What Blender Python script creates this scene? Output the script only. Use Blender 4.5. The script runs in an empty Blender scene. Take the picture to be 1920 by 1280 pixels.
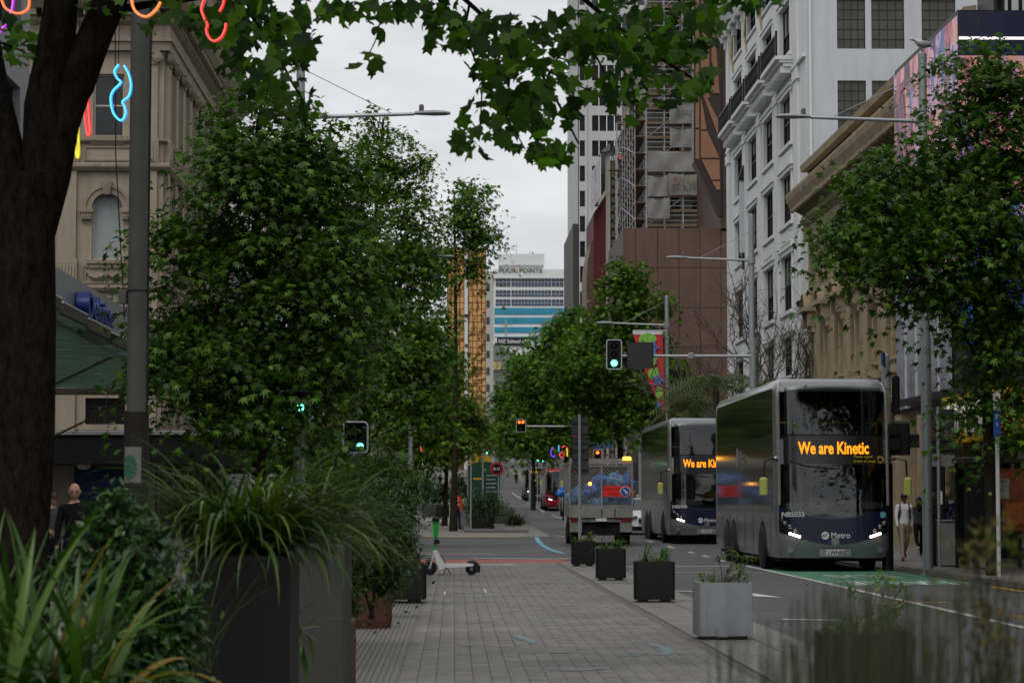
import bpy, bmesh, math, random
import numpy as np
from math import sin, cos, pi, radians, sqrt, atan2
from mathutils import Vector, Matrix

random.seed(7)
RNG = np.random.default_rng(11)
SC = bpy.context.scene
COL = SC.collection

# ------------------------------------------------------------------ camera
FPX = 4533.0                      # focal length in pixels of a 1920 px wide frame (85 mm lens)
CAM_H = 1.48
YAW = math.atan(110 / FPX)        # turned slightly right of the street's direction (+Y)
PITCH = math.atan(305 / FPX)
cd = bpy.data.cameras.new('camera')
cam = bpy.data.objects.new('camera', cd); COL.objects.link(cam)
cam.location = (0, 0, CAM_H)
cam.rotation_euler = (pi / 2 + PITCH, 0, -YAW)
cd.sensor_width = 36.0; cd.lens = 85.0; cd.clip_start = 0.5; cd.clip_end = 6000
cd.dof.use_dof = True; cd.dof.focus_distance = 52.0; cd.dof.aperture_fstop = 5.6
SC.camera = cam

# ------------------------------------------------------------------ sky, sun, exposure
wd = bpy.data.worlds.new('World'); SC.world = wd; wd.use_nodes = True
nt = wd.node_tree; nt.nodes.clear()
def wn(t, **k):
    n = nt.nodes.new(t)
    for a, b in k.items(): setattr(n, a, b)
    return n
SUN_EL, SUN_AZ = radians(58), radians(200)
sky = wn('ShaderNodeTexSky', sky_type='NISHITA', sun_disc=False, sun_elevation=SUN_EL, sun_rotation=SUN_AZ)
tc = wn('ShaderNodeTexCoord'); mp = wn('ShaderNodeMapping'); mp.inputs['Scale'].default_value = (1.0, 1.0, 3.0)
nz = wn('ShaderNodeTexNoise'); nz.inputs['Scale'].default_value = 7.0; nz.inputs['Detail'].default_value = 5.0; nz.inputs['Roughness'].default_value = 0.5
cr = wn('ShaderNodeValToRGB')
cr.color_ramp.elements[0].position = 0.36; cr.color_ramp.elements[0].color = (6.3, 6.42, 6.7, 1)
cr.color_ramp.elements[1].position = 0.64; cr.color_ramp.elements[1].color = (8.9, 8.95, 9.0, 1)
mx = wn('ShaderNodeMix', data_type='RGBA'); mx.inputs[0].default_value = 0.94
bg = wn('ShaderNodeBackground'); bg.inputs['Strength'].default_value = 0.1
ow = wn('ShaderNodeOutputWorld')
L = nt.links.new
L(tc.outputs['Generated'], mp.inputs['Vector']); L(mp.outputs[0], nz.inputs['Vector']); L(nz.outputs[0], cr.inputs[0])
L(sky.outputs[0], mx.inputs[6]); L(cr.outputs[0], mx.inputs[7]); L(mx.outputs[2], bg.inputs['Color']); L(bg.outputs[0], ow.inputs[0])
sd = bpy.data.lights.new('sun', 'SUN'); sd.energy = 1.5; sd.angle = radians(32); sd.color = (1.0, 0.97, 0.93)
so = bpy.data.objects.new('sun', sd); COL.objects.link(so)
so.rotation_euler = (pi / 2 - SUN_EL, 0, pi - SUN_AZ); so.location = (0, -20, 60)
vs = SC.view_settings; vs.view_transform = 'Standard'; vs.look = 'None'; vs.exposure = 0.0; vs.gamma = 1.0; vs.use_curve_mapping = False
SC.render.engine = 'CYCLES'
cy = SC.cycles
cy.use_denoising = True
try: cy.denoiser = 'OPENIMAGEDENOISE'
except Exception: pass
cy.use_adaptive_sampling = True; cy.adaptive_threshold = 0.02
cy.max_bounces = 6; cy.diffuse_bounces = 3; cy.glossy_bounces = 3; cy.transmission_bounces = 4; cy.transparent_max_bounces = 8
cy.caustics_reflective = False; cy.caustics_refractive = False; cy.sample_clamp_indirect = 4.0

# ------------------------------------------------------------------ measuring the photograph
_f = Vector((sin(YAW) * cos(PITCH), cos(YAW) * cos(PITCH), sin(PITCH)))
_r = Vector((cos(YAW), -sin(YAW), 0)); _u = _r.cross(_f)
def at(px, py, Y):
    """world point at street distance Y seen along the photograph's pixel"""
    d = _f * FPX + _r * (px - 960) + _u * (640 - py)
    k = Y / d.y
    return Vector((d.x * k, Y, CAM_H + d.z * k))
KN = [(-400, 0), (60, 0), (100, .25), (140, .55), (180, .95), (225, 1.75), (330, 4.1), (450, 8.3), (560, 14), (700, 24), (1000, 40), (3000, 60)]
KY = np.array([k[0] for k in KN], float); KZ = np.array([k[1] for k in KN], float)
def gz(y): return float(np.interp(y, KY, KZ))

# ------------------------------------------------------------------ materials
MATS = {}
def M(name, col, rough=.6, metal=0., var=.18, scale=3., bump=0., bscale=40., spec=.28, emit=None, estr=0., trans=0., coat=0., island=0., stretch=None, dirt=0.):
    if name in MATS: return MATS[name]
    m = bpy.data.materials.new(name); m.use_nodes = True; MATS[name] = m
    t = m.node_tree; b = t.nodes['Principled BSDF']; lk = t.links.new
    b.inputs['Roughness'].default_value = rough; b.inputs['Metallic'].default_value = metal
    b.inputs['Specular IOR Level'].default_value = spec
    if coat: b.inputs['Coat Weight'].default_value = coat; b.inputs['Coat Roughness'].default_value = .08
    c4 = (*col, 1)
    b.inputs['Base Color'].default_value = c4
    co = t.nodes.new('ShaderNodeTexCoord'); vec = co.outputs['Object']
    if stretch:
        mpn = t.nodes.new('ShaderNodeMapping'); mpn.inputs['Scale'].default_value = stretch; lk(vec, mpn.inputs['Vector']); vec = mpn.outputs[0]
    last = None
    if var > 0 and emit is None:
        n = t.nodes.new('ShaderNodeTexNoise'); n.inputs['Scale'].default_value = scale; n.inputs['Detail'].default_value = 6; n.inputs['Roughness'].default_value = .65
        lk(vec, n.inputs['Vector'])
        r = t.nodes.new('ShaderNodeMapRange'); r.inputs[1].default_value = .25; r.inputs[2].default_value = .75; r.inputs[3].default_value = 1 - var; r.inputs[4].default_value = 1 + var
        lk(n.outputs[0], r.inputs[0])
        mu = t.nodes.new('ShaderNodeVectorMath'); mu.operation = 'SCALE'; mu.inputs[0].default_value = col; lk(r.outputs[0], mu.inputs['Scale'])
        last = mu.outputs[0]
    if island > 0:
        g = t.nodes.new('ShaderNodeNewGeometry'); oi = t.nodes.new('ShaderNodeObjectInfo')
        ad = t.nodes.new('ShaderNodeMath'); ad.operation = 'ADD'; lk(g.outputs['Random Per Island'], ad.inputs[0]); lk(oi.outputs['Random'], ad.inputs[1])
        fr = t.nodes.new('ShaderNodeMath'); fr.operation = 'FRACT'; lk(ad.outputs[0], fr.inputs[0])
        r2 = t.nodes.new('ShaderNodeMapRange'); r2.inputs[3].default_value = 1 - island; r2.inputs[4].default_value = 1 + island; lk(fr.outputs[0], r2.inputs[0])
        m2 = t.nodes.new('ShaderNodeVectorMath'); m2.operation = 'SCALE'
        if last is None: m2.inputs[0].default_value = col
        else: lk(last, m2.inputs[0])
        lk(r2.outputs[0], m2.inputs['Scale']); last = m2.outputs[0]
    if dirt > 0:
        n3 = t.nodes.new('ShaderNodeTexNoise'); n3.inputs['Scale'].default_value = .9; n3.inputs['Detail'].default_value = 8; n3.inputs['Roughness'].default_value = .75
        m3 = t.nodes.new('ShaderNodeMapping'); m3.inputs['Scale'].default_value = (1.5, 1.5, .18); lk(co.outputs['Object'], m3.inputs['Vector']); lk(m3.outputs[0], n3.inputs['Vector'])
        r3 = t.nodes.new('ShaderNodeMapRange'); r3.inputs[1].default_value = .45; r3.inputs[2].default_value = .75; r3.inputs[3].default_value = 1; r3.inputs[4].default_value = 1 - dirt; lk(n3.outputs[0], r3.inputs[0])
        m4 = t.nodes.new('ShaderNodeVectorMath'); m4.operation = 'SCALE'
        if last is None: m4.inputs[0].default_value = col
        else: lk(last, m4.inputs[0])
        lk(r3.outputs[0], m4.inputs['Scale']); last = m4.outputs[0]
    if last is not None: lk(last, b.inputs['Base Color'])
    if emit is not None:
        b.inputs['Emission Color'].default_value = (*emit, 1); b.inputs['Emission Strength'].default_value = estr
    if bump > 0:
        n2 = t.nodes.new('ShaderNodeTexNoise'); n2.inputs['Scale'].default_value = bscale; n2.inputs['Detail'].default_value = 4; lk(vec, n2.inputs['Vector'])
        bp = t.nodes.new('ShaderNodeBump'); bp.inputs['Strength'].default_value = bump; bp.inputs['Distance'].default_value = .02; lk(n2.outputs[0], bp.inputs['Height']); lk(bp.outputs[0], b.inputs['Normal'])
    if trans > 0:
        b.inputs['Base Color'].default_value = c4
        tr = t.nodes.new('ShaderNodeBsdfTransparent'); tr.inputs[0].default_value = (*[min(1, .25 + c * .8) for c in col], 1)
        ms = t.nodes.new('ShaderNodeMixShader'); ms.inputs[0].default_value = trans
        out = t.nodes['Material Output']; lk(b.outputs[0], ms.inputs[1]); lk(tr.outputs[0], ms.inputs[2]); lk(ms.outputs[0], out.inputs['Surface'])
    return m

def leaf_mat(name, c1, c2, rough=.42, transl=.25, spec=.3):
    """leaf: colour varies per leaf between c1 and c2, waxy sheen, some light passes through"""
    if name in MATS: return MATS[name]
    m = bpy.data.materials.new(name); m.use_nodes = True; MATS[name] = m
    t = m.node_tree; b = t.nodes['Principled BSDF']; lk = t.links.new
    g = t.nodes.new('ShaderNodeNewGeometry'); oi = t.nodes.new('ShaderNodeObjectInfo')
    ad = t.nodes.new('ShaderNodeMath'); ad.operation = 'ADD'; lk(g.outputs['Random Per Island'], ad.inputs[0]); lk(oi.outputs['Random'], ad.inputs[1])
    fr = t.nodes.new('ShaderNodeMath'); fr.operation = 'FRACT'; lk(ad.outputs[0], fr.inputs[0])
    mx = t.nodes.new('ShaderNodeMix'); mx.data_type = 'RGBA'; mx.inputs[6].default_value = (*c1, 1); mx.inputs[7].default_value = (*c2, 1); pw = t.nodes.new('ShaderNodeMath'); pw.operation = 'POWER'; pw.inputs[1].default_value = 1.7; lk(fr.outputs[0], pw.inputs[0]); lk(pw.outputs[0], mx.inputs[0])
    lk(mx.outputs[2], b.inputs['Base Color']); b.inputs['Roughness'].default_value = rough; b.inputs['Specular IOR Level'].default_value = spec
    tl = t.nodes.new('ShaderNodeBsdfTranslucent')
    sc = t.nodes.new('ShaderNodeVectorMath'); sc.operation = 'MULTIPLY'; sc.inputs[1].default_value = (1.5, 2.0, .5); lk(mx.outputs[2], sc.inputs[0]); lk(sc.outputs[0], tl.inputs[0])
    ms = t.nodes.new('ShaderNodeMixShader'); ms.inputs[0].default_value = transl
    out = t.nodes['Material Output']; lk(b.outputs[0], ms.inputs[1]); lk(tl.outputs[0], ms.inputs[2]); lk(ms.outputs[0], out.inputs['Surface'])
    return m

# ------------------------------------------------------------------ object helpers
def setprops(o, label=None, cat=None, group=None, kind=None):
    if label: o['label'] = label
    if cat: o['category'] = cat
    if group: o['group'] = group
    if kind: o['kind'] = kind
    return o
def thing(name, label, cat, loc=(0, 0, 0), rz=0., group=None):
    o = bpy.data.objects.new(name, None); COL.objects.link(o)
    o.empty_display_size = .2
    o.location = loc; o.rotation_euler = (0, 0, rz)
    return setprops(o, label, cat, group)
def link(name, me, parent=None, loc=None, rot=None, scale=None):
    o = bpy.data.objects.new(name, me); COL.objects.link(o)
    if parent is not None: o.parent = parent
    if loc is not None: o.location = loc
    if rot is not None: o.rotation_euler = rot
    if scale is not None: o.scale = scale if hasattr(scale, '__len__') else (scale,) * 3
    return o
def children(o): return [c for c in KIDS.get(o, [])]
def copy_tree(o, parent=None, label=None):
    c = o.copy(); COL.objects.link(c)
    if parent is not None: c.parent = parent
    if label: c['label'] = label
    for ch in [x for x in bpy.data.objects if x.parent == o]: copy_tree(ch, c)
    return c

class MB:
    """collects shapes into one mesh"""
    def __init__(s): s.v = []; s.f = []; s.m = []; s.mi = 0
    def add(s, vs, fs):
        n = len(s.v); s.v += [tuple(p) for p in vs]; s.f += [tuple(i + n for i in f) for f in fs]; s.m += [s.mi] * len(fs)
        return s
    def box(s, x0, x1, y0, y1, z0, z1):
        return s.add([(x0, y0, z0), (x1, y0, z0), (x1, y1, z0), (x0, y1, z0), (x0, y0, z1), (x1, y0, z1), (x1, y1, z1), (x0, y1, z1)],
                     [(0, 3, 2, 1), (4, 5, 6, 7), (0, 1, 5, 4), (1, 2, 6, 5), (2, 3, 7, 6), (3, 0, 4, 7)])
    def bbox(s, x0, x1, y0, y1, z0, z1, b=.01):
        """box with chamfered vertical edges and top rim"""
        ring = [(x0 + b, y0), (x1 - b, y0), (x1, y0 + b), (x1, y1 - b), (x1 - b, y1), (x0 + b, y1), (x0, y1 - b), (x0, y0 + b)]
        cx, cy_ = (x0 + x1) / 2, (y0 + y1) / 2
        def inn(p): return (p[0] + (b if p[0] < cx else -b) , p[1] + (b if p[1] < cy_ else -b))
        vs = [(*p, z0) for p in ring] + [(*p, z1 - b) for p in ring] + [(*inn(p), z1) for p in ring]
        fs = []
        for k in range(2):
            for i in range(8):
                j = (i + 1) % 8; fs.append((k * 8 + i, k * 8 + j, k * 8 + 8 + j, k * 8 + 8 + i))
        fs += [tuple(range(16, 24)), tuple(range(7, -1, -1))]
        return s.add(vs, fs)
    def tube(s, pts, r, n=6, cap=True):
        pts = [Vector(p) for p in pts]
        rs = r if hasattr(r, '__len__') else [r] * len(pts)
        vs = []; fs = []; up = None
        for i, p in enumerate(pts):
            a = pts[max(0, i - 1)]; b = pts[min(len(pts) - 1, i + 1)]; t = (b - a)
            t = t.normalized() if t.length > 1e-9 else Vector((0, 0, 1))
            if up is None:
                up = Vector((0, 0, 1)) if abs(t.z) < .9 else Vector((1, 0, 0))
            sx = up.cross(t)
            if sx.length < 1e-6: sx = Vector((1, 0, 0)).cross(t)
            sx.normalize(); up = t.cross(sx).normalized()
            for k in range(n):
                an = 2 * pi * k / n
                vs.append(p + (sx * cos(an) + up * sin(an)) * rs[i])
        for i in range(len(pts) - 1):
            for k in range(n):
                j = (k + 1) % n
                fs.append((i * n + k, i * n + j, i * n + n + j, i * n + n + k))
        if cap: fs += [tuple(range(n - 1, -1, -1)), tuple(range((len(pts) - 1) * n, len(pts) * n))]
        return s.add(vs, fs)
    def cyl(s, p0, p1, r0, r1=None, n=12): return s.tube([p0, p1], [r0, r0 if r1 is None else r1], n)
    def lathe(s, prof, c=(0, 0, 0), n=16, axis='z'):
        vs = []; fs = []
        for r, h in prof:
            for k in range(n):
                a = 2 * pi * k / n; x, y, z = r * cos(a), r * sin(a), h
                if axis == 'y': x, y, z = x, z, y
                if axis == 'x': x, y, z = z, x, y
                vs.append((c[0] + x, c[1] + y, c[2] + z))
        for i in range(len(prof) - 1):
            for k in range(n):
                j = (k + 1) % n; fs.append((i * n + k, i * n + j, i * n + n + j, i * n + n + k))
        fs += [tuple(range(n - 1, -1, -1)), tuple(range((len(prof) - 1) * n, len(prof) * n))]
        return s.add(vs, fs)
    def prism(s, poly, d0, d1, plane='xz'):
        """polygon extruded along the remaining axis from d0 to d1"""
        def P(a, b, d): return {'xz': (a, d, b), 'yz': (d, a, b), 'xy': (a, b, d)}[plane]
        n = len(poly)
        vs = [P(a, b, d0) for a, b in poly] + [P(a, b, d1) for a, b in poly]
        fs = [tuple(range(n)), tuple(range(2 * n - 1, n - 1, -1))] + [(i, i + n, (i + 1) % n + n, (i + 1) % n) for i in range(n)]
        return s.add(vs, fs)
    def sweep(s, prof, path, closed=False):
        """profile [(out, z)] carried along a plan path [(x, y)] with mitred corners (left normal is out)"""
        n = len(path); m = len(prof); vs = []
        for i in range(n):
            p = Vector(path[i]); a = Vector(path[i - 1]) if (i > 0 or closed) else None; b = Vector(path[(i + 1) % n]) if (i < n - 1 or closed) else None
            d1 = (p - a).normalized() if a is not None else None; d2 = (b - p).normalized() if b is not None else None
            if d1 is None: d1 = d2
            if d2 is None: d2 = d1
            n1 = Vector((-d1.y, d1.x)); n2 = Vector((-d2.y, d2.x)); k = n1 + n2; k = k / max(.2, k.dot(n1))
            for o, z in prof: vs.append((p.x + k.x * o, p.y + k.y * o, z))
        fs = []
        for i in range(n if closed else n - 1):
            j = (i + 1) % n
            for q in range(m - 1): fs.append((i * m + q, i * m + q + 1, j * m + q + 1, j * m + q))
        if not closed: fs += [tuple(range(m)), tuple(range(n * m - 1, (n - 1) * m - 1, -1))]
        return s.add(vs, fs)
    def sphere(s, c, r, n=10, m=7, jit=0.):
        r3 = r if hasattr(r, '__len__') else (r, r, r)
        vs = []; fs = []
        for i in range(m + 1):
            ph = pi * i / m
            for k in range(n):
                a = 2 * pi * k / n; q = 1 + (random.uniform(-jit, jit) if jit else 0)
                vs.append((c[0] + r3[0] * q * sin(ph) * cos(a), c[1] + r3[1] * q * sin(ph) * sin(a), c[2] + r3[2] * q * cos(ph)))
        for i in range(m):
            for k in range(n):
                j = (k + 1) % n; fs.append((i * n + k, i * n + n + k, i * n + n + j, i * n + j))
        return s.add(vs, fs)
    def mesh(s, name, mats, smooth=False):
        me = bpy.data.meshes.new(name); me.from_pydata(s.v, [], s.f)
        for mt in (mats if isinstance(mats, (list, tuple)) else [mats]): me.materials.append(mt)
        if s.mi or any(s.m): me.polygons.foreach_set('material_index', s.m)
        if smooth:
            me.polygons.foreach_set('use_smooth', [True] * len(s.f))
            if smooth != 'all':
                try: me.set_sharp_from_angle(angle=radians(40))
                except Exception: pass
        me.update(); return me
    def build(s, name, mats, parent=None, smooth=False, loc=None, rot=None):
        return link(name, s.mesh(name, mats, smooth), parent, loc, rot)

def recalc(me):
    bm = bmesh.new(); bm.from_mesh(me); bmesh.ops.recalc_face_normals(bm, faces=bm.faces); bm.to_mesh(me); bm.free()
def text(body, size, mat, parent=None, loc=(0, 0, 0), rot=(pi / 2, 0, 0), extrude=.01, name='lettering', offset=0., align='LEFT', sx=1., spacing=1.):
    c = bpy.data.curves.new(name, 'FONT'); c.body = body; c.size = size; c.extrude = extrude; c.offset = offset; c.align_x = align
    c.space_character = spacing; c.resolution_u = 3
    c.materials.append(mat)
    o = bpy.data.objects.new(name, c); COL.objects.link(o)
    me = bpy.data.meshes.new_from_object(o.evaluated_get(bpy.context.evaluated_depsgraph_get())); bpy.data.objects.remove(o); bpy.data.curves.remove(c)
    me.materials.clear(); me.materials.append(mat); me.name = name
    o = bpy.data.objects.new(name, me); COL.objects.link(o); o.location = loc; o.rotation_euler = rot; o.scale = (sx, 1, 1)
    if parent is not None: o.parent = parent
    return o

def np_mesh(name, V, tmpl_faces, n, k, mat, smooth=False):
    """n copies of a k-vertex template: V is (n*k, 3); tmpl_faces lists of indices into the template"""
    me = bpy.data.meshes.new(name)
    loops = []; starts = []; tot = []
    base = np.concatenate([np.array(f) for f in tmpl_faces]); L_ = len(base)
    li = (np.arange(n)[:, None] * k + base[None, :]).ravel()
    sz = np.array([len(f) for f in tmpl_faces]); st = np.concatenate([[0], np.cumsum(sz)[:-1]])
    ls = (np.arange(n)[:, None] * L_ + st[None, :]).ravel(); lt = np.tile(sz, n)
    me.vertices.add(n * k); me.vertices.foreach_set('co', np.ascontiguousarray(V, dtype=np.float32).ravel())
    me.loops.add(len(li)); me.loops.foreach_set('vertex_index', li.astype(np.int32))
    me.polygons.add(len(ls)); me.polygons.foreach_set('loop_start', ls.astype(np.int32)); me.polygons.foreach_set('loop_total', lt.astype(np.int32))
    if smooth: me.polygons.foreach_set('use_smooth', np.ones(len(ls), bool))
    me.materials.append(mat); me.update(calc_edges=True); me.validate(); return me

def frames(dirs, ups):
    """orthonormal frames (n,3,3) with y = dirs, z close to ups"""
    y = dirs / np.linalg.norm(dirs, axis=1, keepdims=True)
    x = np.cross(y, ups); x /= np.maximum(np.linalg.norm(x, axis=1, keepdims=True), 1e-6)
    z = np.cross(x, y)
    return np.stack([x, y, z], axis=2)
MAPLE = np.array([(0, 0, 0), (0, .42, .03), (0, 1.05, -.2), (.11, .56, .04), (.47, .78, -.08), (.21, .38, .06), (.56, .14, -.1), (.13, .03, .03),
                  (-.11, .56, .04), (-.47, .78, -.08), (-.21, .38, .06), (-.56, .14, -.1), (-.13, .03, .03)])
BROAD = np.array([(0, 0, 0), (0, .45, .0), (0, 1., -.12), (.2, .68, .05), (.5, .68, .0), (.4, .42, .07), (.56, .18, -.02), (.24, .03, .05),
                  (-.2, .68, .05), (-.5, .68, .0), (-.4, .42, .07), (-.56, .18, -.02), (-.24, .03, .05)])
MAPLE_F = [(0, 7, 6, 5, 1), (1, 5, 4, 3, 2), (0, 1, 10, 11, 12), (1, 2, 8, 9, 10)]
OVAL = np.array([(0, 0, 0), (.2, .25, .05), (.24, .55, .05), (0, 1, -.06), (-.24, .55, .05), (-.2, .25, .05), (0, .5, 0)])
OVAL_F = [(0, 1, 2, 3, 6), (0, 6, 3, 4, 5)]
def leaf_cloud(name, P, D, U, S, mat, tmpl=MAPLE, faces=MAPLE_F):
    n = len(P); k = len(tmpl)
    R = frames(D, U)
    V = np.einsum('nij,kj->nki', R, tmpl) * S[:, None, None] + P[:, None, :]
    return np_mesh(name, V.reshape(-1, 3), faces, n, k, mat)
# ================================================================== the ground
def ys_between(y0, y1):
    ys = [y0] + [k for k in KY if y0 < k < y1] + [y1]
    return ys
def sheet(x0, x1, y0, y1, dz, mb=None):
    mb = mb or MB(); ys = ys_between(y0, y1)
    for a, b in zip(ys[:-1], ys[1:]):
        za, zb = gz(a) + dz, gz(b) + dz
        mb.add([(x0, a, za), (x1, a, za), (x1, b, zb), (x0, b, zb)], [(0, 1, 2, 3)])
    return mb
def slab(x0, x1, y0, y1, z0, z1, mb=None):
    mb = mb or MB(); ys = ys_between(y0, y1)
    for a, b in zip(ys[:-1], ys[1:]):
        A, B = gz(a), gz(b)
        mb.add([(x0, a, A + z0), (x1, a, A + z0), (x1, b, B + z0), (x0, b, B + z0), (x0, a, A + z1), (x1, a, A + z1), (x1, b, B + z1), (x0, b, B + z1)],
               [(4, 5, 6, 7), (0, 1, 5, 4), (1, 2, 6, 5), (2, 3, 7, 6), (3, 0, 4, 7)])
    return mb
def ribbon(pts, w, mb=None):
    """flat painted stroke along ground points [(x, y)]"""
    mb = mb or MB(); n = len(pts); vs = []
    for i in range(n):
        a = Vector(pts[max(0, i - 1)]); b = Vector(pts[min(n - 1, i + 1)]); t = (b - a).normalized(); nn = Vector((-t.y, t.x)) * w / 2
        p = Vector(pts[i]); vs += [(p.x + nn.x, p.y + nn.y, 0), (p.x - nn.x, p.y - nn.y, 0)]
    fs = [(2 * i, 2 * i + 1, 2 * i + 3, 2 * i + 2) for i in range(n - 1)]
    return mb.add(vs, fs)
def drape(mb, dz):
    mb.v = [(x, y, gz(y) + dz) for x, y, z in mb.v]; return mb
def ground_px(px, py):
    """ground point under a pixel of the photograph"""
    y = 20.
    for _ in range(60):
        p = at(px, py, y); e = p.z - gz(y)
        s = FPX / y
        y += e * y / max(.3, CAM_H - gz(y)) * .6 if CAM_H - gz(y) > .3 else e * 8
        y = min(max(y, 3), 900)
    return at(px, py, y)

m_asph = M('asphalt', (.062, .062, .064), .75, var=.22, scale=.7, bump=.5, bscale=90)
m_asph2 = M('asphalt_road', (.085, .085, .088), .68, var=.25, scale=.55, bump=.5, bscale=110, stretch=(1.6, .35, 1))
m_pave = M('basalt_paver', (.175, .168, .155), .62, var=.16, scale=6, bump=.25, bscale=60, island=.12)
m_pave_far = M('basalt_paving', (.185, .178, .165), .62, var=.2, scale=1.4, bump=.2, bscale=60)
m_joint = M('paving_joint', (.12, .112, .098), .9, var=.3, scale=5)
m_kerb = M('kerb_stone', (.13, .127, .12), .7, var=.25, scale=4, bump=.3)
m_white = M('road_paint_white', (.5, .5, .48), .6, var=.35, scale=7)
m_yellow = M('road_paint_yellow', (.62, .36, .03), .6, var=.3, scale=7)
m_green_p = M('road_paint_green', (.07, .2, .13), .65, var=.3, scale=2.5, bump=.3, bscale=80)
m_red_p = M('road_paint_red', (.24, .07, .055), .65, var=.3, scale=3)
m_cyan_p = M('chalk_spray_blue', (.14, .34, .42), .7, var=.4, scale=9)

def stain(m, sc_=.55, lo=.62):
    t = m.node_tree; b = t.nodes['Principled BSDF']; lk = t.links.new; gp = t.nodes.new('ShaderNodeNewGeometry')
    n = t.nodes.new('ShaderNodeTexNoise'); n.inputs['Scale'].default_value = sc_; n.inputs['Detail'].default_value = 9; n.inputs['Roughness'].default_value = .72; lk(gp.outputs['Position'], n.inputs['Vector'])
    r = t.nodes.new('ShaderNodeMapRange'); r.inputs[1].default_value = .36; r.inputs[2].default_value = .66; r.inputs[3].default_value = lo; r.inputs[4].default_value = 1.12; lk(n.outputs[0], r.inputs[0])
    v = t.nodes.new('ShaderNodeTexVoronoi'); v.inputs['Scale'].default_value = 2.3; lk(gp.outputs['Position'], v.inputs['Vector'])
    q = t.nodes.new('ShaderNodeMapRange'); q.inputs[1].default_value = .05; q.inputs[2].default_value = .075; q.inputs[3].default_value = .55; q.inputs[4].default_value = 1.; lk(v.outputs['Distance'], q.inputs[0])
    mu = t.nodes.new('ShaderNodeMath'); mu.operation = 'MULTIPLY'; lk(r.outputs[0], mu.inputs[0]); lk(q.outputs[0], mu.inputs[1])
    src = b.inputs['Base Color'].links[0].from_socket; s = t.nodes.new('ShaderNodeVectorMath'); s.operation = 'SCALE'; lk(src, s.inputs[0]); lk(mu.outputs[0], s.inputs['Scale']); lk(s.outputs[0], b.inputs['Base Color'])
for m_ in (m_pave, m_pave_far): stain(m_)
stain(m_asph2, .35, .7)
g = MB(); ys = [-300] + [float(k) for k in KY if k > 0]
xs = [-900, -60, -12, 12, 60, 900]
for i in range(len(ys) - 1):
    for j in range(len(xs) - 1):
        g.add([(xs[j], ys[i], gz(ys[i])), (xs[j + 1], ys[i], gz(ys[i])), (xs[j + 1], ys[i + 1], gz(ys[i + 1])), (xs[j], ys[i + 1], gz(ys[i + 1]))], [(0, 1, 2, 3)])
setprops(g.build('ground', m_asph), kind='structure')
X_PAVE, X_ROAD, X_KERB, X_FAC = 2.62, 3.72, 9.75, 14.5
setprops(sheet(X_ROAD, X_KERB, -30, 900, .006).build('road', m_asph2), kind='structure')
setprops(sheet(-60, X_ROAD - .01, 63.6, 90, .007).build('side_street', m_asph2), kind='structure')

# paved promenade this side of the side street
prom = slab(-11.3, X_ROAD, -30, 60.5, .001, .018).build('pavement', m_joint); setprops(prom, kind='structure')
PW, PL = .155, .31
pv = MB().bbox(-PW / 2 + .0018, PW / 2 - .0018, -PL / 2 + .0018, PL / 2 - .0018, 0, .016, .0015)
pvme = pv.mesh('paver', m_pave)
cols = int((X_PAVE + .45) / PW); fld = []
n_ind = 0; y = 19.6; row = 0
while y < 60.3:
    for c in range(cols):
        x = -.45 + (c + .5) * PW
        dz = .016 + random.uniform(-.0015, .0025); yy = y + (PL / 2 if row % 1 else 0)
        if n_ind < 300:
            o = link('paver', pvme, prom, (x, yy, dz)); o.rotation_euler = (random.uniform(-.006, .006), random.uniform(-.006, .006), 0); n_ind += 1
        else: fld.append((x, yy, dz))
    y += PL; row += 1
T = np.array(pv.v); F_ = np.array(fld)
V = (T[None] + F_[:, None, :]).reshape(-1, 3)
setprops(link('paver_field', np_mesh('paver_field', V, pv.f, len(fld), len(T), m_pave), prom), kind='stuff')
# edge slabs beside the road, larger stones
es = MB(); y = 14.
while y < 60:
    for x0, x1 in ((X_PAVE + .02, 3.24), (3.25, X_ROAD)): es.bbox(x0 + .003, x1 - .003, y + .003, y + .6 - .003, .01, .031 + random.uniform(-.001, .001), .003)
    y += .6
setprops(es.build('edge_slab_field', m_pave_far, prom), kind='stuff')
# slabs on the footpath beyond the planters
ls = MB(); y = 16.
while y < 60:
    x = -11.2
    while x < -1.2:
        ls.bbox(x + .004, x + .596, y + .004, y + .896, .01, .03 + random.uniform(-.001, .001), .003); x += .6
    y += .9
setprops(ls.build('footpath_slab_field', m_pave_far, prom), kind='stuff')
# ribbed tactile strip along the planters
m_tact = M('tactile_strip', (.15, .145, .135), .6, var=.2, scale=4)
tp = MB(); nr = 13
for i in range(nr):
    x = -1.15 + i * .053
    y = 16.
    while y < 58: tp.box(x + .008, x + .04, y + .01, y + .29, .016, .036); y += .3
setprops(tp.build('tactile_rib_field', m_tact, prom), kind='stuff')
MB().box(-1.18, -.455, 14, 58, .015, .024).build('tactile_base', m_tact, prom)

# paving on the far side of the side street, left
setprops(slab(-11.3, X_ROAD, 93, 700, -.02, .045).build('pavement_beyond_side_street', m_pave_far), kind='structure')
fs = MB(); y = 93.2
while y < 125:
    for c in range(14):
        x = -4.6 + c * .6
        fs.bbox(x + .01, x + .59, y + .02, y + .98, gz(y) + .03, gz(y) + .052 + random.uniform(-.002, .002), .006)
    y += 1.0
setprops(fs.build('far_slab_field', M('far_slab', (.17, .165, .152), .6, island=.12), bpy.data.objects['pavement_beyond_side_street']), kind='stuff')
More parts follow.
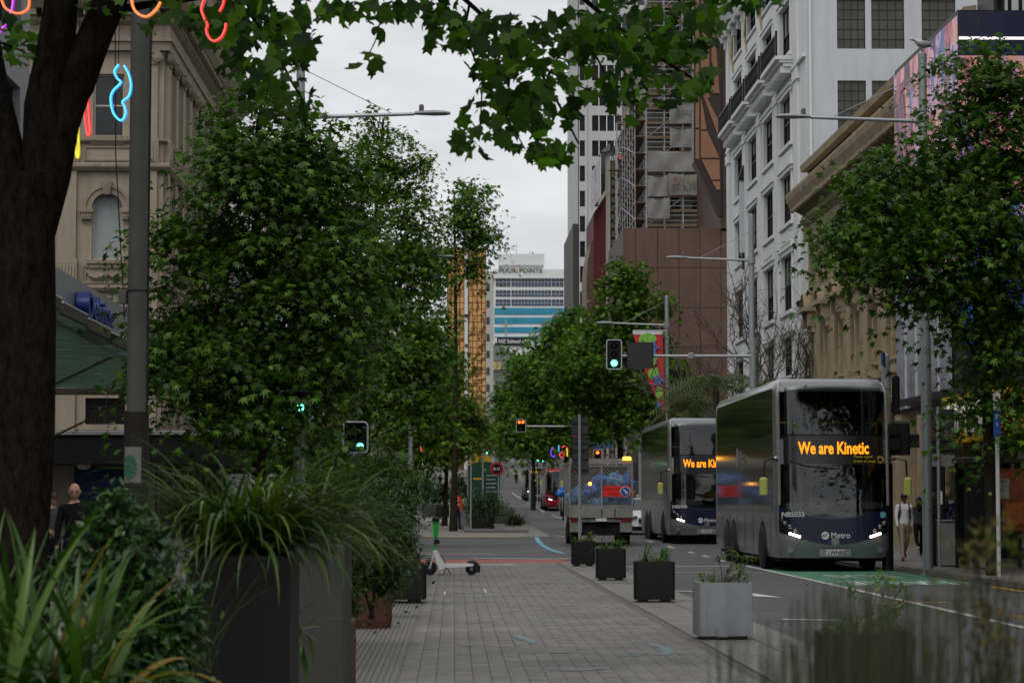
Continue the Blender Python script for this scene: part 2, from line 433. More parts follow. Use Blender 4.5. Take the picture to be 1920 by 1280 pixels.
# right footpath and its kerb
setprops(slab(X_KERB + .32, 60, -30, 52.5, 0, .125).build('footpath_right', m_pave_far), kind='structure')
kb = slab(X_KERB, X_KERB + .32, -30, 52.5, 0, .135)
kb.add([(X_KERB, 52.5, 0), (X_KERB + .32, 52.5, 0), (X_KERB + .32, 52.5, .135), (X_KERB, 52.5, .135), (X_KERB + .02, 53.8, .0), (X_KERB + .32, 53.8, .01)], [(0, 4, 3), (3, 4, 5, 2)])
setprops(kb.build('kerb', m_kerb), kind='structure')
fr = slab(X_KERB + .05, 60, 52.5, 800, 0, .03); setprops(fr.build('footpath_beyond_kerb', m_pave_far), kind='structure')
rs = MB(); y = 40.
while y < 52:
    x = X_KERB + .34
    while x < 14.4: rs.bbox(x + .005, x + .395, y + .005, y + .595, .11, .132 + random.uniform(-.001, .001), .003); x += .4
    y += .6
setprops(rs.build('footpath_slab_field', m_pave, bpy.data.objects['footpath_right']), kind='stuff')
# --- paint on the road
def paint(name, mb, mat, dz=.011): return setprops(drape(mb, dz).build(name, mat), kind='structure')
paint('bus_lane_paint', MB().add([(7.05, 43.6, 0), (9.72, 44.6, 0), (9.72, 57, 0), (7.05, 57, 0)], [(0, 1, 2, 3)]), m_green_p)
paint('lane_line', ribbon([(6.72, 20), (6.84, 32), (6.96, 46), (7.0, 58)], .11), m_white, .016)
dl = MB()
for y0, y1 in ((62, 63.4), (66, 67.4), (70, 71.4), (76, 79), (84, 87)): ribbon([(6.95, y0), (6.95, y1)], .12, dl)
paint('centre_dash', dl, m_white, .015)
cl = MB()
for y0, y1 in ((105, 124), (138, 160), (175, 215), (235, 270)): ribbon([(6.6, y0), (6.55, y1)], .13, cl)
paint('centre_line', cl, m_white, .015)
sl = MB()
ribbon([(3.9, 57.0), (6.8, 57.6)], .3, sl); ribbon([(3.8, 52.6), (6.8, 52.0)], .14, sl)
sl.add([(4.6, 40.2, 0), (4.85, 38.6, 0), (5.2, 38.2, 0), (4.85, 40.9, 0)], [(0, 1, 2, 3)])
ribbon([(3.55, 41.5), (4.7, 40.0)], .16, sl); ribbon([(4.2, 31.0), (5.2, 30.6)], .18, sl)
ribbon([(-2.5, 91.5), (3.6, 91.8)], .16, sl); ribbon([(-2.0, 68.5), (1.2, 69.2)], .16, sl)
paint('cross_lines', sl, m_white, .017)
yl = MB()
ribbon([(6.15, 36.0), (7.4, 36.2)], .16, yl); ribbon([(7.3, 31.8), (8.9, 31.9)], .12, yl); ribbon([(7.3, 31.3), (8.9, 31.35)], .1, yl)
ribbon([(9.55, 20), (9.6, 43)], .1, yl); ribbon([(4.0, 96), (5.2, 88)], .14, yl); ribbon([(4.6, 104), (5.6, 104.3)], .4, yl); ribbon([(5.9, 104), (6.4, 104.3)], .4, yl)
paint('yellow_lines', yl, m_yellow, .019)
paint('yellow_kerb_line', ribbon([(-2.2, 92.2), (2.6, 92.2)], .55), m_yellow, .052)
paint('red_crossing_band', MB().add([(-1.2, 60.6, 0), (3.5, 60.6, 0), (2.7, 63.4, 0), (-1.2, 63.4, 0)], [(0, 1, 2, 3)]), m_red_p, .019)
wl = MB(); ribbon([(.5, 64.0), (3.2, 63.6)], .25, wl); ribbon([(-1.6, 58.9), (-.9, 59.0)], .5, wl)
for i in range(5): ribbon([(.55 + i * .17, 58.2 + (i % 2) * .5), (.7 + i * .17, 58.5)], .5, wl)
paint('crossing_scuffs', wl, m_white, .035)
dd = MB()
for yy in (115, 121, 128, 136, 165, 190):
    for i in range(4): ribbon([(-1.55 + i * .55, yy), (-1.2 + i * .55, yy)], 1.1, dd)
paint('path_dashes', dd, M('road_paint_pale', (.42, .42, .4), .6), .06)
for i, (yy, xx) in enumerate(((46.2, 8.35), (50.4, 8.35))):
    o = text('BUS' if i else 'LANE', .85, m_white, None, (xx, yy, .015), (0, 0, pi), 0., 'bus_lane_lettering', align='CENTER', offset=.008)
    o.scale = (1.0, 3.2, 1); setprops(o, kind='structure')
# blue utility paint: meandering stroke across the road and rubbed marks on the pavers
P2 = [ground_px(*p) for p in ((993, 994), (1003, 1004), (1012, 1018), (1030, 1030), (1062, 1040))]
st = [Vector((p.x, p.y)) for p in P2]
sm = []
for i in range(len(st) - 1):
    for k in range(5): 
        t = k / 5; p0 = st[max(0, i - 1)]; p1 = st[i]; p2 = st[i + 1]; p3 = st[min(len(st) - 1, i + 2)]
        sm.append(.5 * ((2 * p1) + (-p0 + p2) * t + (2 * p0 - 5 * p1 + 4 * p2 - p3) * t * t + (-p0 + 3 * p1 - 3 * p2 + p3) * t ** 3))
paint('blue_paint_stroke', ribbon([(p.x, p.y) for p in sm], .16), m_cyan_p, .02)
m_cyan_w = M('chalk_worn_blue', (.16, .23, .245), .7, var=.35, scale=14)
bl = MB()
for pts in (((835, 1132), (850, 1128), (900, 1128), (930, 1130)), ((1215, 1213), (1245, 1219), (1256, 1228), (1240, 1234)), ((1025, 1262), (1080, 1264), (1130, 1260)),
            ((965, 1196), (985, 1203), (1002, 1211)), ((975, 1172), (1010, 1171), (1050, 1168)), ((1160, 1236), (1200, 1235)), ((868, 1216), (885, 1214)), ((1050, 1094), (1070, 1090))):
    q = [ground_px(*p) for p in pts]; ribbon([(p.x, p.y) for p in q], .1, bl)
paint('blue_chalk_marks', bl, m_cyan_w, .037)
wk = MB()
for pts in (((834, 1112), (834, 1119)), ((834, 1112), (838, 1112)), ((909, 1108), (911, 1114)), ((905, 1107), (909, 1108))):
    q = [ground_px(*p) for p in pts]; ribbon([(p.x, p.y) for p in q], .03, wk)
paint('white_survey_ticks', wk, m_white, .037)

# access covers and fallen leaves on the pavers
for i, (px, py) in enumerate(((872, 1113), (1010, 1225))):
    p = ground_px(px, py); o = thing('access_cover', ('square steel access cover with white corner marks near the scooter', 'square steel access cover on the pavers in front')[i], 'access cover', (p.x, p.y, .033))
    MB().bbox(-.32, .32, -.45, .45, 0, .004, .002).build('frame', M('cover_frame', (.1, .1, .095), .5, metal=.4), o); MB().bbox(-.29, .29, -.42, .42, .001, .006, .002).build('lid', m_pave, o)
lt = []
for k in range(170): lt.append((random.uniform(-.9, 3.4), random.uniform(20, 56), .036, random.uniform(0, 6.28), random.uniform(.025, .06)))
Tm = OVAL * np.array([1, 1, .5]); V = np.concatenate([(Tm * q[4]) @ np.array([[cos(q[3]), sin(q[3]), 0], [-sin(q[3]), cos(q[3]), 0], [0, 0, 1]]) + np.array(q[:3]) for q in lt])
setprops(link('leaf_litter', np_mesh('leaf_litter', V, OVAL_F, len(lt), len(Tm), M('litter_leaf', (.1, .07, .03), .8, island=.5, var=0))), 'scattered dry leaves on the pavers', 'leaves', kind='stuff')
# ================================================================== buildings
class Fac:
    """a facade plane: local x along the wall, -y outwards, z up"""
    def __init__(s, parent, loc, rz): s.p = parent; s.loc = Vector(loc); s.rz = rz
    def put(s, name, mb, mat, smooth=False):
        me = mb.mesh(name, mat, smooth) if isinstance(mb, MB) else mb
        return link(name, me, s.p, s.loc - s.p.location, (0, 0, s.rz))
    def place(s, name, me, u, z, d=0., parent=None):
        if parent is not None: return link(name, me, parent, (0, 0, 0))
        c, n = cos(s.rz), sin(s.rz); off = Vector((u * c - d * n, u * n + d * c, z))
        return link(name, me, s.p, s.loc + off - s.p.location, (0, 0, s.rz))
def wall_grid(u0, u1, z0, z1, holes, depth=.3, mb=None):
    mb = mb or MB()
    us = sorted({u0, u1, *[h[0] for h in holes], *[h[1] for h in holes]}); zs = sorted({z0, z1, *[h[2] for h in holes], *[h[3] for h in holes]})
    us = [u for u in us if u0 <= u <= u1]; zs = [z for z in zs if z0 <= z <= z1]
    for a, b in zip(us[:-1], us[1:]):
        for c, d in zip(zs[:-1], zs[1:]):
            m, k = (a + b) / 2, (c + d) / 2
            if any(h[0] < m < h[1] and h[2] < k < h[3] for h in holes): continue
            mb.add([(a, 0, c), (b, 0, c), (b, 0, d), (a, 0, d)], [(0, 1, 2, 3)])
    for a, b, c, d in holes:
        mb.add([(a, 0, c), (b, 0, c), (b, 0, d), (a, 0, d), (a, depth, c), (b, depth, c), (b, depth, d), (a, depth, d)],
               [(0, 4, 5, 1), (1, 5, 6, 2), (2, 6, 7, 3), (3, 7, 4, 0)])
    return mb
def pane_mesh(w, h, mat): return MB().box(-w / 2, w / 2, 0, .03, 0, h).mesh('window', mat)
def frame_mesh(w, h, mat, nx=1, nzs=1, t=.06, d=.06, y0=-.05):
    f = MB()
    f.box(-w / 2, w / 2, y0, y0 + d, 0, t); f.box(-w / 2, w / 2, y0, y0 + d, h - t, h)
    f.box(-w / 2, -w / 2 + t, y0, y0 + d, t, h - t); f.box(w / 2 - t, w / 2, y0, y0 + d, t, h - t)
    for i in range(1, nx): x = -w / 2 + w * i / nx; f.box(x - t / 2, x + t / 2, y0 + .004, y0 + d - .004, t, h - t)
    for i in range(1, nzs): z = h * i / nzs; f.box(-w / 2 + t, w / 2 - t, y0 + .008, y0 + d - .008, z - t / 2, z + t / 2)
    return f.mesh('frame', mat)
BLIND = {}
def windows(fac, us, zs, pm, fm, d, blinds=0.):
    for u in us:
        for z in zs:
            o = fac.place('window', pm, u, z, d)
            if fm is not None: link('frame', fm, o)
            if blinds and random.random() < blinds:
                x0, x1 = pm.vertices[0].co.x + .07, pm.vertices[1].co.x - .07; h = max(v.co.z for v in pm.vertices); f = random.choice((.3, .5, .75, .95))
                MB().box(x0, x1, -.022, -.004, h * (1 - f), h - .06).build('blind', M('window_blind', (.2, .2, .185), .8, var=.12), o)

m_glass = M('window_glass', (.018, .02, .022), .08, var=.3, scale=.7, spec=.6, bump=.05, bscale=2)
m_glass_d = M('window_glass_dark', (.012, .013, .014), .12, var=.3, scale=.6, spec=.5, bump=.05, bscale=2)
m_glass_b = M('window_glass_blue', (.015, .035, .06), .1, var=.3, scale=.3, spec=.6)
m_glass_c = M('window_glass_cyan', (.02, .24, .36), .15, var=.25, scale=.3, spec=.5)
m_frame_d = M('frame_dark', (.02, .018, .017), .5, var=.1)
m_frame_w = M('frame_pale', (.42, .4, .36), .6, var=.1)
m_stucco = M('cream_stucco', (.32, .27, .205), .8, var=.12, scale=1.2, bump=.15, bscale=30, dirt=.35)
m_stucco2 = M('cream_stucco_trim', (.27, .22, .165), .8, var=.18, scale=2., bump=.15, bscale=30, dirt=.45)
m_sand = M('sandstone', (.35, .28, .18), .85, var=.2, scale=1.3, bump=.2, bscale=25, dirt=.4)
m_sand2 = M('sandstone_trim', (.36, .29, .195), .85, var=.22, scale=2, bump=.2, bscale=25, dirt=.45)
m_wht = M('white_painted_render', (.66, .675, .68), .75, var=.06, scale=.8, bump=.08, bscale=18, dirt=.16)
m_wht2 = M('white_painted_trim', (.66, .675, .68), .7, var=.05, scale=1.5, dirt=.12)
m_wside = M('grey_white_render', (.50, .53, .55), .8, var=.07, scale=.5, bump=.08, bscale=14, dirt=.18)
m_black = M('black_metal', (.012, .012, .013), .45, var=.2)
m_roof = M('flat_roof', (.12, .12, .12), .9)

# ---------------------------------------------------------------- cream Victorian block beyond the side street
vb = thing('victorian_building', 'ornate cream stucco corner building with arched windows and heavy bracketed cornice', 'building', (-11.1, 92, 0))
A1 = Fac(vb, (0, 92, 0), 0); A2 = Fac(vb, (-11.1, 92, 0), pi / 2)
bays1 = [-19.3, -16.25, -13.2]; bays2 = [1.9 + 2.5 * i for i in range(10)]
def vholes(bs, hw):
    h = []
    for c in bs: h += [(c - hw, c + hw, 15.5, 17.9), (c - hw, c + hw, 10.75, 13.3), (c - hw * 1.3, c + hw * 1.3, 4.5, 5.5)]
    return h
A1.put('wall', wall_grid(-30, -11.1, 0, 21, vholes(bays1, .58)), m_stucco)
A2.put('wall', wall_grid(0, 26, 0, 21, vholes(bays2, .5)), m_stucco)
MB().box(-18.8, -.02, .3, 25.9, 20.7, 20.95).build('roof', m_roof, vb)
A3 = MB().add([(-11.1, 118, 0), (-30, 118, 0), (-30, 118, 21), (-11.1, 118, 21)], [(0, 1, 2, 3)]); A3.v = [(x + 11.1, y - 92, z) for x, y, z in A3.v]; A3.build('rear_wall', m_stucco, vb)
def spandrel(w, z0, mat):          # fills the corners over an arched opening
    mb = MB(); n = 10
    for s in (-1, 1):
        pts = [(s * w * cos(pi / 2 * i / n), z0 + w * sin(pi / 2 * i / n)) for i in range(n + 1)] + [(s * w, z0 + w)]
        mb.prism(pts, .0, .2)
    return mb.mesh('arch_spandrel', mat)
def hood(w, t=.22, d=.14):
    mb = MB(); n = 16
    for r0, r1, dd in ((w, w + t, d), (w + t, w + t * 1.5, d + .05)):
        for i in range(n):
            a, b = pi * i / n, pi * (i + 1) / n
            mb.add([(r0 * cos(a), -dd, r0 * sin(a)), (r1 * cos(a), -dd, r1 * sin(a)), (r1 * cos(b), -dd, r1 * sin(b)), (r0 * cos(b), -dd, r0 * sin(b)),
                    (r0 * cos(a), .02, r0 * sin(a)), (r1 * cos(a), .02, r1 * sin(a)), (r1 * cos(b), .02, r1 * sin(b)), (r0 * cos(b), .02, r0 * sin(b))],
                   [(0, 1, 2, 3), (1, 5, 6, 2), (0, 3, 7, 4)])
    mb.add([(-.12, -.26, w - .06), (.12, -.26, w - .06), (.2, -.3, w + t * 1.9), (-.2, -.3, w + t * 1.9), (-.12, 0, w - .06), (.12, 0, w - .06), (.2, 0, w + t * 1.9), (-.2, 0, w + t * 1.9)],
           [(0, 1, 2, 3), (0, 3, 7, 4), (1, 5, 6, 2), (3, 2, 6, 7), (0, 4, 5, 1)])
    for s in (-1, 1):
        mb.box(s * (w + .2) - .26, s * (w + .2) + .26, -.24, 0, -.16, 0); mb.box(s * (w + .2) - .2, s * (w + .2) + .2, -.18, 0, -.42, -.16)
        for k in range(4): mb.sphere((s * (w + .2) - .15 + .1 * k, -.17, -.3), (.05, .05, .11), 6, 4)
    return mb.mesh('arch_hood', m_stucco2)
def swag():
    mb = MB().box(-.95, .95, -.05, 0, .0, .07).box(-.95, .95, -.05, 0, .63, .7).box(-.95, -.88, -.05, 0, .07, .63).box(.88, .95, -.05, 0, .07, .63)
    for s in (-1, 1):
        mb.tube([(s * .78, -.05, .52), (s * .6, -.08, .27), (s * .38, -.09, .2), (s * .15, -.08, .3), (0, -.06, .5)], [.03, .05, .07, .05, .03], 6)
        mb.tube([(s * .78, -.05, .56), (s * .8, -.05, .15)], [.05, .02], 6)
        for k in range(3): mb.sphere((s * (.3 + k * .12), -.12, .22 + abs(k - 1) * .04), .05, 6, 4)
    mb.tube([(0, -.06, .55), (0, -.1, .3), (0, -.06, .05)], [.05, .08, .02], 6)
    return mb.mesh('garland_panel', m_stucco2)
def capital(w):
    mb = MB().box(-w / 2 - .08, w / 2 + .08, -.3, 0, .42, .52).box(-w / 2, w / 2, -.22, 0, 0, .08).box(-w / 2 + .02, w / 2 - .02, -.2, 0, .08, .42)
    for s in (-1, 1):
        mb.lathe([(.2, -.3), (.2, -.12)], (s * w / 2, 0, .27), 12, 'y'); mb.lathe([(.13, -.34), (.13, -.3)], (s * w / 2, 0, .27), 10, 'y'); mb.lathe([(.06, -.37), (.06, -.34)], (s * w / 2, 0, .27), 8, 'y')
    for k in range(3): mb.sphere((-w / 4 + k * w / 4, -.24, .3), (.07, .05, .1), 6, 4)
    return mb.mesh('capital', m_stucco2)
def pilaster(w, z0, z1, flut=0.):
    mb = MB().box(-w / 2, w / 2, -.16, 0, z0, z1).box(-w / 2 - .07, w / 2 + .07, -.23, 0, z0, z0 + .18)
    if flut:
        mb.box(-w / 2 - .06, w / 2 + .06, -.22, 0, z0 - flut - .1, z0)
        k = 6
        for i in range(k): x = -w / 2 + w * (i + .5) / k; mb.box(x - w / k * .3, x + w / k * .3, -.27, -.21, z0 - flut, z0 - .08)
    return mb.mesh('pilaster', m_stucco)
pU, pL_, cap_m = pilaster(.72, 15.25, 18.35, .75), pilaster(.72, 10.6, 14.15, .8), capital(.72)
pB = pilaster(.8, .3, 9.5)
pane_u, pane_a, pane_l = pane_mesh(1.16, 2.4, m_glass_d), pane_mesh(1.16, 2.55, M('blind_behind_glass', (.28, .31, .31), .25, var=.08, spec=.6)), pane_mesh(1.5, 1.0, m_glass_d)
fr_u, fr_a, fr_l = frame_mesh(1.16, 2.4, m_frame_w, 1, 2), frame_mesh(1.16, 2.55, m_frame_w, 1, 1), frame_mesh(1.5, 1.0, m_frame_d, 4, 3, .03)
hd, sw, spn = hood(.58), swag(), spandrel(.58, 0, m_stucco)
sill_m = MB().box(-.75, .75, -.14, .05, -.14, 0).box(-.66, .66, -.08, 0, -.3, -.14).mesh('sill', m_stucco2)
pnl = MB().box(-.9, .9, -.05, 0, 0, .06).box(-.9, .9, -.05, 0, .5, .56).box(-.9, -.84, -.05, 0, .06, .5).box(.84, .9, -.05, 0, .06, .5).mesh('apron_panel', m_stucco2)
for fac, bs, step in ((A1, bays1, 3.05), (A2, bays2, 2.5)):
    k = .86 if fac is A2 else 1.
    for c in bs:
        for pm, fm, z in ((pane_u, fr_u, 15.5), (pane_a, fr_a, 10.75), (pane_l, fr_l, 4.5)):
            o = fac.place('window', pm, c, z, .22); o.scale = (k, 1, 1); link('frame', fm, o)
        for nm, me, z in (('arch_hood', hd, 12.72), ('arch_spandrel', spn, 12.72), ('garland_panel', sw, 9.85), ('sill', sill_m, 15.5), ('sill', sill_m, 10.75), ('apron_panel', pnl, 14.55)):
            o = fac.place(nm, me, c, z); o.scale = (k, 1, 1)
    for c in [b - step / 2 for b in bs] + [bs[-1] + step / 2]:
        if fac is A2 and c > 26 or fac is A1 and c > -11.3: c = min(c, -11.5) if fac is A1 else c
        for nm, me in (('pilaster', pU), ('pilaster', pL_), ('pilaster', pB)): fac.place(nm, me, c, 0)
        fac.place('capital', cap_m, c, 18.25)
path = [(-30 + 11.1, 0), (0, 0), (0, 26)][::-1]
def course(z, prof, name, mat=m_stucco2):
    return MB().sweep([(o, z + h) for o, h in prof], path).build(name, mat, vb)
course(9.55, [(-.02, 0), (.12, 0), (.2, .12), (.2, .2), (0.1, .24), (-.02, .24)], 'string_course')
course(14.15, [(-.02, 0), (.18, 0), (.3, .14), (.3, .24), (.2, .3), (-.02, .3)], 'string_course')
course(13.6 + 1.65, [(-.02, 0), (.1, 0), (.16, .06), (.16, .1), (-.02, .12)], 'string_course')
course(18.78, [(-.02, 0), (.22, 0), (.26, .3), (.34, .34), (.34, .42), (.24, .46), (.24, .95), (.4, 1.05), (.5, 1.2), (-.02, 1.2)], 'entablature')
course(20.3, [(-.02, 0), (.75, .0), (.95, .25), (1.05, .5), (1.05, .62), (.2, .75), (-.02, .75)], 'cornice')
br = MB().box(-.14, .14, -.72, 0, .06, .3).box(-.14, .14, -.5, 0, -.12, .06).mesh('modillion', m_stucco2)
for i in range(25): A1.place('modillion', br, -11.35 - i * .52, 20.0)
for i in range(44): A2.place('modillion', br, .3 + i * .58, 20.0)
pd = MB().prism([(2, 21.05), (24, 21.05), (13, 26.2)], -.3, .6)
for (a, b) in (((1.2, 21.05), (13, 26.6)), ((24.8, 21.05), (13, 26.6))):
    d = Vector((b[0] - a[0], 0, b[1] - a[1])); n = d.cross(Vector((0, 1, 0))).normalized(); n = n if n.z > 0 else -n
    A_, B_ = Vector((a[0], 0, a[1])), Vector((b[0], 0, b[1]))
    vs = [A_ + Vector((0, -1, 0)), B_ + Vector((0, -1, 0)), B_ + Vector((0, .6, 0)), A_ + Vector((0, .6, 0))]
    pd.add([*vs, *[v + n * .55 for v in vs]], [(0, 3, 2, 1), (4, 5, 6, 7), (0, 1, 5, 4), (1, 2, 6, 5), (2, 3, 7, 6), (3, 0, 4, 7)])
    for k in range(14):
        p = A_.lerp(B_, (k + .5) / 14); pd.box(p.x - .13, p.x + .13, -.7, 0, p.z - .35, p.z + .02)
A2.put('pediment', pd, m_stucco2)
# dark veranda over its shops
ver = MB().sweep([(0, 2.95), (3.1, 2.95), (3.1, 4.15), (2.95, 4.2), (0, 4.25)], path); ver.build('veranda', M('veranda_black', (.007, .007, .0075), .6, spec=.12, var=.2, dirt=.3), vb)
MB().sweep([(3.11, 4.0), (3.2, 4.02), (3.2, 4.14), (3.11, 4.18)], path).build('veranda_gutter', M('gutter_grey', (.16, .16, .16), .5), vb)
dome = MB().lathe([(.0, -.2), (.16, -.17), (.25, -.08), (.27, 0)], n=14).mesh('soffit_lamp', M('opal_glass', (.5, .47, .38), .4))
for x in (-13.7, -10.2): link('soffit_lamp', dome, vb, (x + 11.1, -1.9 if x < -11 else 1.2, 2.95))
m_tileb = M('blue_glazed_tile', (.012, .035, .11), .25, var=.4, scale=1.5, bump=.2, bscale=12)
tl = MB().box(-.34, .34, -.06, 0, -.2, .2).mesh('tile_panel', m_tileb)
for r in range(6):
    for c in range(9):
        if c < 4: A1.place('tile_panel', tl, -14.6 + c * .7, .5 + r * .42)
        else: A2.place('tile_panel', tl, 1 + (c - 4) * .7, .5 + r * .42)
sl = MB().box(-.03, .03, -.1, 0, 0, 2.2).mesh('slat', M('charcoal_slat', (.04, .04, .042), .6))
for i in range(14): A1.place('slat', sl, -16.4 + i * .12, .6)
A1.put('shopfront', MB().box(-29, -11.2, -.03, .0, .0, 2.9), m_glass_d)
A2.put('shopfront', MB().box(.1, 26, -.03, .0, .0, 2.9), m_glass_d)

# ---------------------------------------------------------------- near left block with the green glass canopy
nb = thing('office_building', 'near grey office block behind the tree trunk, carrying a green glass canopy', 'building', (-11.4, 20, 0))
N1 = Fac(nb, (-11.4, 20, 0), pi / 2)
hl = [(1.5 + 4.3 * i, 4.6 + 4.3 * i, 1 + 4.2 * k, 4.0 + 4.2 * k) for i in range(10) for k in range(4)]
N1.put('wall', wall_grid(0, 44.6, 0, 19, hl), M('grey_cladding', (.22, .22, .215), .6, dirt=.2))
windows(N1, [3.05 + 4.3 * i for i in range(10)], [1 + 4.2 * k for k in range(4)], pane_mesh(3.1, 3, m_glass), frame_mesh(3.1, 3, m_frame_d, 2, 2), .25)
MB().add([(0, 44.6, 0), (-20, 44.6, 0), (-20, 44.6, 19), (0, 44.6, 19)], [(0, 1, 2, 3)]).build('end_wall', MATS['grey_cladding'], nb)
MB().box(-20, 0, 0, 44.6, 19, 19.2).build('roof', m_roof, nb)
m_soff = M('rippled_green_glass', (.27, .38, .31), .3, var=.6, scale=2.2, stretch=(.5, 2.2, 1), bump=.4, bscale=3, spec=.5)
def soffit(m):
    t = m.node_tree; b = t.nodes['Principled BSDF']; tl = t.nodes.new('ShaderNodeBsdfTranslucent'); ms = t.nodes.new('ShaderNodeMixShader'); ms.inputs[0].default_value = .6
    src = b.inputs['Base Color'].links[0].from_socket; t.links.new(src, tl.inputs[0]); t.links.new(b.outputs[0], ms.inputs[1]); t.links.new(tl.outputs[0], ms.inputs[2]); t.links.new(ms.outputs[0], t.nodes['Material Output'].inputs['Surface'])
soffit(m_soff)
m_stl = M('brushed_steel', (.36, .38, .40), .38, metal=.6, var=.1, scale=2)
NCP = 8
for i in range(NCP):
    y0 = 40 + i * 3.1 - 20; zt = 4.95 - .05 * i
    if i == NCP - 1: poly = [(.1, y0), (4.35, y0), (4.35, y0 + 3.1), (1.7, y0 + 3.1), (.1, y0 + 2.5)]
    else: poly = [(.1, y0), (4.35, y0), (4.35, y0 + 3.1), (.1, y0 + 3.1)]
    zf = lambda yy: 4.97 - .05 * (yy - 20) / 3.1
    pm_ = MB().prism(poly, 0, .03, 'xy'); pm_.v = [(x, y, z + zf(y)) for x, y, z in pm_.v]
    o = pm_.build('canopy_panel', m_soff, nb)
    MB().box(4.352, 4.44, y0 + .05, y0 + 3.0, zt - .03, zt + .16).build('edge_trim', M('bronze_trim', (.07, .06, .05), .5), o)
    MB().box(4.36, 4.45, y0 + .05, y0 + 3.0, zt + .162, zt + .19).build('edge_light_strip', M('pale_strip', (.75, .72, .7), .4), o)
MB().box(3.9, 4.05, 20, 46, 5.0, 5.86).build('canopy_fascia', m_stl, nb)
MB().box(.1, 4.3, 44.9, 45.0, 4.4, 4.58).build('end_beam', M('rust_brown_steel', (.1, .085, .06), .7), nb)
text('Deloitte', .68, M('deep_blue_letters', (.012, .035, .2), .4, var=.1), nb, (4.2, 26.9, 5.12), (pi / 2, 0, pi / 2), .13, sx=1.55, offset=.012)
rod = M('copper_rod', (.28, .15, .1), .5, metal=.3)
for y in (24, 34, 44.6):
    MB().cyl((4.0, y, 4.85), (.05, y - .3, 2.9), .03, n=6).build('stay_rod', rod, nb)
MB().cyl((.12, 44.75, 0), (.12, 44.75, 4.8), .07, n=10).build('downpipe', M('pale_pipe', (.45, .46, .48), .5), nb)

# ---------------------------------------------------------------- plain blocks further along the left, mostly behind the trees
def block(name, label, x0, x1, y0, y1, z1, wall, fw, fh, sw_, sh, glass, frame, street=+1, zb=4.5, cap_h=.8, d=.2, roofbox=True, nx=2, nz=1):
    b = thing(name, label, 'building', ((x1 if street > 0 else x0), y0, gz(y0)))
    base = gz(y0); bx, by = b.location.x, y0
    pm, fm = pane_mesh(fw, fh, glass), frame_mesh(fw, fh, frame, nx, nz, .07)
    nzs = max(1, int((z1 - zb - .5) / sh)); zs = [zb + sh * i for i in range(nzs)]
    Fc = Fac(b, (x0, y0, base), 0); w = x1 - x0; nu = max(1, int(w / sw_)); us = [w * (i + .5) / nu for i in range(nu)]
    Fc.put('wall', wall_grid(0, w, -3, z1, [(u - fw / 2, u + fw / 2, z, z + fh) for u in us for z in zs], d), wall); windows(Fc, us, zs, pm, fm, d * .8)
    Ln = y1 - y0; nv = max(1, int(Ln / sw_)); vs_ = [Ln * (i + .5) / nv for i in range(nv)]
    Fs = Fac(b, (x1, y0, base), pi / 2) if street > 0 else Fac(b, (x0, y1, base), -pi / 2)
    Fs.put('wall', wall_grid(0, Ln, -3, z1, [(u - fw / 2, u + fw / 2, z, z + fh) for u in vs_ for z in zs], d), wall); windows(Fs, vs_, zs, pm, fm, d * .8)
    q = MB().box(x0 - bx + .02, x1 - bx - .02, .02, Ln, z1 - .1, z1 - .02)
    q.box(x0 - bx - .15, x1 - bx + .15, -.15, Ln, z1, z1 + cap_h * .4)
    if roofbox: q.box(x0 - bx + w * .3, x0 - bx + w * .7, Ln * .3, Ln * .6, z1 + cap_h * .4, z1 + 2.6)
    q.build('roof', wall, b); return b
m_offw = M('off_white_render', (.5, .5, .48), .8, dirt=.2, var=.08, scale=.5); m_greyr = M('grey_render', (.2, .2, .2), .8, dirt=.25)
m_brick = M('brown_brick', (.16, .085, .055), .85, var=.25, scale=2, dirt=.2)
block('shop_block', 'low grey shop block behind the trees past the cream corner building', -30, -11.5, 119, 150, 15, m_greyr, 1.6, 2.2, 2.6, 3.6, m_glass, m_frame_d)
block('shop_block', 'off white block whose top shows between two crowns on the left', -30, -10.6, 151, 200, 21.2, m_offw, 1.4, 1.8, 2.4, 3.4, m_glass, m_frame_d)
block('shop_block', 'brown brick block hidden low behind the left row of trees', -30, -10.5, 201, 290, 16, m_brick, 1.4, 1.8, 2.4, 3.4, m_glass, m_frame_d)
block('shop_block', 'grey block below the amber glass tower behind the foliage', -26, -6, 300, 400, 14, m_greyr, 1.4, 1.8, 2.6, 3.4, m_glass, m_frame_d)
block('shop_block', 'dim grey block down the hill on the right behind the lamp posts', 14.5, 34, 330, 480, 18, m_greyr, 1.6, 2, 2.8, 3.5, m_glass, m_frame_d, street=-1)

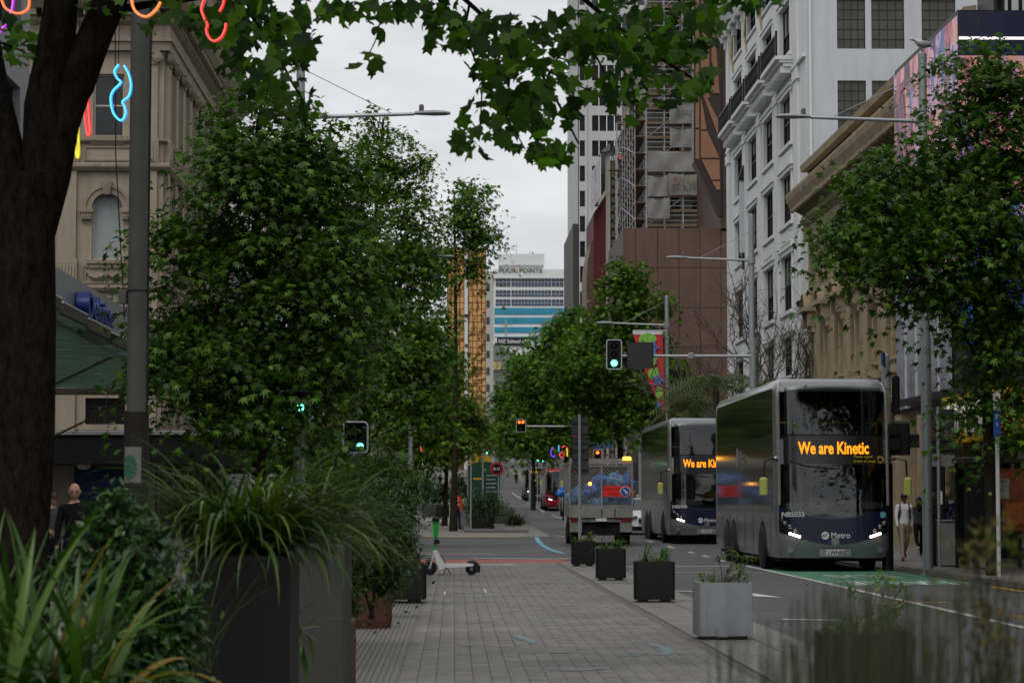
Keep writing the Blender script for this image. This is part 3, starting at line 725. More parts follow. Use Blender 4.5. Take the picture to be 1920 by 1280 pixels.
# ---------------------------------------------------------------- amber mirror glass tower at the end of the street
yt = 430.; tw = thing('glass_tower', 'tower of amber mirror glass with a white vertical strip, above the far trees', 'building', at(880, 760, yt))
tw.location.z = gz(yt)
p0, p1 = at(838, 472, yt), at(911, 472, yt); zt = p1.z; zb = gz(yt)
m_amb = bpy.data.materials.new('amber_mirror_glass'); m_amb.use_nodes = True
def amber(t):
    b = t.nodes['Principled BSDF']; b.inputs['Base Color'].default_value = (.5, .27, .1, 1); b.inputs['Metallic'].default_value = .75; b.inputs['Roughness'].default_value = .06
    n = t.nodes.new('ShaderNodeTexNoise'); n.inputs['Scale'].default_value = .55; n.inputs['Detail'].default_value = 1
    c = t.nodes.new('ShaderNodeTexCoord'); t.links.new(c.outputs['Object'], n.inputs['Vector'])
    o = t.nodes.new('ShaderNodeObjectInfo'); v = t.nodes.new('ShaderNodeVectorMath'); v.operation = 'ADD'; s = t.nodes.new('ShaderNodeVectorMath'); s.operation = 'SCALE'
    t.links.new(c.outputs['Object'], v.inputs[0]); t.links.new(o.outputs['Location'], s.inputs[0]); s.inputs['Scale'].default_value = 1; t.links.new(s.outputs[0], v.inputs[1]); t.links.new(v.outputs[0], n.inputs['Vector'])
    bp = t.nodes.new('ShaderNodeBump'); bp.inputs['Strength'].default_value = 1; bp.inputs['Distance'].default_value = .35; t.links.new(n.outputs[0], bp.inputs['Height']); t.links.new(bp.outputs[0], b.inputs['Normal'])
amber(m_amb.node_tree)
FT = Fac(tw, (p0.x, yt, zb), 0); W = p1.x - p0.x; H = zt - zb
FT.put('curtain_wall', MB().box(0, W, .06, 30, -2, H), M('amber_mullion', (.1, .05, .02), .5))
ncol, nrow = 9, 34; pw, ph = W / ncol, H / nrow
pme = MB().box(-pw / 2 + .07, pw / 2 - .07, 0, .05, .07, ph - .07).mesh('pane', m_amb)
for i in range(ncol):
    if i == 4: continue
    for j in range(4, nrow): FT.place('pane', pme, (i + .5) * pw, j * ph, 0).rotation_euler = (random.uniform(-.012, .012), 0, random.uniform(-.02, .02))
FT.put('white_strip', MB().box(4 * pw + .05, 5 * pw - .12, -.25, .06, -2, H + .5), M('white_cladding', (.6, .6, .6), .5))
FT.put('roof_cap', MB().box(-.1, W + .1, -.1, 30, H, H + .6), M('amber_cap', (.3, .16, .06), .6))
q = MB().box(W + .02, W + 1.35, .1, 30, -2, H - 3.5)
FT.put('side_wing', q, M('pale_concrete_wing', (.42, .42, .38), .8, dirt=.2))
wm = MB().box(0, .6, -.05, 0, 0, 1.3).mesh('window', m_glass)
for j in range(14): FT.place('window', wm, W + .1, H - 7 - j * 3.0, .1)

# ---------------------------------------------------------------- white and blue banded hotel closing the view
yh = 620.; sh_ = FPX / yh
hot = thing('hotel_tower', 'white hotel tower with dark and bright blue window bands and a rooftop plant box', 'building', at(995, 760, yh)); hot.location.z = gz(yh)
a, b = at(927, 506, yh), at(1063, 506, yh); zb = gz(yh); FH = Fac(hot, (a.x, yh, zb), 0); W = b.x - a.x; Z = lambda py: at(960, py, yh).z - zb
m_hw = M('hotel_white_panel', (.64, .65, .65), .6, var=.05, scale=.3)
FH.put('wall', MB().box(0, W, 0, 22, -4, Z(506)), m_hw)
FH.put('parapet', MB().box(-.3, W + .8, -.6, 22, Z(522), Z(505)).box(W * .1, W * .66, 2, 14, Z(505), Z(496)), m_hw)
FH.put('plant_box', MB().box(W * .07, W * .69, 1, 15, Z(496), Z(475)), m_hw)
FH.put('antenna', MB().cyl((W * .31, 6, Z(475)), (W * .31, 6, Z(453)), .08, n=5).cyl((W * .5, 6, Z(475)), (W * .5, 6, Z(466)), .08, n=5).cyl((W * .54, 6, Z(475)), (W * .54, 6, Z(468)), .3, n=6), M('antenna_grey', (.3, .3, .3)))
dk = M('hotel_glass_dark', (.03, .055, .085), .12, var=.35, scale=.15, spec=.6)
for (y0, y1) in ((515, 537), (544, 556), (561, 573)):
    for (u0, u1) in ((.02, .06), (.065, .22), (.235, .78), (.79, .95)):
        o = FH.put('window_band', MB().box(W * u0, W * u1, -.12, 0, Z(y1), Z(y0)), dk)
        n = max(1, int((u1 - u0) / .045)); q = MB()
        for k in range(1, n): x = W * (u0 + (u1 - u0) * k / n); q.box(x - .05, x + .05, -.2, -.121, Z(y1), Z(y0))
        q.box(W * u0, W * u1, -.2, -.122, Z(y1) + .35 * (Z(y0) - Z(y1)), Z(y1) + .35 * (Z(y0) - Z(y1)) + .12)
        link('mullion', q.mesh('mullion', M('hotel_mullion', (.4, .42, .44))), o)
for (y0, y1) in ((577, 590), (595, 607), (613, 624), (631, 643), (650, 662), (669, 681)):
    o = FH.put('window_band', MB().box(W * .0, W * .985, -.12, 0, Z(y1), Z(y0)), m_glass_c); q = MB()
    for k in range(1, 26): x = W * k / 26; q.box(x - .04, x + .04, -.17, -.121, Z(y1), Z(y0))
    q.box(0, W * .985, -.17, -.122, Z(y1) + .5, Z(y1) + .62); link('mullion', q.mesh('mullion', M('hotel_mullion_c', (.05, .3, .42))), o)
text('FOUR', 1.75, M('grey_sign_letters', (.1, .1, .1)), hot, (0, 0, 0), (pi / 2, 0, 0), .1).location = Vector((a.x + 5.8 - 4.8, yh - .8, zb + Z(511))) - hot.location
text('POINTS', 1.75, MATS['grey_sign_letters'], hot, Vector((a.x + 6.3, yh - .8, zb + Z(511))) - hot.location, (pi / 2, 0, 0), .1)
MB().add([(0, 0, 0), (.9, 0, 0), (.5, 0, 1.2)], [(0, 1, 2)]).build('logo_mark', M('logo_gold', (.5, .33, .05)), hot, loc=Vector((a.x + 5.3, yh - .8, zb + Z(511))) - hot.location)
# white hall with a school sign in front of the hotel
ys_ = 540.; a, b = at(925, 650, ys_), at(1010, 650, ys_); zb = gz(ys_)
sc_ = thing('white_hall', 'white hall with a dark school sign board on its roof edge and small windows', 'building', (a.x, ys_, zb)); FS = Fac(sc_, (a.x, ys_, zb), 0); Z = lambda py: at(960, py, ys_).z - zb; W = b.x - a.x
FS.put('wall', wall_grid(0, W, -4, Z(647), [(W * (.32 + .11 * i), W * (.32 + .11 * i) + .55, Z(672), Z(661)) for i in range(4)], .2), m_hw)
for i in range(4): FS.put('window', MB().box(W * (.32 + .11 * i), W * (.32 + .11 * i) + .55, .15, .2, Z(672), Z(661)), m_glass)
FS.put('roof', MB().box(0, W, .0, 14, Z(647), Z(647) + .2), m_hw)
sg = FS.put('sign_board', MB().box(.3, W * .81, -.35, -.02, Z(648), Z(632)), M('sign_charcoal', (.03, .03, .032), .5))
FS.put('sign_emblem', MB().box(.0, .8, -.45, -.36, Z(643), Z(633)), M('emblem_white', (.6, .6, .6)))
text('NZ School of Tourism', 1.12, M('sign_letters_white', (.75, .75, .75)), sc_, (1.15, -.42, Z(643)), (pi / 2, 0, 0), .04, offset=.012)
ms = MB().cyl((2.9, 4, Z(632)), (2.9, 4, Z(598)), .22, n=6).cyl((1.5, 4, Z(606)), (4.3, 4, Z(606)), .12, n=5).box(2.5, 3.3, 3.6, 4.4, Z(612), Z(609)); FS.put('mast', ms, M('mast_grey', (.3, .3, .29)))
# grey banded office with a sloping glass roof
yo = 500.; a, b = at(922, 700, yo), at(996, 700, yo); zb = gz(yo)
og = thing('banded_office', 'grey office with olive glass bands and a sloping roof under the school sign', 'building', (a.x, yo, zb)); FO = Fac(og, (a.x, yo, zb), 0); Z = lambda py: at(960, py, yo).z - zb; W = b.x - a.x
FO.put('wall', MB().box(0, W, 0, 16, -5, Z(676)), M('office_grey_band', (.09, .09, .09), .6))
FO.put('roof', MB().prism([(0, Z(676)), (W * .72, Z(676)), (W * .5, Z(663)), (.2, Z(645)), (0, Z(645))], .3, 14), M('roof_grey_green', (.16, .19, .17), .5))
ob = M('office_olive_glass', (.16, .19, .15), .2, var=.35, scale=.4); oy = M('office_lit_room', (.42, .33, .14), .4, var=.3, scale=.5)
for (y0, y1) in ((678, 693), (700, 715), (722, 737), (744, 760), (768, 784)):
    for k in range(8): FO.put('pane', MB().box(W * k / 8 + .05, W * (k + 1) / 8 - .05, -.1, 0, Z(y1), Z(y0)), oy if y0 == 678 and k in (0, 1, 4, 5) else ob)
FO.put('concrete_fin', MB().box(W * -.08, W * .08, -2, 10, -5, Z(715)), M('fin_concrete', (.3, .31, .29), .8))
# ================================================================== right side of the street
# white ornate facade
wb = thing('white_building', 'tall white ornamented building with black window frames and an iron balcony', 'building', (14.5, 98, 0))
G1 = Fac(wb, (14.5, 127, 0), -pi / 2); LG = 29.0; ub = [127 - y for y in (121.6, 115.9, 110.1, 104.3)]
rows = [(7.0, 1.7), (9.8, 2.45), (13.6, 2.2), (17.0, 2.2), (20.9, 2.3), (24.3, 1.7)]
hw = 1.6
G1.put('wall', wall_grid(0, LG, 0, 30, [(u - hw, u + hw, z, z + h) for u in ub for z, h in rows], .3), m_wht)
for z, h in rows:
    pm, fm = pane_mesh(2 * hw, h, m_glass_d), frame_mesh(2 * hw, h, m_frame_d, 3, 2, .07, .09, -.08)
    windows(G1, ub, [z], pm, fm, .2, .5)
pil = MB().box(-.55, .55, -.1, 0, 5.5, 26).box(-.7, .7, -.16, 0, 5.2, 6.0).box(-.66, .66, -.16, 0, 19.3, 19.75).mesh('pilaster', m_wht2)
for c in (1.0, 8.25, 14.0, 19.8, 26.2): G1.place('pilaster', pil, c, 0)
sur = MB()
for s in (-1, 1): sur.box(s * (hw + .14) - .14, s * (hw + .14) + .14, -.06, 0, 0, 2.3)
surm = sur.box(-hw - .4, hw + .4, -.1, 0, 2.3, 2.5).box(-hw - .5, hw + .5, -.16, 0, 2.5, 2.62).box(-hw - .35, hw + .35, -.14, .05, -.16, 0).box(-hw - .2, hw + .2, -.06, 0, -1.05, -.28).box(-hw + .1, hw - .1, -.1, -.06, -.9, -.45).mesh('window_surround', m_wht2)
for u in ub:
    for z, h in rows[:4]: G1.place('window_surround', surm, u, z).scale = (1, 1, h / 2.3)
    for z, h in rows[4:]: G1.place('window_surround', surm, u, z).scale = (1, 1, h / 2.3)
for u in ub:
    bq = MB().box(u - 2.55, u + 2.55, -.8, 0, 20.4, 20.56).box(u - 2.5, u + 2.5, -.62, 0, 20.28, 20.4).box(u - 2.45, u + 2.45, -.45, 0, 20.12, 20.28)
    for i in range(9): bq.box(u - 2.3 + i * .56, u - 2.12 + i * .56, -.56, 0, 19.85, 20.13)
    G1.put('balcony_slab', bq, m_wht2)
bal = MB().box(.4, LG - .4, -.14, 0, 19.9, 20.05)
G1.put('string_course', bal, m_wht2)
for k, u in enumerate(ub):
    r = MB().box(u - 2.5, u + 2.5, -.78, -.73, 21.45, 21.52).box(u - 2.5, u + 2.5, -.78, -.73, 20.6, 20.65)
    for i in range(26): x = u - 2.4 + i * .192; r.cyl((x, -.755, 20.6), (x, -.755, 21.5), .018, n=4)
    for i in range(12):
        x = u - 2.3 + i * .4; r.tube([(x, -.755, 20.75), (x + .14, -.755, 20.9), (x, -.755, 21.1), (x - .1, -.755, 21.25), (x + .05, -.755, 21.38)], .02, 4)
    for s in (-2.5, 2.5): r.box(u + s - .06, u + s + .06, -.8, -.71, 20.55, 21.62)
    G1.put('balcony_railing', r, m_black)
G1.put('cornice', MB().sweep([(0, 26.0), (.35, 26.0), (.5, 26.4), (.8, 26.8), (1.0, 27.3), (1.0, 27.6), (0, 27.8)], [(LG, 0), (0, 0)]), m_wht2)
cb = MB().box(-.14, .14, -.6, 0, .25, .7).box(-.14, .14, -.38, 0, -.2, .25).box(-.14, .14, -.22, 0, -.55, -.2).mesh('corbel', m_wht2)
for i in range(16): G1.place('corbel', cb, .7 + i * 1.85, 26.0)
for u in ub:  # attic ornaments
    q = MB()
    for s in (-1,):
        q.tube([(u + s * 1.3, -.12, 23.6), (u + s * 1.5, -.2, 24.4), (u + s * 1.2, -.2, 25.2), (u + s * 1.35, -.15, 25.8)], [.05, .08, .06, .03], 6)
    G1.put('attic_ornament', q, M('gilt_scroll', (.42, .33, .14), .5, var=.3))
G2 = Fac(wb, (14.5, 98, 0), 0)
sw_h = [(1.25 + dx, 1.25 + dx + w, z, z + 2.05) for dx, w in ((0, 1.17), (1.42, 1.36), (3.5, 1.4), (6.0, 1.4), (8.5, 1.4)) for z in (10.0, 13.4, 16.78, 20.15, 23.5)]
G2.put('side_wall', wall_grid(0, 24, 0, 30, sw_h, .14), m_wside)
m_gr = M('grimy_factory_glass', (.06, .06, .05), .3, var=.5, scale=.9, spec=.4)
for dx, w in ((0, 1.17), (1.42, 1.36), (3.5, 1.4), (6.0, 1.4), (8.5, 1.4)):
    windows(G2, [1.25 + dx + w / 2], [10.0, 13.4, 16.78, 20.15, 23.5], pane_mesh(w, 2.05, m_gr), frame_mesh(w, 2.05, M('steel_glazing_bar', (.03, .028, .024), .6), 4, 5, .028, .05, -.03), .1)
MB().cyl((.12, -.1, 6), (.12, -.1, 29), .06, n=8).build('downpipe', m_wht2, wb)
MB().box(0, 24, 0, 29, 29.8, 30).build('roof', m_roof, wb)
MB().add([(0, 29, 0), (24, 29, 0), (24, 29, 30), (0, 29, 30)], [(0, 1, 2, 3)]).build('rear_wall', m_wside, wb)
# projecting banner sign hung on it
bp = at(1406, 400, 119.); hb = thing('projecting_banner', 'pale banner board with stepped black brackets above and below on the white facade', 'sign', (bp.x, 119, bp.z))
s = FPX / 119
MB().box(-20 / s, 20 / s, -.08, .08, -75 / s, 62 / s).build('board', M('banner_pale_grey', (.44, .49, .52), .6, var=.05), hb)
k = MB()
for i in range(4): k.box(-(22 - 2.5 * i) / s, 24 / s, -.15, .15, (62 + 7 * i) / s, (69 + 7 * i) / s)
k.build('top_bracket', m_black, hb)
MB().box(-16 / s, 26 / s, -.2, .2, -106 / s, -76 / s).build('bottom_bracket', m_black, hb)
MB().box(.35, 15.3 - bp.x, -.05, .05, -.1, .1).box(.35, 15.3 - bp.x, -.05, .05, 1.4, 1.5).build('arm', m_black, hb)

# sandstone building nearer
sb = thing('sandstone_building', 'tan sandstone building with scroll brackets under the cornice and small arched hoods', 'building', (14.5, 66, 0))
S1 = Fac(sb, (14.5, 97.9, 0), -pi / 2); LS = 31.9; us = [1.6 + 3.62 * i for i in range(9)]
hs = [(u - .42, u + .42, 6.3, 9.0) for u in us] + [(u - .6, u + .6, 9.95, 12.0) for u in us] + [(u - 1.2, u + 1.2, .2, 4.6) for u in us]
S1.put('wall', wall_grid(0, LS, 0, 15.2, hs, .5), m_sand)
windows(S1, us, [6.3], pane_mesh(.84, 2.7, m_glass_d), frame_mesh(.84, 2.7, m_frame_d, 1, 3), .4)
windows(S1, us, [9.95], pane_mesh(1.2, 2.05, m_glass_d), frame_mesh(1.2, 2.05, m_frame_d, 2, 2), .4)
windows(S1, us, [.2], pane_mesh(2.4, 4.4, m_glass_d), frame_mesh(2.4, 4.4, m_frame_d, 2, 2), .4)
# hoods, balustrade blocks, pilasters
hq = MB(); n = 10; w = .72
for i in range(n):
    a, b = pi * i / n, pi * (i + 1) / n
    for r0, r1, d in ((w - .2, w, .55),):
        hq.add([(r0 * cos(a), -d, r0 * sin(a) * .8), (r1 * cos(a), -d, r1 * sin(a) * .8), (r1 * cos(b), -d, r1 * sin(b) * .8), (r0 * cos(b), -d, r0 * sin(b) * .8),
                (r0 * cos(a), 0, r0 * sin(a) * .8), (r1 * cos(a), 0, r1 * sin(a) * .8), (r1 * cos(b), 0, r1 * sin(b) * .8), (r0 * cos(b), 0, r0 * sin(b) * .8)], [(0, 1, 2, 3), (1, 5, 6, 2), (0, 3, 7, 4)])
hq.box(-.85, .85, -.6, 0, -.16, 0)
for s in (-1, 1): hq.box(s * .62 - .1, s * .62 + .1, -.42, 0, -.75, -.16).box(s * .62 - .08, s * .62 + .08, -.25, 0, -1.0, -.75)
hqm = hq.mesh('window_hood', m_sand2)
ar = MB()
for s in (-1, 1): ar.box(s * .56 - .12, s * .56 + .12, -.14, 0, 0, 2.5)
arm = ar.box(-.75, .75, -.22, 0, -.12, 0).box(-.62, .62, -.3, 0, -.62, -.3).mesh('architrave', m_sand2)
ped = MB().box(-.95, .95, -.42, 0, 5.72, 5.9).box(-.85, -.4, -.34, 0, 5.0, 5.72).box(.4, .85, -.34, 0, 5.0, 5.72).box(-.4, .4, -.12, 0, 5.0, 5.15)
for k in range(3): ped.lathe([(.05, 5.1), (.1, 5.3), (.05, 5.5), (.08, 5.7)], (-.25 + .25 * k, -.2, 0), 6)
pedm = ped.mesh('balustrade', m_sand2)
psm = MB().box(-.5, .5, -.18, 0, 5.9, 12.2).box(-.6, .6, -.26, 0, 11.8, 12.2).box(-.6, .6, -.26, 0, 5.9, 6.3).mesh('pilaster', m_sand)
csm = MB().box(-.55, .55, -.35, 0, 0, 4.9).box(-.7, .7, -.45, 0, 4.4, 4.9)
for i in range(6): csm.box(-.5 + i * .18, -.4 + i * .18, -.4, -.34, .6, 4.3)
csm = csm.mesh('shop_pier', m_sand)
for u in us:
    S1.place('window_hood', hqm, u, 9.3); S1.place('architrave', arm, u, 6.3); S1.place('balustrade', pedm, u, 0)
    S1.place('architrave', arm, u, 9.95).scale = (1.3, 1, .8)
    if u + 1.81 < LS: S1.place('pilaster', psm, u + 1.81, 0); S1.place('shop_pier', csm, u + 1.81, 0)
for z, pr, nm in ((4.75, [(0, 0), (.35, 0), (.45, .15), (.45, .25), (0, .3)], 'ledge'), (12.15, [(0, 0), (.2, 0), (.25, .45), (.35, .5), (0, .5)], 'frieze'), (13.45, [(0, 0), (.75, .0), (.9, .3), (.95, .5), (.95, .6), (0, .7)], 'cornice'), (15.0, [(0, 0), (.3, 0), (.35, .25), (0, .3)], 'parapet_coping')):
    S1.put(nm, MB().sweep([(o, z + h) for o, h in pr], [(LS, 0), (0, 0)]), m_sand2)
bk = MB().tube([(0, -.15, -.75), (0, -.32, -.55), (0, -.2, -.25), (0, -.55, -.02)], [.1, .15, .12, .14], 6).mesh('scroll_bracket', m_sand2)
for i in range(42): S1.place('scroll_bracket', bk, .5 + i * .76, 13.46)
dn = MB()
for i in range(84): dn.box(.2 + i * .38, .42 + i * .38, -.8, -.66, 13.3, 13.45)
setprops(S1.put('dentil_row', dn, m_sand2), kind='stuff')
Fac(sb, (14.5, 66, 0), 0).put('end_wall', MB().box(0, 20, 0, .1, 0, 15), m_sand)
MB().box(0, 20, 0, 31.8, 14.9, 15).build('roof', m_roof, sb)

# dark retail building with the corner LED screen, canopy and shop signs
rb = thing('retail_building', 'dark retail building behind the near right tree, glazed at street level', 'building', (14.5, 30, 0))
R1 = Fac(rb, (14.5, 65.9, 0), -pi / 2)
hr = [(2 + 4.4 * i, 5.6 + 4.4 * i, .3 + 4 * k, 3.2 + 4 * k) for i in range(8) for k in range(4)]
R1.put('wall', wall_grid(0, 36, 0, 17, hr, .2), M('dark_cladding', (.05, .05, .055), .5, var=.2))
windows(R1, [3.8 + 4.4 * i for i in range(8)], [.3 + 4 * k for k in range(4)], pane_mesh(3.6, 2.9, m_glass), frame_mesh(3.6, 2.9, m_frame_d, 3, 1), .15)
MB().box(0, 20, 0, 35.9, 16.9, 17.1).build('roof', m_roof, rb)
MB().box(-2.4, 0, 4, 35.6, 4.15, 4.3).build('canopy', m_black, rb)
def screen_mat(name, seed, blue, es=.48):
    m = bpy.data.materials.new(name); m.use_nodes = True; t = m.node_tree; b = t.nodes['Principled BSDF']; lk = t.links.new
    b.inputs['Base Color'].default_value = (.01, .01, .012, 1); b.inputs['Roughness'].default_value = .4
    c = t.nodes.new('ShaderNodeTexCoord'); mp_ = t.nodes.new('ShaderNodeMapping'); mp_.inputs['Location'].default_value = (seed, seed * .7, 0); mp_.inputs['Scale'].default_value = (.9, .9, .42); mp_.inputs['Rotation'].default_value = (.5, .5, 0)
    lk(c.outputs['Object'], mp_.inputs[0])
    v = t.nodes.new('ShaderNodeTexVoronoi'); v.inputs['Scale'].default_value = 1.3; v.inputs['Randomness'].default_value = 1; lk(mp_.outputs[0], v.inputs['Vector'])
    n = t.nodes.new('ShaderNodeTexNoise'); n.inputs['Scale'].default_value = 2.4; n.inputs['Detail'].default_value = 5; n.inputs['Distortion'].default_value = 1.5; lk(mp_.outputs[0], n.inputs['Vector'])
    r = t.nodes.new('ShaderNodeValToRGB'); r.color_ramp.interpolation = 'EASE'
    cols = [(0, (.02, .01, .03)), (.35, (.05, .02, .06)), (.45, (.55, .12, .22)), (.52, (.85, .42, .3)), (.58, (.75, .45, .75)), (.64, (.12, .1, .35)), (.72, (.05, .35, .45)), (.85, (.85, .7, .75))]
    if blue: cols = [(0, (.01, .02, .1)), (.4, (.02, .06, .4)), (.55, (.02, .12, .7)), (.62, (.1, .12, .5)), (.75, (.6, .4, .7))]
    e = r.color_ramp.elements
    while len(e) < len(cols): e.new(.5)
    for i, (p, cc) in enumerate(cols): e[i].position = p; e[i].color = (*cc, 1)
    mm = t.nodes.new('ShaderNodeMix'); mm.data_type = 'FLOAT'; mm.inputs[0].default_value = .45; lk(n.outputs[0], mm.inputs[2]); lk(v.outputs['Color'], mm.inputs[3]); lk(mm.outputs[0], r.inputs[0])
    lk(r.outputs[0], b.inputs['Emission Color']); b.inputs['Emission Strength'].default_value = es
    return m
sx, sy0, sy1 = 12.5, 59.2, 67.8
led = thing('led_screen', 'big corner LED screen showing pink and blue advertising above the right tree', 'screen', (sx, sy0, 4))
mA, mB_ = screen_mat('screen_picture_pink', 3.1, False), screen_mat('screen_picture_blue', 9.2, True)
MB().box(.03, 9, .03, 8.6, 0, 9.75).build('housing', m_black, led)
o = MB().box(0, .028, 0.02, 8.6, 3.4, 9.6).build('street_panel', mA, led)
MB().box(.03, 9, 0.0, .028, 4.2, 8.6).build('upper_panel', screen_mat('screen_picture_rose', 5.7, False), led)
MB().box(.03, 9, -.004, .024, 1.4, 4.19).build('lower_panel', mB_, led)
MB().box(.03, 9, -.01, .03, 8.62, 9.72).build('dark_band', screen_mat('screen_picture_dim', 1.3, True, .03), led)
lm = M('screen_light_line', (.8, .75, .8), .4, emit=(1, .85, .95), estr=.9)
MB().box(.05, 9, -.03, 0, 9.0, 9.07).build('light_line', lm, led)
MB().prism([(0.1, 6.9), (8.4, 6.0), (8.4, 6.06), (.1, 6.98)], -.02, .0, 'yz').build('light_line', lm, led)
# clear lower end wrapped in glass strips
gp = MB()
for i in range(5): gp.box(-.06, -.01, 1.0 + i * 1.5, 2.3 + i * 1.5, .1, 3.35)
gp.build('glass_wrap', M('glass_wrap', (.3, .3, .36), .15, var=.5, scale=1.2, spec=.7), led)
for i in range(4): MB().box(-.09, -.05, 2.35 + i * 1.5, 2.45 + i * 1.5, .1, 3.35).build('glass_fin', M('glass_fin_pale', (.55, .58, .62), .3), led)
un = thing('pharmacy_sign', 'dark glass pharmacy sign with dim grey letters under the big screen', 'sign', (13.1, 58.6, 5.0))
MB().box(-.4, 1.6, 0, .08, -1.2, 1.1).build('panel', M('sign_navy_black', (.008, .009, .014), .2), un)
text('Unichem', .5, M('dim_letters', (.07, .075, .08), .4), un, (-.35, -.01, -.05), (pi / 2, 0, 0), .01, offset=.01)
text('Pharmacy', .3, MATS['dim_letters'], un, (.55, -.01, -.55), (pi / 2, 0, 0), .01)
pm_ = thing('shop_fascia_sign', 'yellow shop fascia with white raised letters behind the right tree', 'sign', (12.1, 44, 2.95))
MB().box(0, .3, 0, 15.6, 0, 1.15).build('fascia', M('fascia_yellow', (.62, .36, .01), .5, var=.06, emit=None), pm_)
MB().box(.302, 1.5, 15.3, 15.6, 0, 1.15).build('fascia_return', MATS['fascia_yellow'], pm_)
text('POP MART', 1.0, M('letters_white', (.75, .72, .66), .5), pm_, (-.06, 14.9, .22), (pi / 2, 0, -pi / 2), .05, offset=.02, sx=1.15)
MB().box(.02, 2.3, 0, 15.6, 1.155, 1.25).build('canopy_top', m_black, pm_)
st_ = M('shop_pole', (.2, .2, .2), .5)

# brown granite and bronze glass building beyond the white one
yb = 204.; sB = FPX / yb
bb = thing('brown_building', 'brown granite building with a bronze glass bay folded down to a point', 'building', (at(1170, 900, yb).x, yb, gz(yb)))
B1 = Fac(bb, (0, yb, 0), 0); xs_ = [at(p, 500, yb).x for p in (1169, 1192, 1233, 1273, 1313, 1352, 1378, 1420)]; z_top = at(1200, 427, yb).z
m_brn = M('brown_granite', (.11, .063, .046), .55, var=.16, scale=.35, dirt=.3, island=.07); m_brn2 = M('brown_granite_dark', (.06, .03, .022), .6)
B1.put('wall', MB().box(xs_[0], xs_[-1], .05, 20, 0, z_top - .05).box(xs_[-3], xs_[-1], .05, 20, z_top, 62), m_brn2)
zz = z_top; r = 0
while zz > 0:
    for i in range(len(xs_) - 1):
        B1.put('panel', MB().bbox(xs_[i] + .025, xs_[i + 1] - .025, 0, .2, max(zz - 3.4, 0) + .04, zz - .03, .02), m_brn)
    zz -= 3.4
zz = 62.
while zz > z_top + .5:
    for i in (5, 6): B1.put('panel', MB().bbox(xs_[i] + .025, xs_[i + 1] - .025, 0, .2, zz - 3.4 + .04, zz - .03, .02), m_brn)
    zz -= 3.4
m_brz = M('bronze_mirror_glass', (.22, .11, .065), .14, metal=.55, var=.2, scale=.25, bump=.05, bscale=1.2); m_brd = M('bronze_dark_frame', (.028, .018, .014), .4)
def bz(px, py, dy): p = at(px, py, yb + dy); return (p.x, p.z)
orl = thing('glass_bay', 'bronze mirror glass bay with dark slanted edges hanging beside the scaffold', 'building part', (at(1325, 300, yb).x, yb - 3, at(1325, 300, yb).z))
orl['category'] = 'glass bay'
def orp(pts, d0, d1, nm, mat):
    mb = MB().prism([bz(px, py, d0) for px, py in pts], yb + d0, yb + d1); mb.v = [(x - orl.location.x, y - orl.location.y, z - orl.location.z) for x, y, z in mb.v]
    me = mb.mesh(nm, mat); recalc(me); return link(nm, me, orl)
orp([(1301, -60), (1301, 303), (1352, 405), (1352, -60)], -2.0, 0, 'bay_core', m_brd)
for pts in (((1304, -60), (1304, 85), (1311, 85), (1311, -60)), ((1304, 88), (1304, 165), (1311, 165), (1311, 88)), ((1304, 168), (1304, 240), (1311, 240), (1311, 168)), ((1304, 243), (1304, 298), (1311, 298), (1311, 243)),
            ((1314, -60), (1314, 55), (1330, 55), (1330, -60)), ((1314, 58), (1314, 150), (1322, 180), (1330, 185), (1330, 58)), ((1314, 246), (1314, 296), (1349, 296), (1326, 246)),
            ((1314, 186), (1314, 243), (1325, 243), (1316, 190)), ((1315, 299), (1334, 337), (1350, 337), (1349, 299)), ((1335, 340), (1344, 356), (1350, 356), (1350, 340)),
            ((1334, 62), (1334, 175), (1349, 175), (1341, 62)), ((1318, 178), (1349, 262), (1349, 230), (1324, 180))):
    orp(pts, -2.12, -2.0, 'bay_pane', m_brz)
orp([(1352, -60), (1352, 405), (1356, 405), (1356, -60)], -1.2, 0, 'bay_edge', m_brd)

# scaffolded building
ysf = 228.; sS = FPX / ysf
cb_ = thing('building_under_scaffold', 'beige building wrapped in scaffolding behind the brown wall', 'building', (at(1212, 900, ysf).x, ysf + 1.6, gz(ysf)))
X0 = at(1214, 400, ysf + 1.6).x; X1 = at(1356, 400, ysf + 1.6).x
Cf = Fac(cb_, (X0, ysf + 1.6, 0), 0); m_bg = M('weathered_beige_wall', (.26, .235, .19), .85, var=.2, scale=.4, dirt=.3)
hz = [(1.9 + 2.3 * i, 3.2 + 2.3 * i, 16 + 4.4 * k, 18.2 + 4.4 * k) for i in range(2) for k in range(12)]
Cf.put('wall', wall_grid(0, X1 - X0, 0, 70, hz, .3), m_bg); windows(Cf, [2.55, 4.85], [16 + 4.4 * k for k in range(12)], pane_mesh(1.3, 2.2, m_glass), frame_mesh(1.3, 2.2, m_frame_w, 2, 2), .2)
Cs = Fac(cb_, (X0, ysf + 36, 0), -pi / 2)
hz = [(1.5 + 3 * i, 3 + 3 * i, 16 + 4.4 * k, 18.4 + 4.4 * k) for i in range(11) for k in range(8)]
Cs.put('wall', wall_grid(0, 34.4, 0, 49, hz, .3), m_bg); windows(Cs, [2.25 + 3 * i for i in range(11)], [16 + 4.4 * k for k in range(8)], pane_mesh(1.5, 2.4, m_glass), None, .2)
m_tube = M('galvanised_tube', (.42, .44, .46), .45, metal=.5, var=.25, scale=1); m_plank = M('scaffold_plank', (.19, .12, .075), .8, var=.2)
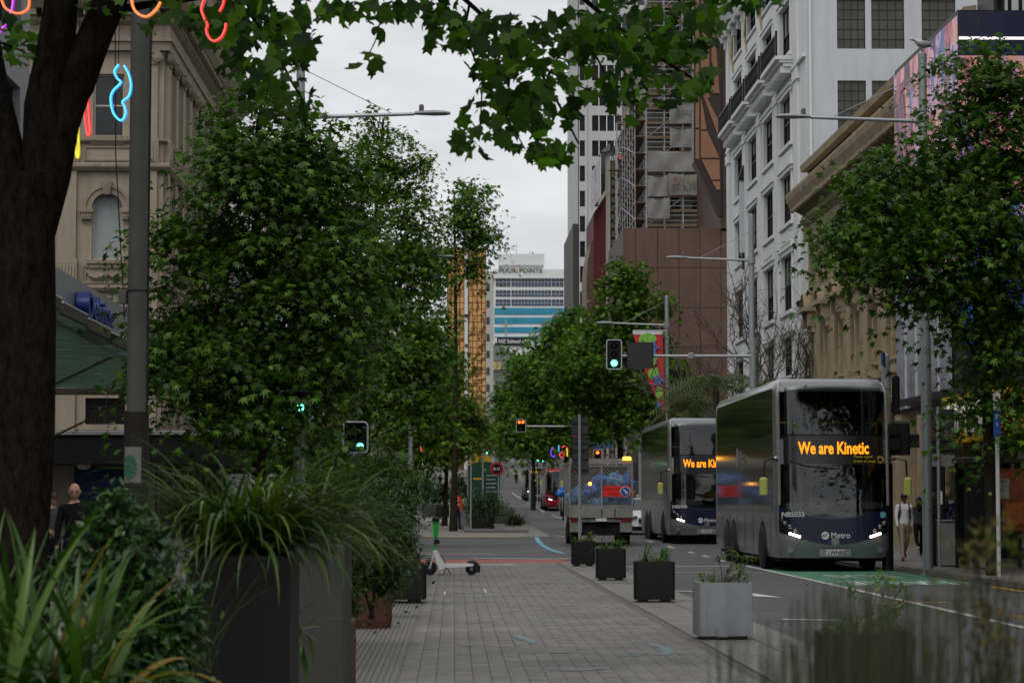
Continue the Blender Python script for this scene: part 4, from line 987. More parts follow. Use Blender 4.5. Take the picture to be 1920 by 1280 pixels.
def scaffold(name, label, x0, x1, z0, z1, y, axis, lifts, nst, rail=(.55, 1.05), tr=.045):
    sf = thing(name, label, 'scaffold', (x0 if axis == 'x' else x1, y if axis == 'x' else x0, z0))
    pos = Vector(sf.location); Wd = abs((x1 - x0))
    def P(u, d, z): return (pos.x + u, y + d, z) if axis == 'x' else (y + d, x0 + u, z)
    for k in range(nst + 1):
        u = Wd * k / nst
        for d in (0, 1.1): MB().cyl(Vector(P(u, d, z0)) - pos, Vector(P(u, d, z1)) - pos, tr, n=5).build('standard', m_tube, sf)
    h = (z1 - z0) / lifts
    for i in range(lifts + 1):
        z = z0 + h * i
        for dz in (0, *rail):
            if z + dz > z1 + .1: continue
            for d in ((0, 1.1) if dz == 0 else (0,)): MB().cyl(Vector(P(-.2, d, z + dz)) - pos, Vector(P(Wd + .2, d, z + dz)) - pos, tr * .85, n=5).build('ledger', m_tube, sf)
        if i:
            a, b = Vector(P(0, .06, z)) - pos, Vector(P(Wd, 1.05, z + .09)) - pos
            pl = MB().box(min(a.x, b.x), max(a.x, b.x), min(a.y, b.y), max(a.y, b.y), a.z, b.z).build('deck', m_plank, sf)
            a, b = Vector(P(0, -.04, z)) - pos, Vector(P(Wd, -.01, z + .22)) - pos
            MB().box(min(a.x, b.x), max(a.x, b.x), min(a.y, b.y), max(a.y, b.y), a.z, b.z).build('toe_board', m_plank, pl)
    for i in range(0, lifts, 2):
        z = z0 + h * i
        MB().cyl(Vector(P(0, -.05, z)) - pos, Vector(P(Wd / 2, -.05, min(z1, z + 2 * h))) - pos, tr * .8, n=5).build('brace', m_tube, sf)
    return sf
zb0 = at(1280, 440, ysf).z; z2 = at(1280, 100, ysf).z
xa, xb = at(1212, 400, ysf).x, at(1350, 400, ysf).x
scaffold('scaffold_tower', 'steel scaffold with grey sheets facing the camera above the brown wall', xa, xb, zb0 - 2, z2 + 10, ysf, 'x', 21, 4)
scaffold('scaffold_tower', 'scaffold running along the street side of the beige building, seen edge on', ysf, ysf + 34, zb0 - 8, at(1212, 195, ysf).z, X0 - 1.3, 'y', 13, 10)
# stair tower with ladders
stw = scaffold('scaffold_stair', 'narrow scaffold stair tower with ladders at the street corner of the works', at(1157, 300, ysf + 20).x, at(1180, 300, ysf + 20).x, zb0 - 8, at(1170, 232, ysf + 20).z, ysf + 20, 'x', 12, 1)
for i in range(6):
    z = zb0 - 6 + i * 4.3 - stw.location.z; q = MB()
    for s in (0, .5): q.cyl((.5 + s, -.2, z), (1.1 + s, -.2, z + 3.8), .05, n=4)
    for k in range(8): q.cyl((.55 + .075 * k, -.2, z + .3 + .45 * k), (1.05 + .075 * k, -.2, z + .3 + .45 * k), .035, n=4)
    q.build('ladder', M('ladder_alloy', (.5, .5, .5), .5), stw)
# wrinkled sheets tied to the scaffold
def net(px0, py0, px1, py1, label, mat, seed, txt=None, dy=-.4):
    a, b = at(px0, py0, ysf + dy), at(px1, py1, ysf + dy); t = thing('scaffold_sheet', label, 'sheet', (a.x, ysf + dy, b.z))
    W, H = b.x - a.x, a.z - b.z; nx, nz_ = 22, 16; mb = MB(); rr = random.Random(seed); ph = [rr.uniform(0, 6) for _ in range(6)]
    vs = []
    for j in range(nz_ + 1):
        for i in range(nx + 1):
            u, v = i / nx, j / nz_
            y = .09 * sin(5 * u + 3 * v + ph[0]) + .06 * sin(9 * u - 4 * v + ph[1]) + .03 * sin(15 * u + 6 * v + ph[2])
            top = H * v - (.3 * sin(pi * u) * H * .25 if j == nz_ else 0)
            vs.append((W * u, y * .8, top))
    mb.add(vs, [(j * (nx + 1) + i, j * (nx + 1) + i + 1, (j + 1) * (nx + 1) + i + 1, (j + 1) * (nx + 1) + i) for j in range(nz_) for i in range(nx)])
    mb.build('netting', mat, t, smooth='all')
    if txt:
        for k, (s_, sz, u, v) in enumerate(txt): text(s_, sz, M('faded_print_%d' % (k % 2), (.12, .12, .12) if k % 2 == 0 else (.3, .2, .13), .8), t, (W * u, -.22, H * v), (pi / 2, 0, 0), .005)
    return t
m_net = M('grey_scaffold_net', (.33, .33, .31), .8, var=.2, scale=.6, trans=.3)
m_net2 = M('clear_scaffold_sheet', (.4, .4, .39), .5, var=.2, scale=.8, trans=.45)
net(1255, 194, 1302, 232, 'grey printed sheet with a grey word on the upper scaffold', m_net, 1, [('Sound', 1.05, .22, .42)])
net(1256, 240, 1302, 276, 'clear sagging sheet under the printed one on the scaffold', m_net2, 2)
net(1214, 282, 1303, 322, 'wide grey sheet at mid height of the scaffold', m_net, 3)
net(1253, 325, 1326, 366, 'grey sheet printed with a scaffolding firm name', m_net, 4, [('SCAFFOLD', .9, .06, .18), ('DYNAMIC', 1.0, .08, .5)])
net(1214, 328, 1252, 368, 'small pale sheet beside the printed firm name', m_net2, 5)
net(1214, 370, 1256, 410, 'torn pale sheet hanging low at the corner of the scaffold', m_net2, 6)

# tall pale tower behind, and a narrow screen fronted theatre
ytw = 300.; base = gz(ytw)
tt = thing('tall_tower', 'tall pale grey tower with dark ribbon windows behind the scaffolding', 'building', (at(1079, 900, ytw).x, ytw, base))
xL, xR = at(1084, 300, ytw).x, at(1330, 300, ytw).x
TF = Fac(tt, (xL, ytw, 0), 0); ww = FPX / ytw
m_tw = M('pale_precast', (.47, .48, .47), .7, var=.08, scale=.15, dirt=.15)
rowz = [at(1100, 57 + 47.2 * k, ytw).z for k in range(-2, 12)]; hh = 30 / ww
hx = [(.2, .85), (1.75, 2.55)]; bands = [(2.65, 8.4), (9.3, 13.5)]
hl = [(a, b, z, z + hh) for z in rowz for a, b in hx + bands]
TF.put('wall', wall_grid(0, xR - xL, 0, 78, hl, .35), m_tw)
for z in rowz:
    for a, b in hx: TF.place('window', pane_mesh(b - a, hh, m_glass), (a + b) / 2, z, .25)
    for a, b in bands:
        n = 6
        for k in range(n): TF.place('window', pane_mesh((b - a) / n - .07, hh, m_glass), a + (b - a) * (k + .5) / n, z, .22)
TF.put('seam', MB().box(1.2, 1.26, -.03, 0, 0, 78).box(8.8, 8.86, -.03, 0, 0, 78), M('precast_seam', (.2, .2, .2), .8))
MB().box(xL - tt.location.x - .65, xL - tt.location.x - .02, .3, 25, 0, 33).build('shaded_side_wall', M('painted_side_shade', (.045, .042, .04), .6), tt)  # dark colour stands in for shade on the tower's street side
Fac(tt, (xL, ytw + 28, 0), -pi / 2).put('wall', MB().box(0, 28, 0, .1, 0, 78), m_tw)
yth = 258.; th = thing('theatre_front', 'narrow theatre front with a white gridded screen over a dark red wall', 'building', (at(1110, 900, yth).x, yth, gz(yth)))
def thp(pts, d0, d1, nm, mat):
    mb = MB().prism([(at(px, py, yth).x, at(px, py, yth).z) for px, py in pts], yth + d0, yth + d1); mb.v = [(x - th.location.x, y - yth, z - gz(yth)) for x, y, z in mb.v]
    me = mb.mesh(nm, mat); recalc(me); return link(nm, me, th)
thp([(1113, 905), (1113, 400), (1136, 365), (1136, 905)], 0, 14, 'red_wall', M('dark_red_render', (.09, .014, .018), .7, var=.15, scale=.4))
for k in range(5):
    for j in range(2):
        x0, x1 = 1106 + 9.5 * j, 1106 + 9.5 * (j + 1) - .6; f = lambda x: -(x - 1106) * 1.75
        y0, y1 = 330 + 14.6 * k, 330 + 14.6 * (k + 1) - .8
        thp([(x0, y0 + f(x0)), (x0, y1 + f(x0)), (x1, y1 + f(x1)), (x1, y0 + f(x1))], -1.2, -.9, 'screen_panel', M('screen_white_panel', (.5, .47, .5), .4, var=.1))
thp([(1126, 288), (1126, 370), (1134, 358), (1134, 288)], -.6, 0, 'dark_glass', m_glass)
thp([(1136, 905), (1136, 284), (1144, 284), (1144, 905)], -.4, 14, 'cream_pier', M('cream_pier', (.36, .34, .3), .8))
thp([(1125, 287), (1143, 270), (1143, 284), (1136, 287)], -.8, 3, 'roof_wedge', M('brown_cap', (.2, .16, .14), .7))
thp([(1144, 905), (1144, 300), (1160, 300), (1160, 905)], .5, 14, 'stone_side', M('dark_stone_side', (.1, .09, .075), .8, var=.3))
q = MB()
for k in range(14): p = at(1151, 310 + k * 16, yth); q.box(p.x - .25 - th.location.x, p.x + .25 - th.location.x, .35, .5, p.z - gz(yth) - .3, p.z - gz(yth) + .3)
q.build('quoin_block', M('quoin_pale', (.3, .27, .22), .8), th)
mbk = thp([(1100, 905), (1100, 520), (1102, 490), (1106, 470), (1108, 455), (1113, 450), (1113, 905)], .2, 10, 'brown_gable', m_brn)
# shops low down on the right with an illegible dark fascia
sm_ = thing('dark_shopfront', 'dark shopfront fascia with two pale letters beyond the second bus', 'shop', (14.6, 140, gz(140)))
MB().box(-1.2, 0, 0, 50, 2.8, 4.0).build('fascia', m_black, sm_)
MB().box(.02, 12, 6, 60, 0, 7).build('wall', M('shop_dark_wall', (.06, .05, .045), .7), sm_)
text('SM', 1.1, M('letters_pale', (.4, .38, .34)), sm_, (-1.2, -.06, 3.0), (pi / 2, 0, 0), .03)
# ================================================================== vehicles
m_silver = M('bus_silver', (.21, .22, .225), .28, metal=.35, var=.06, scale=1.5, coat=.4, dirt=.12)
m_bgrey = M('bus_grey_band', (.022, .024, .025), .12, metal=.2, var=.1, coat=.5)
m_navy = M('bus_navy', (.008, .012, .035), .3, var=.1, coat=.5)
m_bglass = M('bus_tinted_glass', (.012, .014, .014), .06, var=.2, scale=.6, spec=.7, bump=.02, bscale=3)
m_wscr = bpy.data.materials.new('bus_windscreen'); m_wscr.use_nodes = True
def glazing(m, tint, ior):
    t = m.node_tree; t.nodes.remove(t.nodes['Principled BSDF']); lk = t.links.new
    f_ = t.nodes.new('ShaderNodeFresnel'); f_.inputs[0].default_value = ior; tr = t.nodes.new('ShaderNodeBsdfTransparent'); tr.inputs[0].default_value = tint
    gl = t.nodes.new('ShaderNodeBsdfGlossy'); gl.inputs['Roughness'].default_value = .03; ms = t.nodes.new('ShaderNodeMixShader')
    n = t.nodes.new('ShaderNodeTexNoise'); n.inputs['Scale'].default_value = 1.2; bp = t.nodes.new('ShaderNodeBump'); bp.inputs['Strength'].default_value = .15; bp.inputs['Distance'].default_value = .03
    c = t.nodes.new('ShaderNodeTexCoord'); lk(c.outputs['Object'], n.inputs['Vector']); lk(n.outputs[0], bp.inputs['Height']); lk(bp.outputs[0], gl.inputs['Normal'])
    lk(f_.outputs[0], ms.inputs[0]); lk(tr.outputs[0], ms.inputs[1]); lk(gl.outputs[0], ms.inputs[2]); lk(ms.outputs[0], t.nodes['Material Output'].inputs['Surface'])
glazing(m_wscr, (.5, .53, .53, 1), 1.85)
m_rubber = M('tyre_rubber', (.014, .014, .014), .85, var=.2, scale=8)
m_rim = M('wheel_rim', (.3, .3, .3), .4, metal=.7, var=.15)
m_int = M('bus_interior_dark', (.07, .07, .075), .7)
m_yrail = M('yellow_handrail', (.6, .42, .02), .4)
m_seat = M('seat_fabric', (.07, .09, .14), .8)
m_mirror = M('mirror_lime', (.4, .4, .11), .4, var=.06)
m_led = M('headlight_led', (1, 1, 1), .3, emit=(1, .82, .74), estr=9)
m_amberled = M('destination_amber', (1, .4, .02), .5, emit=(1, .27, .008), estr=1.35)
m_lens = M('lamp_lens', (.2, .2, .21), .1, metal=.4)
m_tail = M('tail_lamp_red', (.13, .006, .006), .3)
m_plate = M('number_plate_white', (.55, .55, .53), .5)
m_black_t = M('print_black', (.01, .01, .01), .6)
m_wh_t = M('print_white', (.6, .6, .6), .5)
m_under = M('underbody_black', (.008, .008, .008), .9)

def wheel(parent, x, y, r, w, side):
    t = MB().lathe([(r * .62, -w / 2), (r * .9, -w / 2), (r, -w * .36), (r, w * .36), (r * .9, w / 2), (r * .62, w / 2)], n=22, axis='x').mesh('wheel', m_rubber, True)
    o = link('wheel', t, parent, (x, y, r))
    rm = MB().lathe([(r * .62, side * w * .42), (r * .56, side * w * .5), (r * .42, side * w * .2), (r * .3, side * w * .25), (r * .2, side * w * .48), (.02, side * w * .5)], n=18, axis='x')
    for k in range(8): a = 2 * pi * k / 8; rm.lathe([(.022, side * w * .2), (.022, side * w * .34)], (0, r * .38 * cos(a), r * .38 * sin(a)), 5, 'x')
    me = rm.mesh('rim', m_rim, True); recalc(me); link('rim', me, o)
    return o

def make_bus(name, label, loc, rz, H=4.25, Ln=12.6, decks=2, paint=None, dest='We are Kinetic', fleet='NB5033', plate='LWN82', wide=2.5, group=None, lower=None, detail=True, dest2=None):
    paint = paint or m_silver; lower = lower or m_navy
    b = thing(name, label, 'bus', loc, rz, group); hw_ = wide / 2; n_e = 5.0; R = .75
    ztop = H
    def f(z):      # rake of the front with height
        t = (z - .3) / (H - .3)
        return .10 * max(0, (.35 - t)) ** 1.2 * 2 * -0 + .32 * max(0, t - .28) ** 1.5 + (.12 if z < .4 else 0) + .35 * max(0, (z - (H - .25)) / .25) ** 2
    def hw(z):
        k = max(0, (z - (H - .35)) / .35); return hw_ * (1 - .10 * k * k) - (.04 if z < .36 else 0)
    def front(x, z):
        w = hw(z); q = min(1, abs(x) / w); return f(z) + R * (1 - (1 - q ** n_e) ** (1 / n_e))
    zs = [.3, .34, .5, .8, 1.1, 1.3]
    if decks == 2: zs += [1.6, 2.0, 2.35, 2.5, 2.9, 3.05, 3.5, 3.9, H - .3, H - .15, H - .06, H]
    else: zs += [1.6, 2.0, 2.35, H - .5, H - .3, H - .15, H - .06, H]
    ts = [i / 20 for i in range(21)]
    ang = [pi * t for t in ts]
    def plan(z):
        w = hw(z); P = []
        for a in ang:
            c, s = cos(pi - a), sin(a)
            x = w * (abs(c) ** (2 / n_e)) * (1 if c > 0 else -1); y = f(z) + R * (1 - abs(s) ** (2 / n_e)); P.append((x, y))
        P += [(w, 2.0), (w, Ln - .1), (w - .1, Ln), (-w + .1, Ln), (-w, Ln - .1), (-w, 2.0)]
        return P
    win_lo = (1.16, 2.36); win_hi = (2.95, H - .2) if decks == 2 else (9, 9)
    if decks == 1: win_lo = (1.1, 2.55)
    mb = MB(); np_ = len(plan(1)); vs = []
    for z in zs: vs += [(x, y, z) for x, y in plan(z)]
    fs = []
    for i in range(len(zs) - 1):
        zc = (zs[i] + zs[i + 1]) / 2
        for k in range(np_):
            j = (k + 1) % np_
            if 3 <= k <= 16 and (win_lo[0] + .1 < zc < win_lo[1] or win_hi[0] < zc < win_hi[1] - .1): continue
            fs.append((i * np_ + k, i * np_ + j, (i + 1) * np_ + j, (i + 1) * np_ + k))
    k0 = (len(zs) - 1) * np_; fs.append(tuple(range(k0, k0 + np_)))
    mb.add(vs, fs); mb.build('body', paint, b, smooth=True)
    def patch(nm, x0, x1, z0, z1, mat, off=.012, nx=20, nzz=5, par=None):
        g0 = z0 if callable(z0) else (lambda x: z0); g1 = z1 if callable(z1) else (lambda x: z1)
        vs = []; q = MB()
        # sample x finely near the corners
        for j in range(nzz + 1):
            for i in range(nx + 1):
                a = x0 + (x1 - x0) * i / nx; z = g0(a) + (g1(a) - g0(a)) * j / nzz
                x = max(-hw(z) * .9995, min(hw(z) * .9995, a * hw(z) / hw_))
                vs.append((x * (1 + .004), front(x, z) - off, z))
        q.add(vs, [(j * (nx + 1) + i, j * (nx + 1) + i + 1, (j + 1) * (nx + 1) + i + 1, (j + 1) * (nx + 1) + i) for j in range(nzz) for i in range(nx)])
        return q.build(nm, mat, par or b, smooth='all')
    smile = lambda c, e: (lambda x: c + (e - c) * (abs(x) / hw_) ** 2.2)
    if decks == 2:
        patch('upper_windscreen', -1.08, 1.08, 3.0, smile(H - .17, H - .24), m_wscr, .02)
        d = patch('destination_panel', -1.1, 1.1, 2.36, 2.98, m_bgrey if False else M('blind_black', (.01, .01, .011), .15, spec=.6), .014)
        patch('lower_windscreen', -1.13, 1.13, smile(1.18, 1.46), 2.35, m_wscr)
        patch('front_panel', -1.2, 1.2, smile(.60, 1.02), smile(1.16, 1.47), lower, .010)
    else:
        d = patch('destination_panel', -1.1, 1.1, H - .62, H - .18, M('blind_black', (.01, .01, .011), .15, spec=.6), .014)
        patch('lower_windscreen', -1.16, 1.16, smile(1.05, 1.3), H - .64, m_wscr)
        patch('front_panel', -1.18, 1.18, smile(.55, .9), smile(1.03, 1.28), lower, .010)
    # trim strips up the corners of the front
    for s in (-1, 1):
        q = MB(); pts = []
        for i in range(15):
            z = 1.45 + (H - .1 - 1.45) * i / 14; x = s * hw(z) * .955; pts.append((x, front(x, z) - .03, z))
        q.tube(pts, .035, 6); q.build('corner_trim', M('bus_bright_trim', (.4, .38, .36), .3, metal=.6), b, smooth=True)
    # destination words
    zt_ = 2.58 if decks == 2 else H - .52
    if dest: text(dest, .37 if decks == 2 else .2, m_amberled, d, (-.79 if decks == 2 else -.7, front(0, zt_) - .035, zt_), (radians(88), 0, 0), .004, offset=.009, sx=.675 if decks == 2 else .8)
    if dest2: text(dest2, .17, m_amberled, d, (-.5, front(0, zt_ - .16) - .035, zt_ - .17), (radians(88), 0, 0), .004)
    # side glazing
    for s in (-1, 1):
        rows_ = ((3.0, H - .2), (1.3, 2.3)) if decks == 2 else ((1.15, H - .45),)
        for z0, z1 in rows_:
            y = .82; k = 0
            while y < Ln - .8:
                y1 = min(y + 1.72, Ln - .5)
                MB().box(s * (hw_ + .004) - .004, s * (hw_ + .004) + .004, y + .012, y1 - .012, z0, z1).build('side_window', m_bglass, b); y = y1
        if decks == 2: MB().box(s * (hw_ + .003) - .003, s * (hw_ + .003) + .003, .82, Ln - .4, 2.31, 2.99).build('side_band', m_bgrey, b)
        y = 1.2
        if detail:
            while y < Ln - .6:
                MB().box(s * (hw_ + .003) - .003, s * (hw_ + .003) + .003, y, y + .012, .36, 1.22).build('panel_seam', m_black_t, b); y += 1.6
    if decks == 2 and detail:
        text('Metro', .5, M('print_grey', (.2, .2, .205), .4), b, (-hw_ - .012, Ln - 5.6, 2.45), (pi / 2, 0, -pi / 2), .002)
        o = MB().lathe([(.26, -.004), (.26, .0)], (-hw_ - .008, Ln - 5.1, 2.62), 20, 'x').build('logo_disc', MATS['print_grey'], b)
    # wheels in black arches
    ax = (2.65, 8.35, 9.75) if decks == 2 else (2.6, Ln - 3.3)
    for s in (-1, 1):
        for y in ax:
            MB().lathe([(.60, -.006), (.60, .006)], (s * (hw_ + .002), y, .5), 24, 'x').build('wheel_arch', m_under, b)
            wheel(b, s * (hw_ - .1), y, .49, .3, s)
    MB().box(-hw_ + .12, hw_ - .12, .5, Ln - .2, .22, .5).build('chassis', m_under, b)
    # lamps
    for s in (-1, 1):
        xs_h = s * hw_ * .78; zc = .88
        patch('headlamp_cluster', min(s * .72, s * 1.2), max(s * .72, s * 1.2), (lambda x: .70 + .35 * (abs(x) - .72)), (lambda x: .84 + .62 * (abs(x) - .72)), M('lamp_black', (.01, .01, .012), .15, spec=.6), .016, 10, 4)
        for i, (dx, dz, r) in enumerate(((.87, .9, .045), (.99, .985, .05), (1.09, 1.06, .05))):
            MB().sphere((s * dx, front(s * dx, dz) - .02, dz), r, 10, 6).build('lamp', m_lens, b, smooth='all')
        for i in range(4):
            x = s * (.79 + i * .065); z = .765 + i * .022
            MB().box(x - .027, x + .027, front(x, z) - .045, front(x, z) - .015, z - .022, z + .022).build('headlight', m_led, b)
        MB().lathe([(.07, -.03), (.06, .0)], (s * .98, front(s * .98, .5), .48), 12, 'y').build('fog_lamp', m_lens, b)
    # plate, numbers, badge
    pb = MB().bbox(-.36, .36, front(0, .42) - .015, front(0, .42) + .02, .33, .51, .02).build('plate_recess', m_silver, b)
    p = MB().box(-.2, .2, front(0, .42) - .025, front(0, .42) - .016, .36, .48).build('number_plate', m_plate, b)
    if plate: text(plate, .12, m_black_t, p, (-.18, front(0, .42) - .03, .378), (pi / 2, 0, 0), .002, offset=.002)
    if detail:
        text('Metro', .17, m_wh_t, b, (-.1, front(0, .76) - .02, .74), (pi / 2, 0, 0), .003, offset=.002)
        MB().lathe([(.085, -.018), (.085, 0)], (-.22, front(-.22, .78), .79), 18, 'y').build('badge', m_wh_t, b)
        text('AT', .09, m_navy, b, (-.285, front(-.22, .78) - .024, .76), (pi / 2, 0, 0), .002, offset=.002)
        MB().lathe([(.09, -.02), (.09, 0)], (0, front(0, .65), .66), 16, 'y').build('maker_badge', m_lens, b).scale = (1, 1, 1)
        text(fleet, .15, m_wh_t, b, (-1.17, front(-1.0, 1.2) - .04, 1.2), (pi / 2, 0, -.16), .002, offset=.002)
        if decks == 2:
            text('Please signal', .085, m_yrail, b, (.42, front(.6, 2.47) - .03, 2.49), (pi / 2, 0, 0), .002)
            text('driver to stop', .085, m_yrail, b, (.42, front(.6, 2.4) - .03, 2.39), (pi / 2, 0, 0), .002)
            MB().lathe([(.075, -.025), (.075, 0)], (1.02, front(1.0, 2.45), 2.45), 16, 'y').build('stop_disc', m_yrail, b)
            MB().lathe([(.055, -.03), (.055, -.024)], (1.02, front(1.0, 2.45), 2.45), 14, 'y').build('stop_disc_face', m_black_t, b)
            MB().lathe([(.07, -.03), (.07, 0)], (1.06, front(1.06, 1.2), 1.24), 16, 'y').build('access_badge', M('badge_teal', (.1, .3, .38), .4), b)
    # mirrors on arms
    zm = 2.42 if decks == 2 else 2.6
    for s in (-1, 1):
        mr = MB().tube([(s * (hw_ - .12), .35, zm), (s * (hw_ + .12), -.02, zm + .05), (s * (hw_ + .3), -.12, zm), (s * (hw_ + .32), -.12, zm - .35)], .022, 6).build('mirror_arm', m_black, b)
        MB().bbox(s * (hw_ + .33) - .09, s * (hw_ + .33) + .09, -.2, -.06, zm - .74, zm - .36, .04).build('mirror', m_mirror, mr)
        MB().sphere((s * (hw_ + .3), -.16, zm - .6), .045, 8, 5).build('mirror_knob', m_mirror, mr)
    MB().sphere((-hw_ + .02, .4, zm + .06), .055, 8, 6).build('marker_lamp', M('lamp_white', (.6, .6, .6), .2), b)
    # wiper
    q = MB().tube([(-1.0, front(-1.0, 2.36) - .05, 2.42), (-.6, front(-.6, 2.3) - .05, 2.3), (.1, front(0, 2.26) - .04, 2.24)], .015, 5); q.build('wiper', m_black, b)
    # interior seen through the windscreens
    it = MB().box(-hw_ + .06, hw_ - .06, 1.0, Ln - .3, .52, .6)
    if decks == 2: it.box(-hw_ + .06, hw_ - .06, .5, Ln - .3, 2.42, 2.55)
    it.box(-hw_ + .06, hw_ - .06, 5.6, 5.7, .6, H - .2); it.build('saloon', m_int, b)
    MB().box(-1.1, 1.1, .45, .95, .7, 1.24).box(-1.0, -.1, .5, .95, 1.24, 1.5).build('dashboard', M('dashboard_pale_reflection', (.55, .55, .54), .5), b)  # pale colour and raised left block imitate the reflection off the dash top
    o = MB().lathe([(.2, -.015), (.22, 0), (.2, .015)], (0, 0, 0), 16).build('steering_wheel', m_black, b); o.location = (.6, 1.0, 1.4); o.rotation_euler = (.9, 0, 0)
    if detail:
        o = MB().box(.35, .85, 1.35, 1.5, 1.05, 1.9).box(.35, .85, 1.2, 1.6, .95, 1.05).build('driver_seat', m_seat, b)
        MB().tube([(-.3, 1.6, .6), (-.3, 1.6, 2.4)], .02, 6).build('pole', m_yrail, b)
        MB().tube([(.2, 1.7, 1.55), (1.1, 1.7, 1.55)], .02, 6).tube([(.62, 1.7, 1.3), (.62, 1.7, 1.55)], .02, 6).build('rail', m_yrail, b)
        MB().box(-.55, -.3, 1.9, 2.0, .7, 2.2).build('red_partition', M('partition_red', (.25, .02, .05), .5), b)
        MB().box(.62, 1.05, front(.8, 1.45) + .05, front(.8, 1.45) + .06, 1.38, 1.52).build('paper_notice', m_wh_t, b)
    if decks == 2:
        MB().tube([(-1.1, .75, 3.28), (-.75, .75, 3.28)], .022, 6).tube([(-.2, .75, 3.28), (.45, .75, 3.28)], .022, 6).tube([(.12, .75, 2.95), (.12, .75, 3.28)], .022, 6).tube([(.85, .75, 3.28), (1.1, .75, 3.28)], .022, 6).build('upper_rail', m_yrail, b)
        for i in range(3):
            for x in (-.85, -.4, .4, .85):
                MB().bbox(x - .2, x + .2, 1.7 + i * 1.1, 1.82 + i * 1.1, 2.6, 3.45, .03).build('seat_back', m_seat, b)
        for x in (-.15, .2): MB().tube([(x, 1.6, 2.55), (x, 1.6, 3.95)], .018, 6).build('upper_pole', m_yrail, b)
    return b
BG = 'double decker buses queuing on the right'
make_bus('double_decker_bus', 'silver and navy double decker bus in front, fleet number NB5033, lit headlights', (8.36, 52.9, .01), 0, group=BG)
make_bus('double_decker_bus', 'silver double decker bus half hidden behind the front one, number NB5040', (8.55, 81.5, gz(83) + .01), 0, fleet='NB5040', plate='LTK272', group=BG)
make_bus('single_decker_bus', 'red single decker city bus half hidden behind the caged truck', (8.15, 181, gz(184) + .02), 0, 3.1, 11.5, 1, M('bus_red', (.3, .012, .018), .3, var=.05, coat=.4), '', '', '', lower=MATS['bus_red'], detail=False)
make_bus('single_decker_bus', 'dark grey single decker bus coming down behind the red one', (7.95, 226, gz(229) + .02), 0, 3.1, 11.5, 1, M('bus_dark_grey', (.09, .09, .095), .3, var=.05, coat=.4), 'CITY LINK', '', '', detail=False)
make_bus('single_decker_bus', 'grey green single decker bus glimpsed through the truck cage', (8.3, 150, gz(152) + .02), 0, 3.1, 11.5, 1, m_silver, 'BRITOMART', '', '', detail=False)

# ---------------------------------------------------------------- caged tipper truck seen from behind
yk = 79.; tk = thing('caged_truck', 'small grey truck with a mesh cage full of blue rubbish bags, seen from behind', 'truck', (4.82, yk, gz(yk) + .01))
m_cage = M('galvanised_cage', (.27, .265, .25), .55, metal=.4, var=.25, scale=3, dirt=.3); m_deck = M('alloy_deck_dirty', (.24, .235, .22), .6, metal=.3, var=.3, scale=2.5, dirt=.5)
Wt = 1.04
MB().bbox(-Wt, Wt, 0, 3.6, .95, 1.06, .01).build('deck', m_deck, tk)
tg = MB().bbox(-Wt, Wt, -.05, 0, .92, 1.26, .01).build('tailgate', m_deck, tk)
for x in (-.7, .02, .45): MB().box(x - .015, x + .015, -.075, -.05, .96, 1.2).build('hinge', m_black, tg)
for s in (-1, 1): MB().bbox(min(s * Wt, s * (Wt - .05)), max(s * Wt, s * (Wt - .05)), 0, 3.6, 1.06, 1.4, .01).build('side_board', m_deck, tk)
for x in (-Wt + .02, 0.02, Wt - .02):
    MB().box(x - .03, x + .03, -.04, .02, 1.26, 2.72).build('cage_post', m_cage, tk)
for s in (-1, 1):
    for y in (1.2, 2.4, 3.55): MB().box(s * (Wt - .03) - .025, s * (Wt - .03) + .025, y - .025, y + .025, 1.4, 2.72).build('cage_post', m_cage, tk)
for z in (1.30, 2.60): MB().box(-Wt, Wt, -.035, .015, z - .025, z + .025).build('cage_rail', m_cage, tk)
MB().box(-Wt, Wt, -.06, .06, 2.66, 2.84).build('cage_header', m_cage, tk)
for s in (-1, 1): MB().box(s * (Wt - .03) - .03, s * (Wt - .03) + .03, 0, 3.6, 2.66, 2.74).build('cage_rail', m_cage, tk)
def lattice(x0, x1, z0, z1, y, pitch=.12, axis='x', r=.0085):
    mb = MB(); W, H = x1 - x0, z1 - z0; k = -H
    def P(u, z): return (u, y, z) if axis == 'x' else (y, u, z)
    while k < W:
        a = max(0, k); b = min(W, k + H)
        if b - a > .01:
            mb.cyl(P(x0 + a, z0 + a - k), P(x0 + b, z0 + b - k), r, n=4); mb.cyl(P(x1 - a, z0 + a - k), P(x1 - b, z0 + b - k), r, n=4)
        k += pitch
    return mb
setprops(lattice(-Wt + .05, -.01, 1.32, 2.58, -.01).build('rear_mesh', m_cage, tk), kind='stuff'); setprops(lattice(.05, Wt - .05, 1.32, 2.58, -.01).build('rear_mesh', m_cage, tk), kind='stuff')
for s in (-1, 1): setprops(lattice(0, 3.55, 1.4, 2.66, s * (Wt - .03), .09, 'y').build('side_mesh', m_cage, tk), kind='stuff')
MB().box(-.95, .95, .12, 3.4, .34, .94).build('chassis', m_under, tk); MB().box(-Wt + .06, Wt - .06, 1.6, 1.7, 1.06, 2.62).build('cage_shade_panel', M('cage_shade_dark', (.035, .033, .03), .8, var=.3), tk); MB().box(-.18, .18, -.06, -.03, .8, .9).build('number_plate', m_plate, tk)  # dark panel across the bed added to imitate the shadowed cage interior
MB().bbox(-Wt, Wt, .02, .12, .78, .9, .01).build('rear_bar', m_deck, tk)
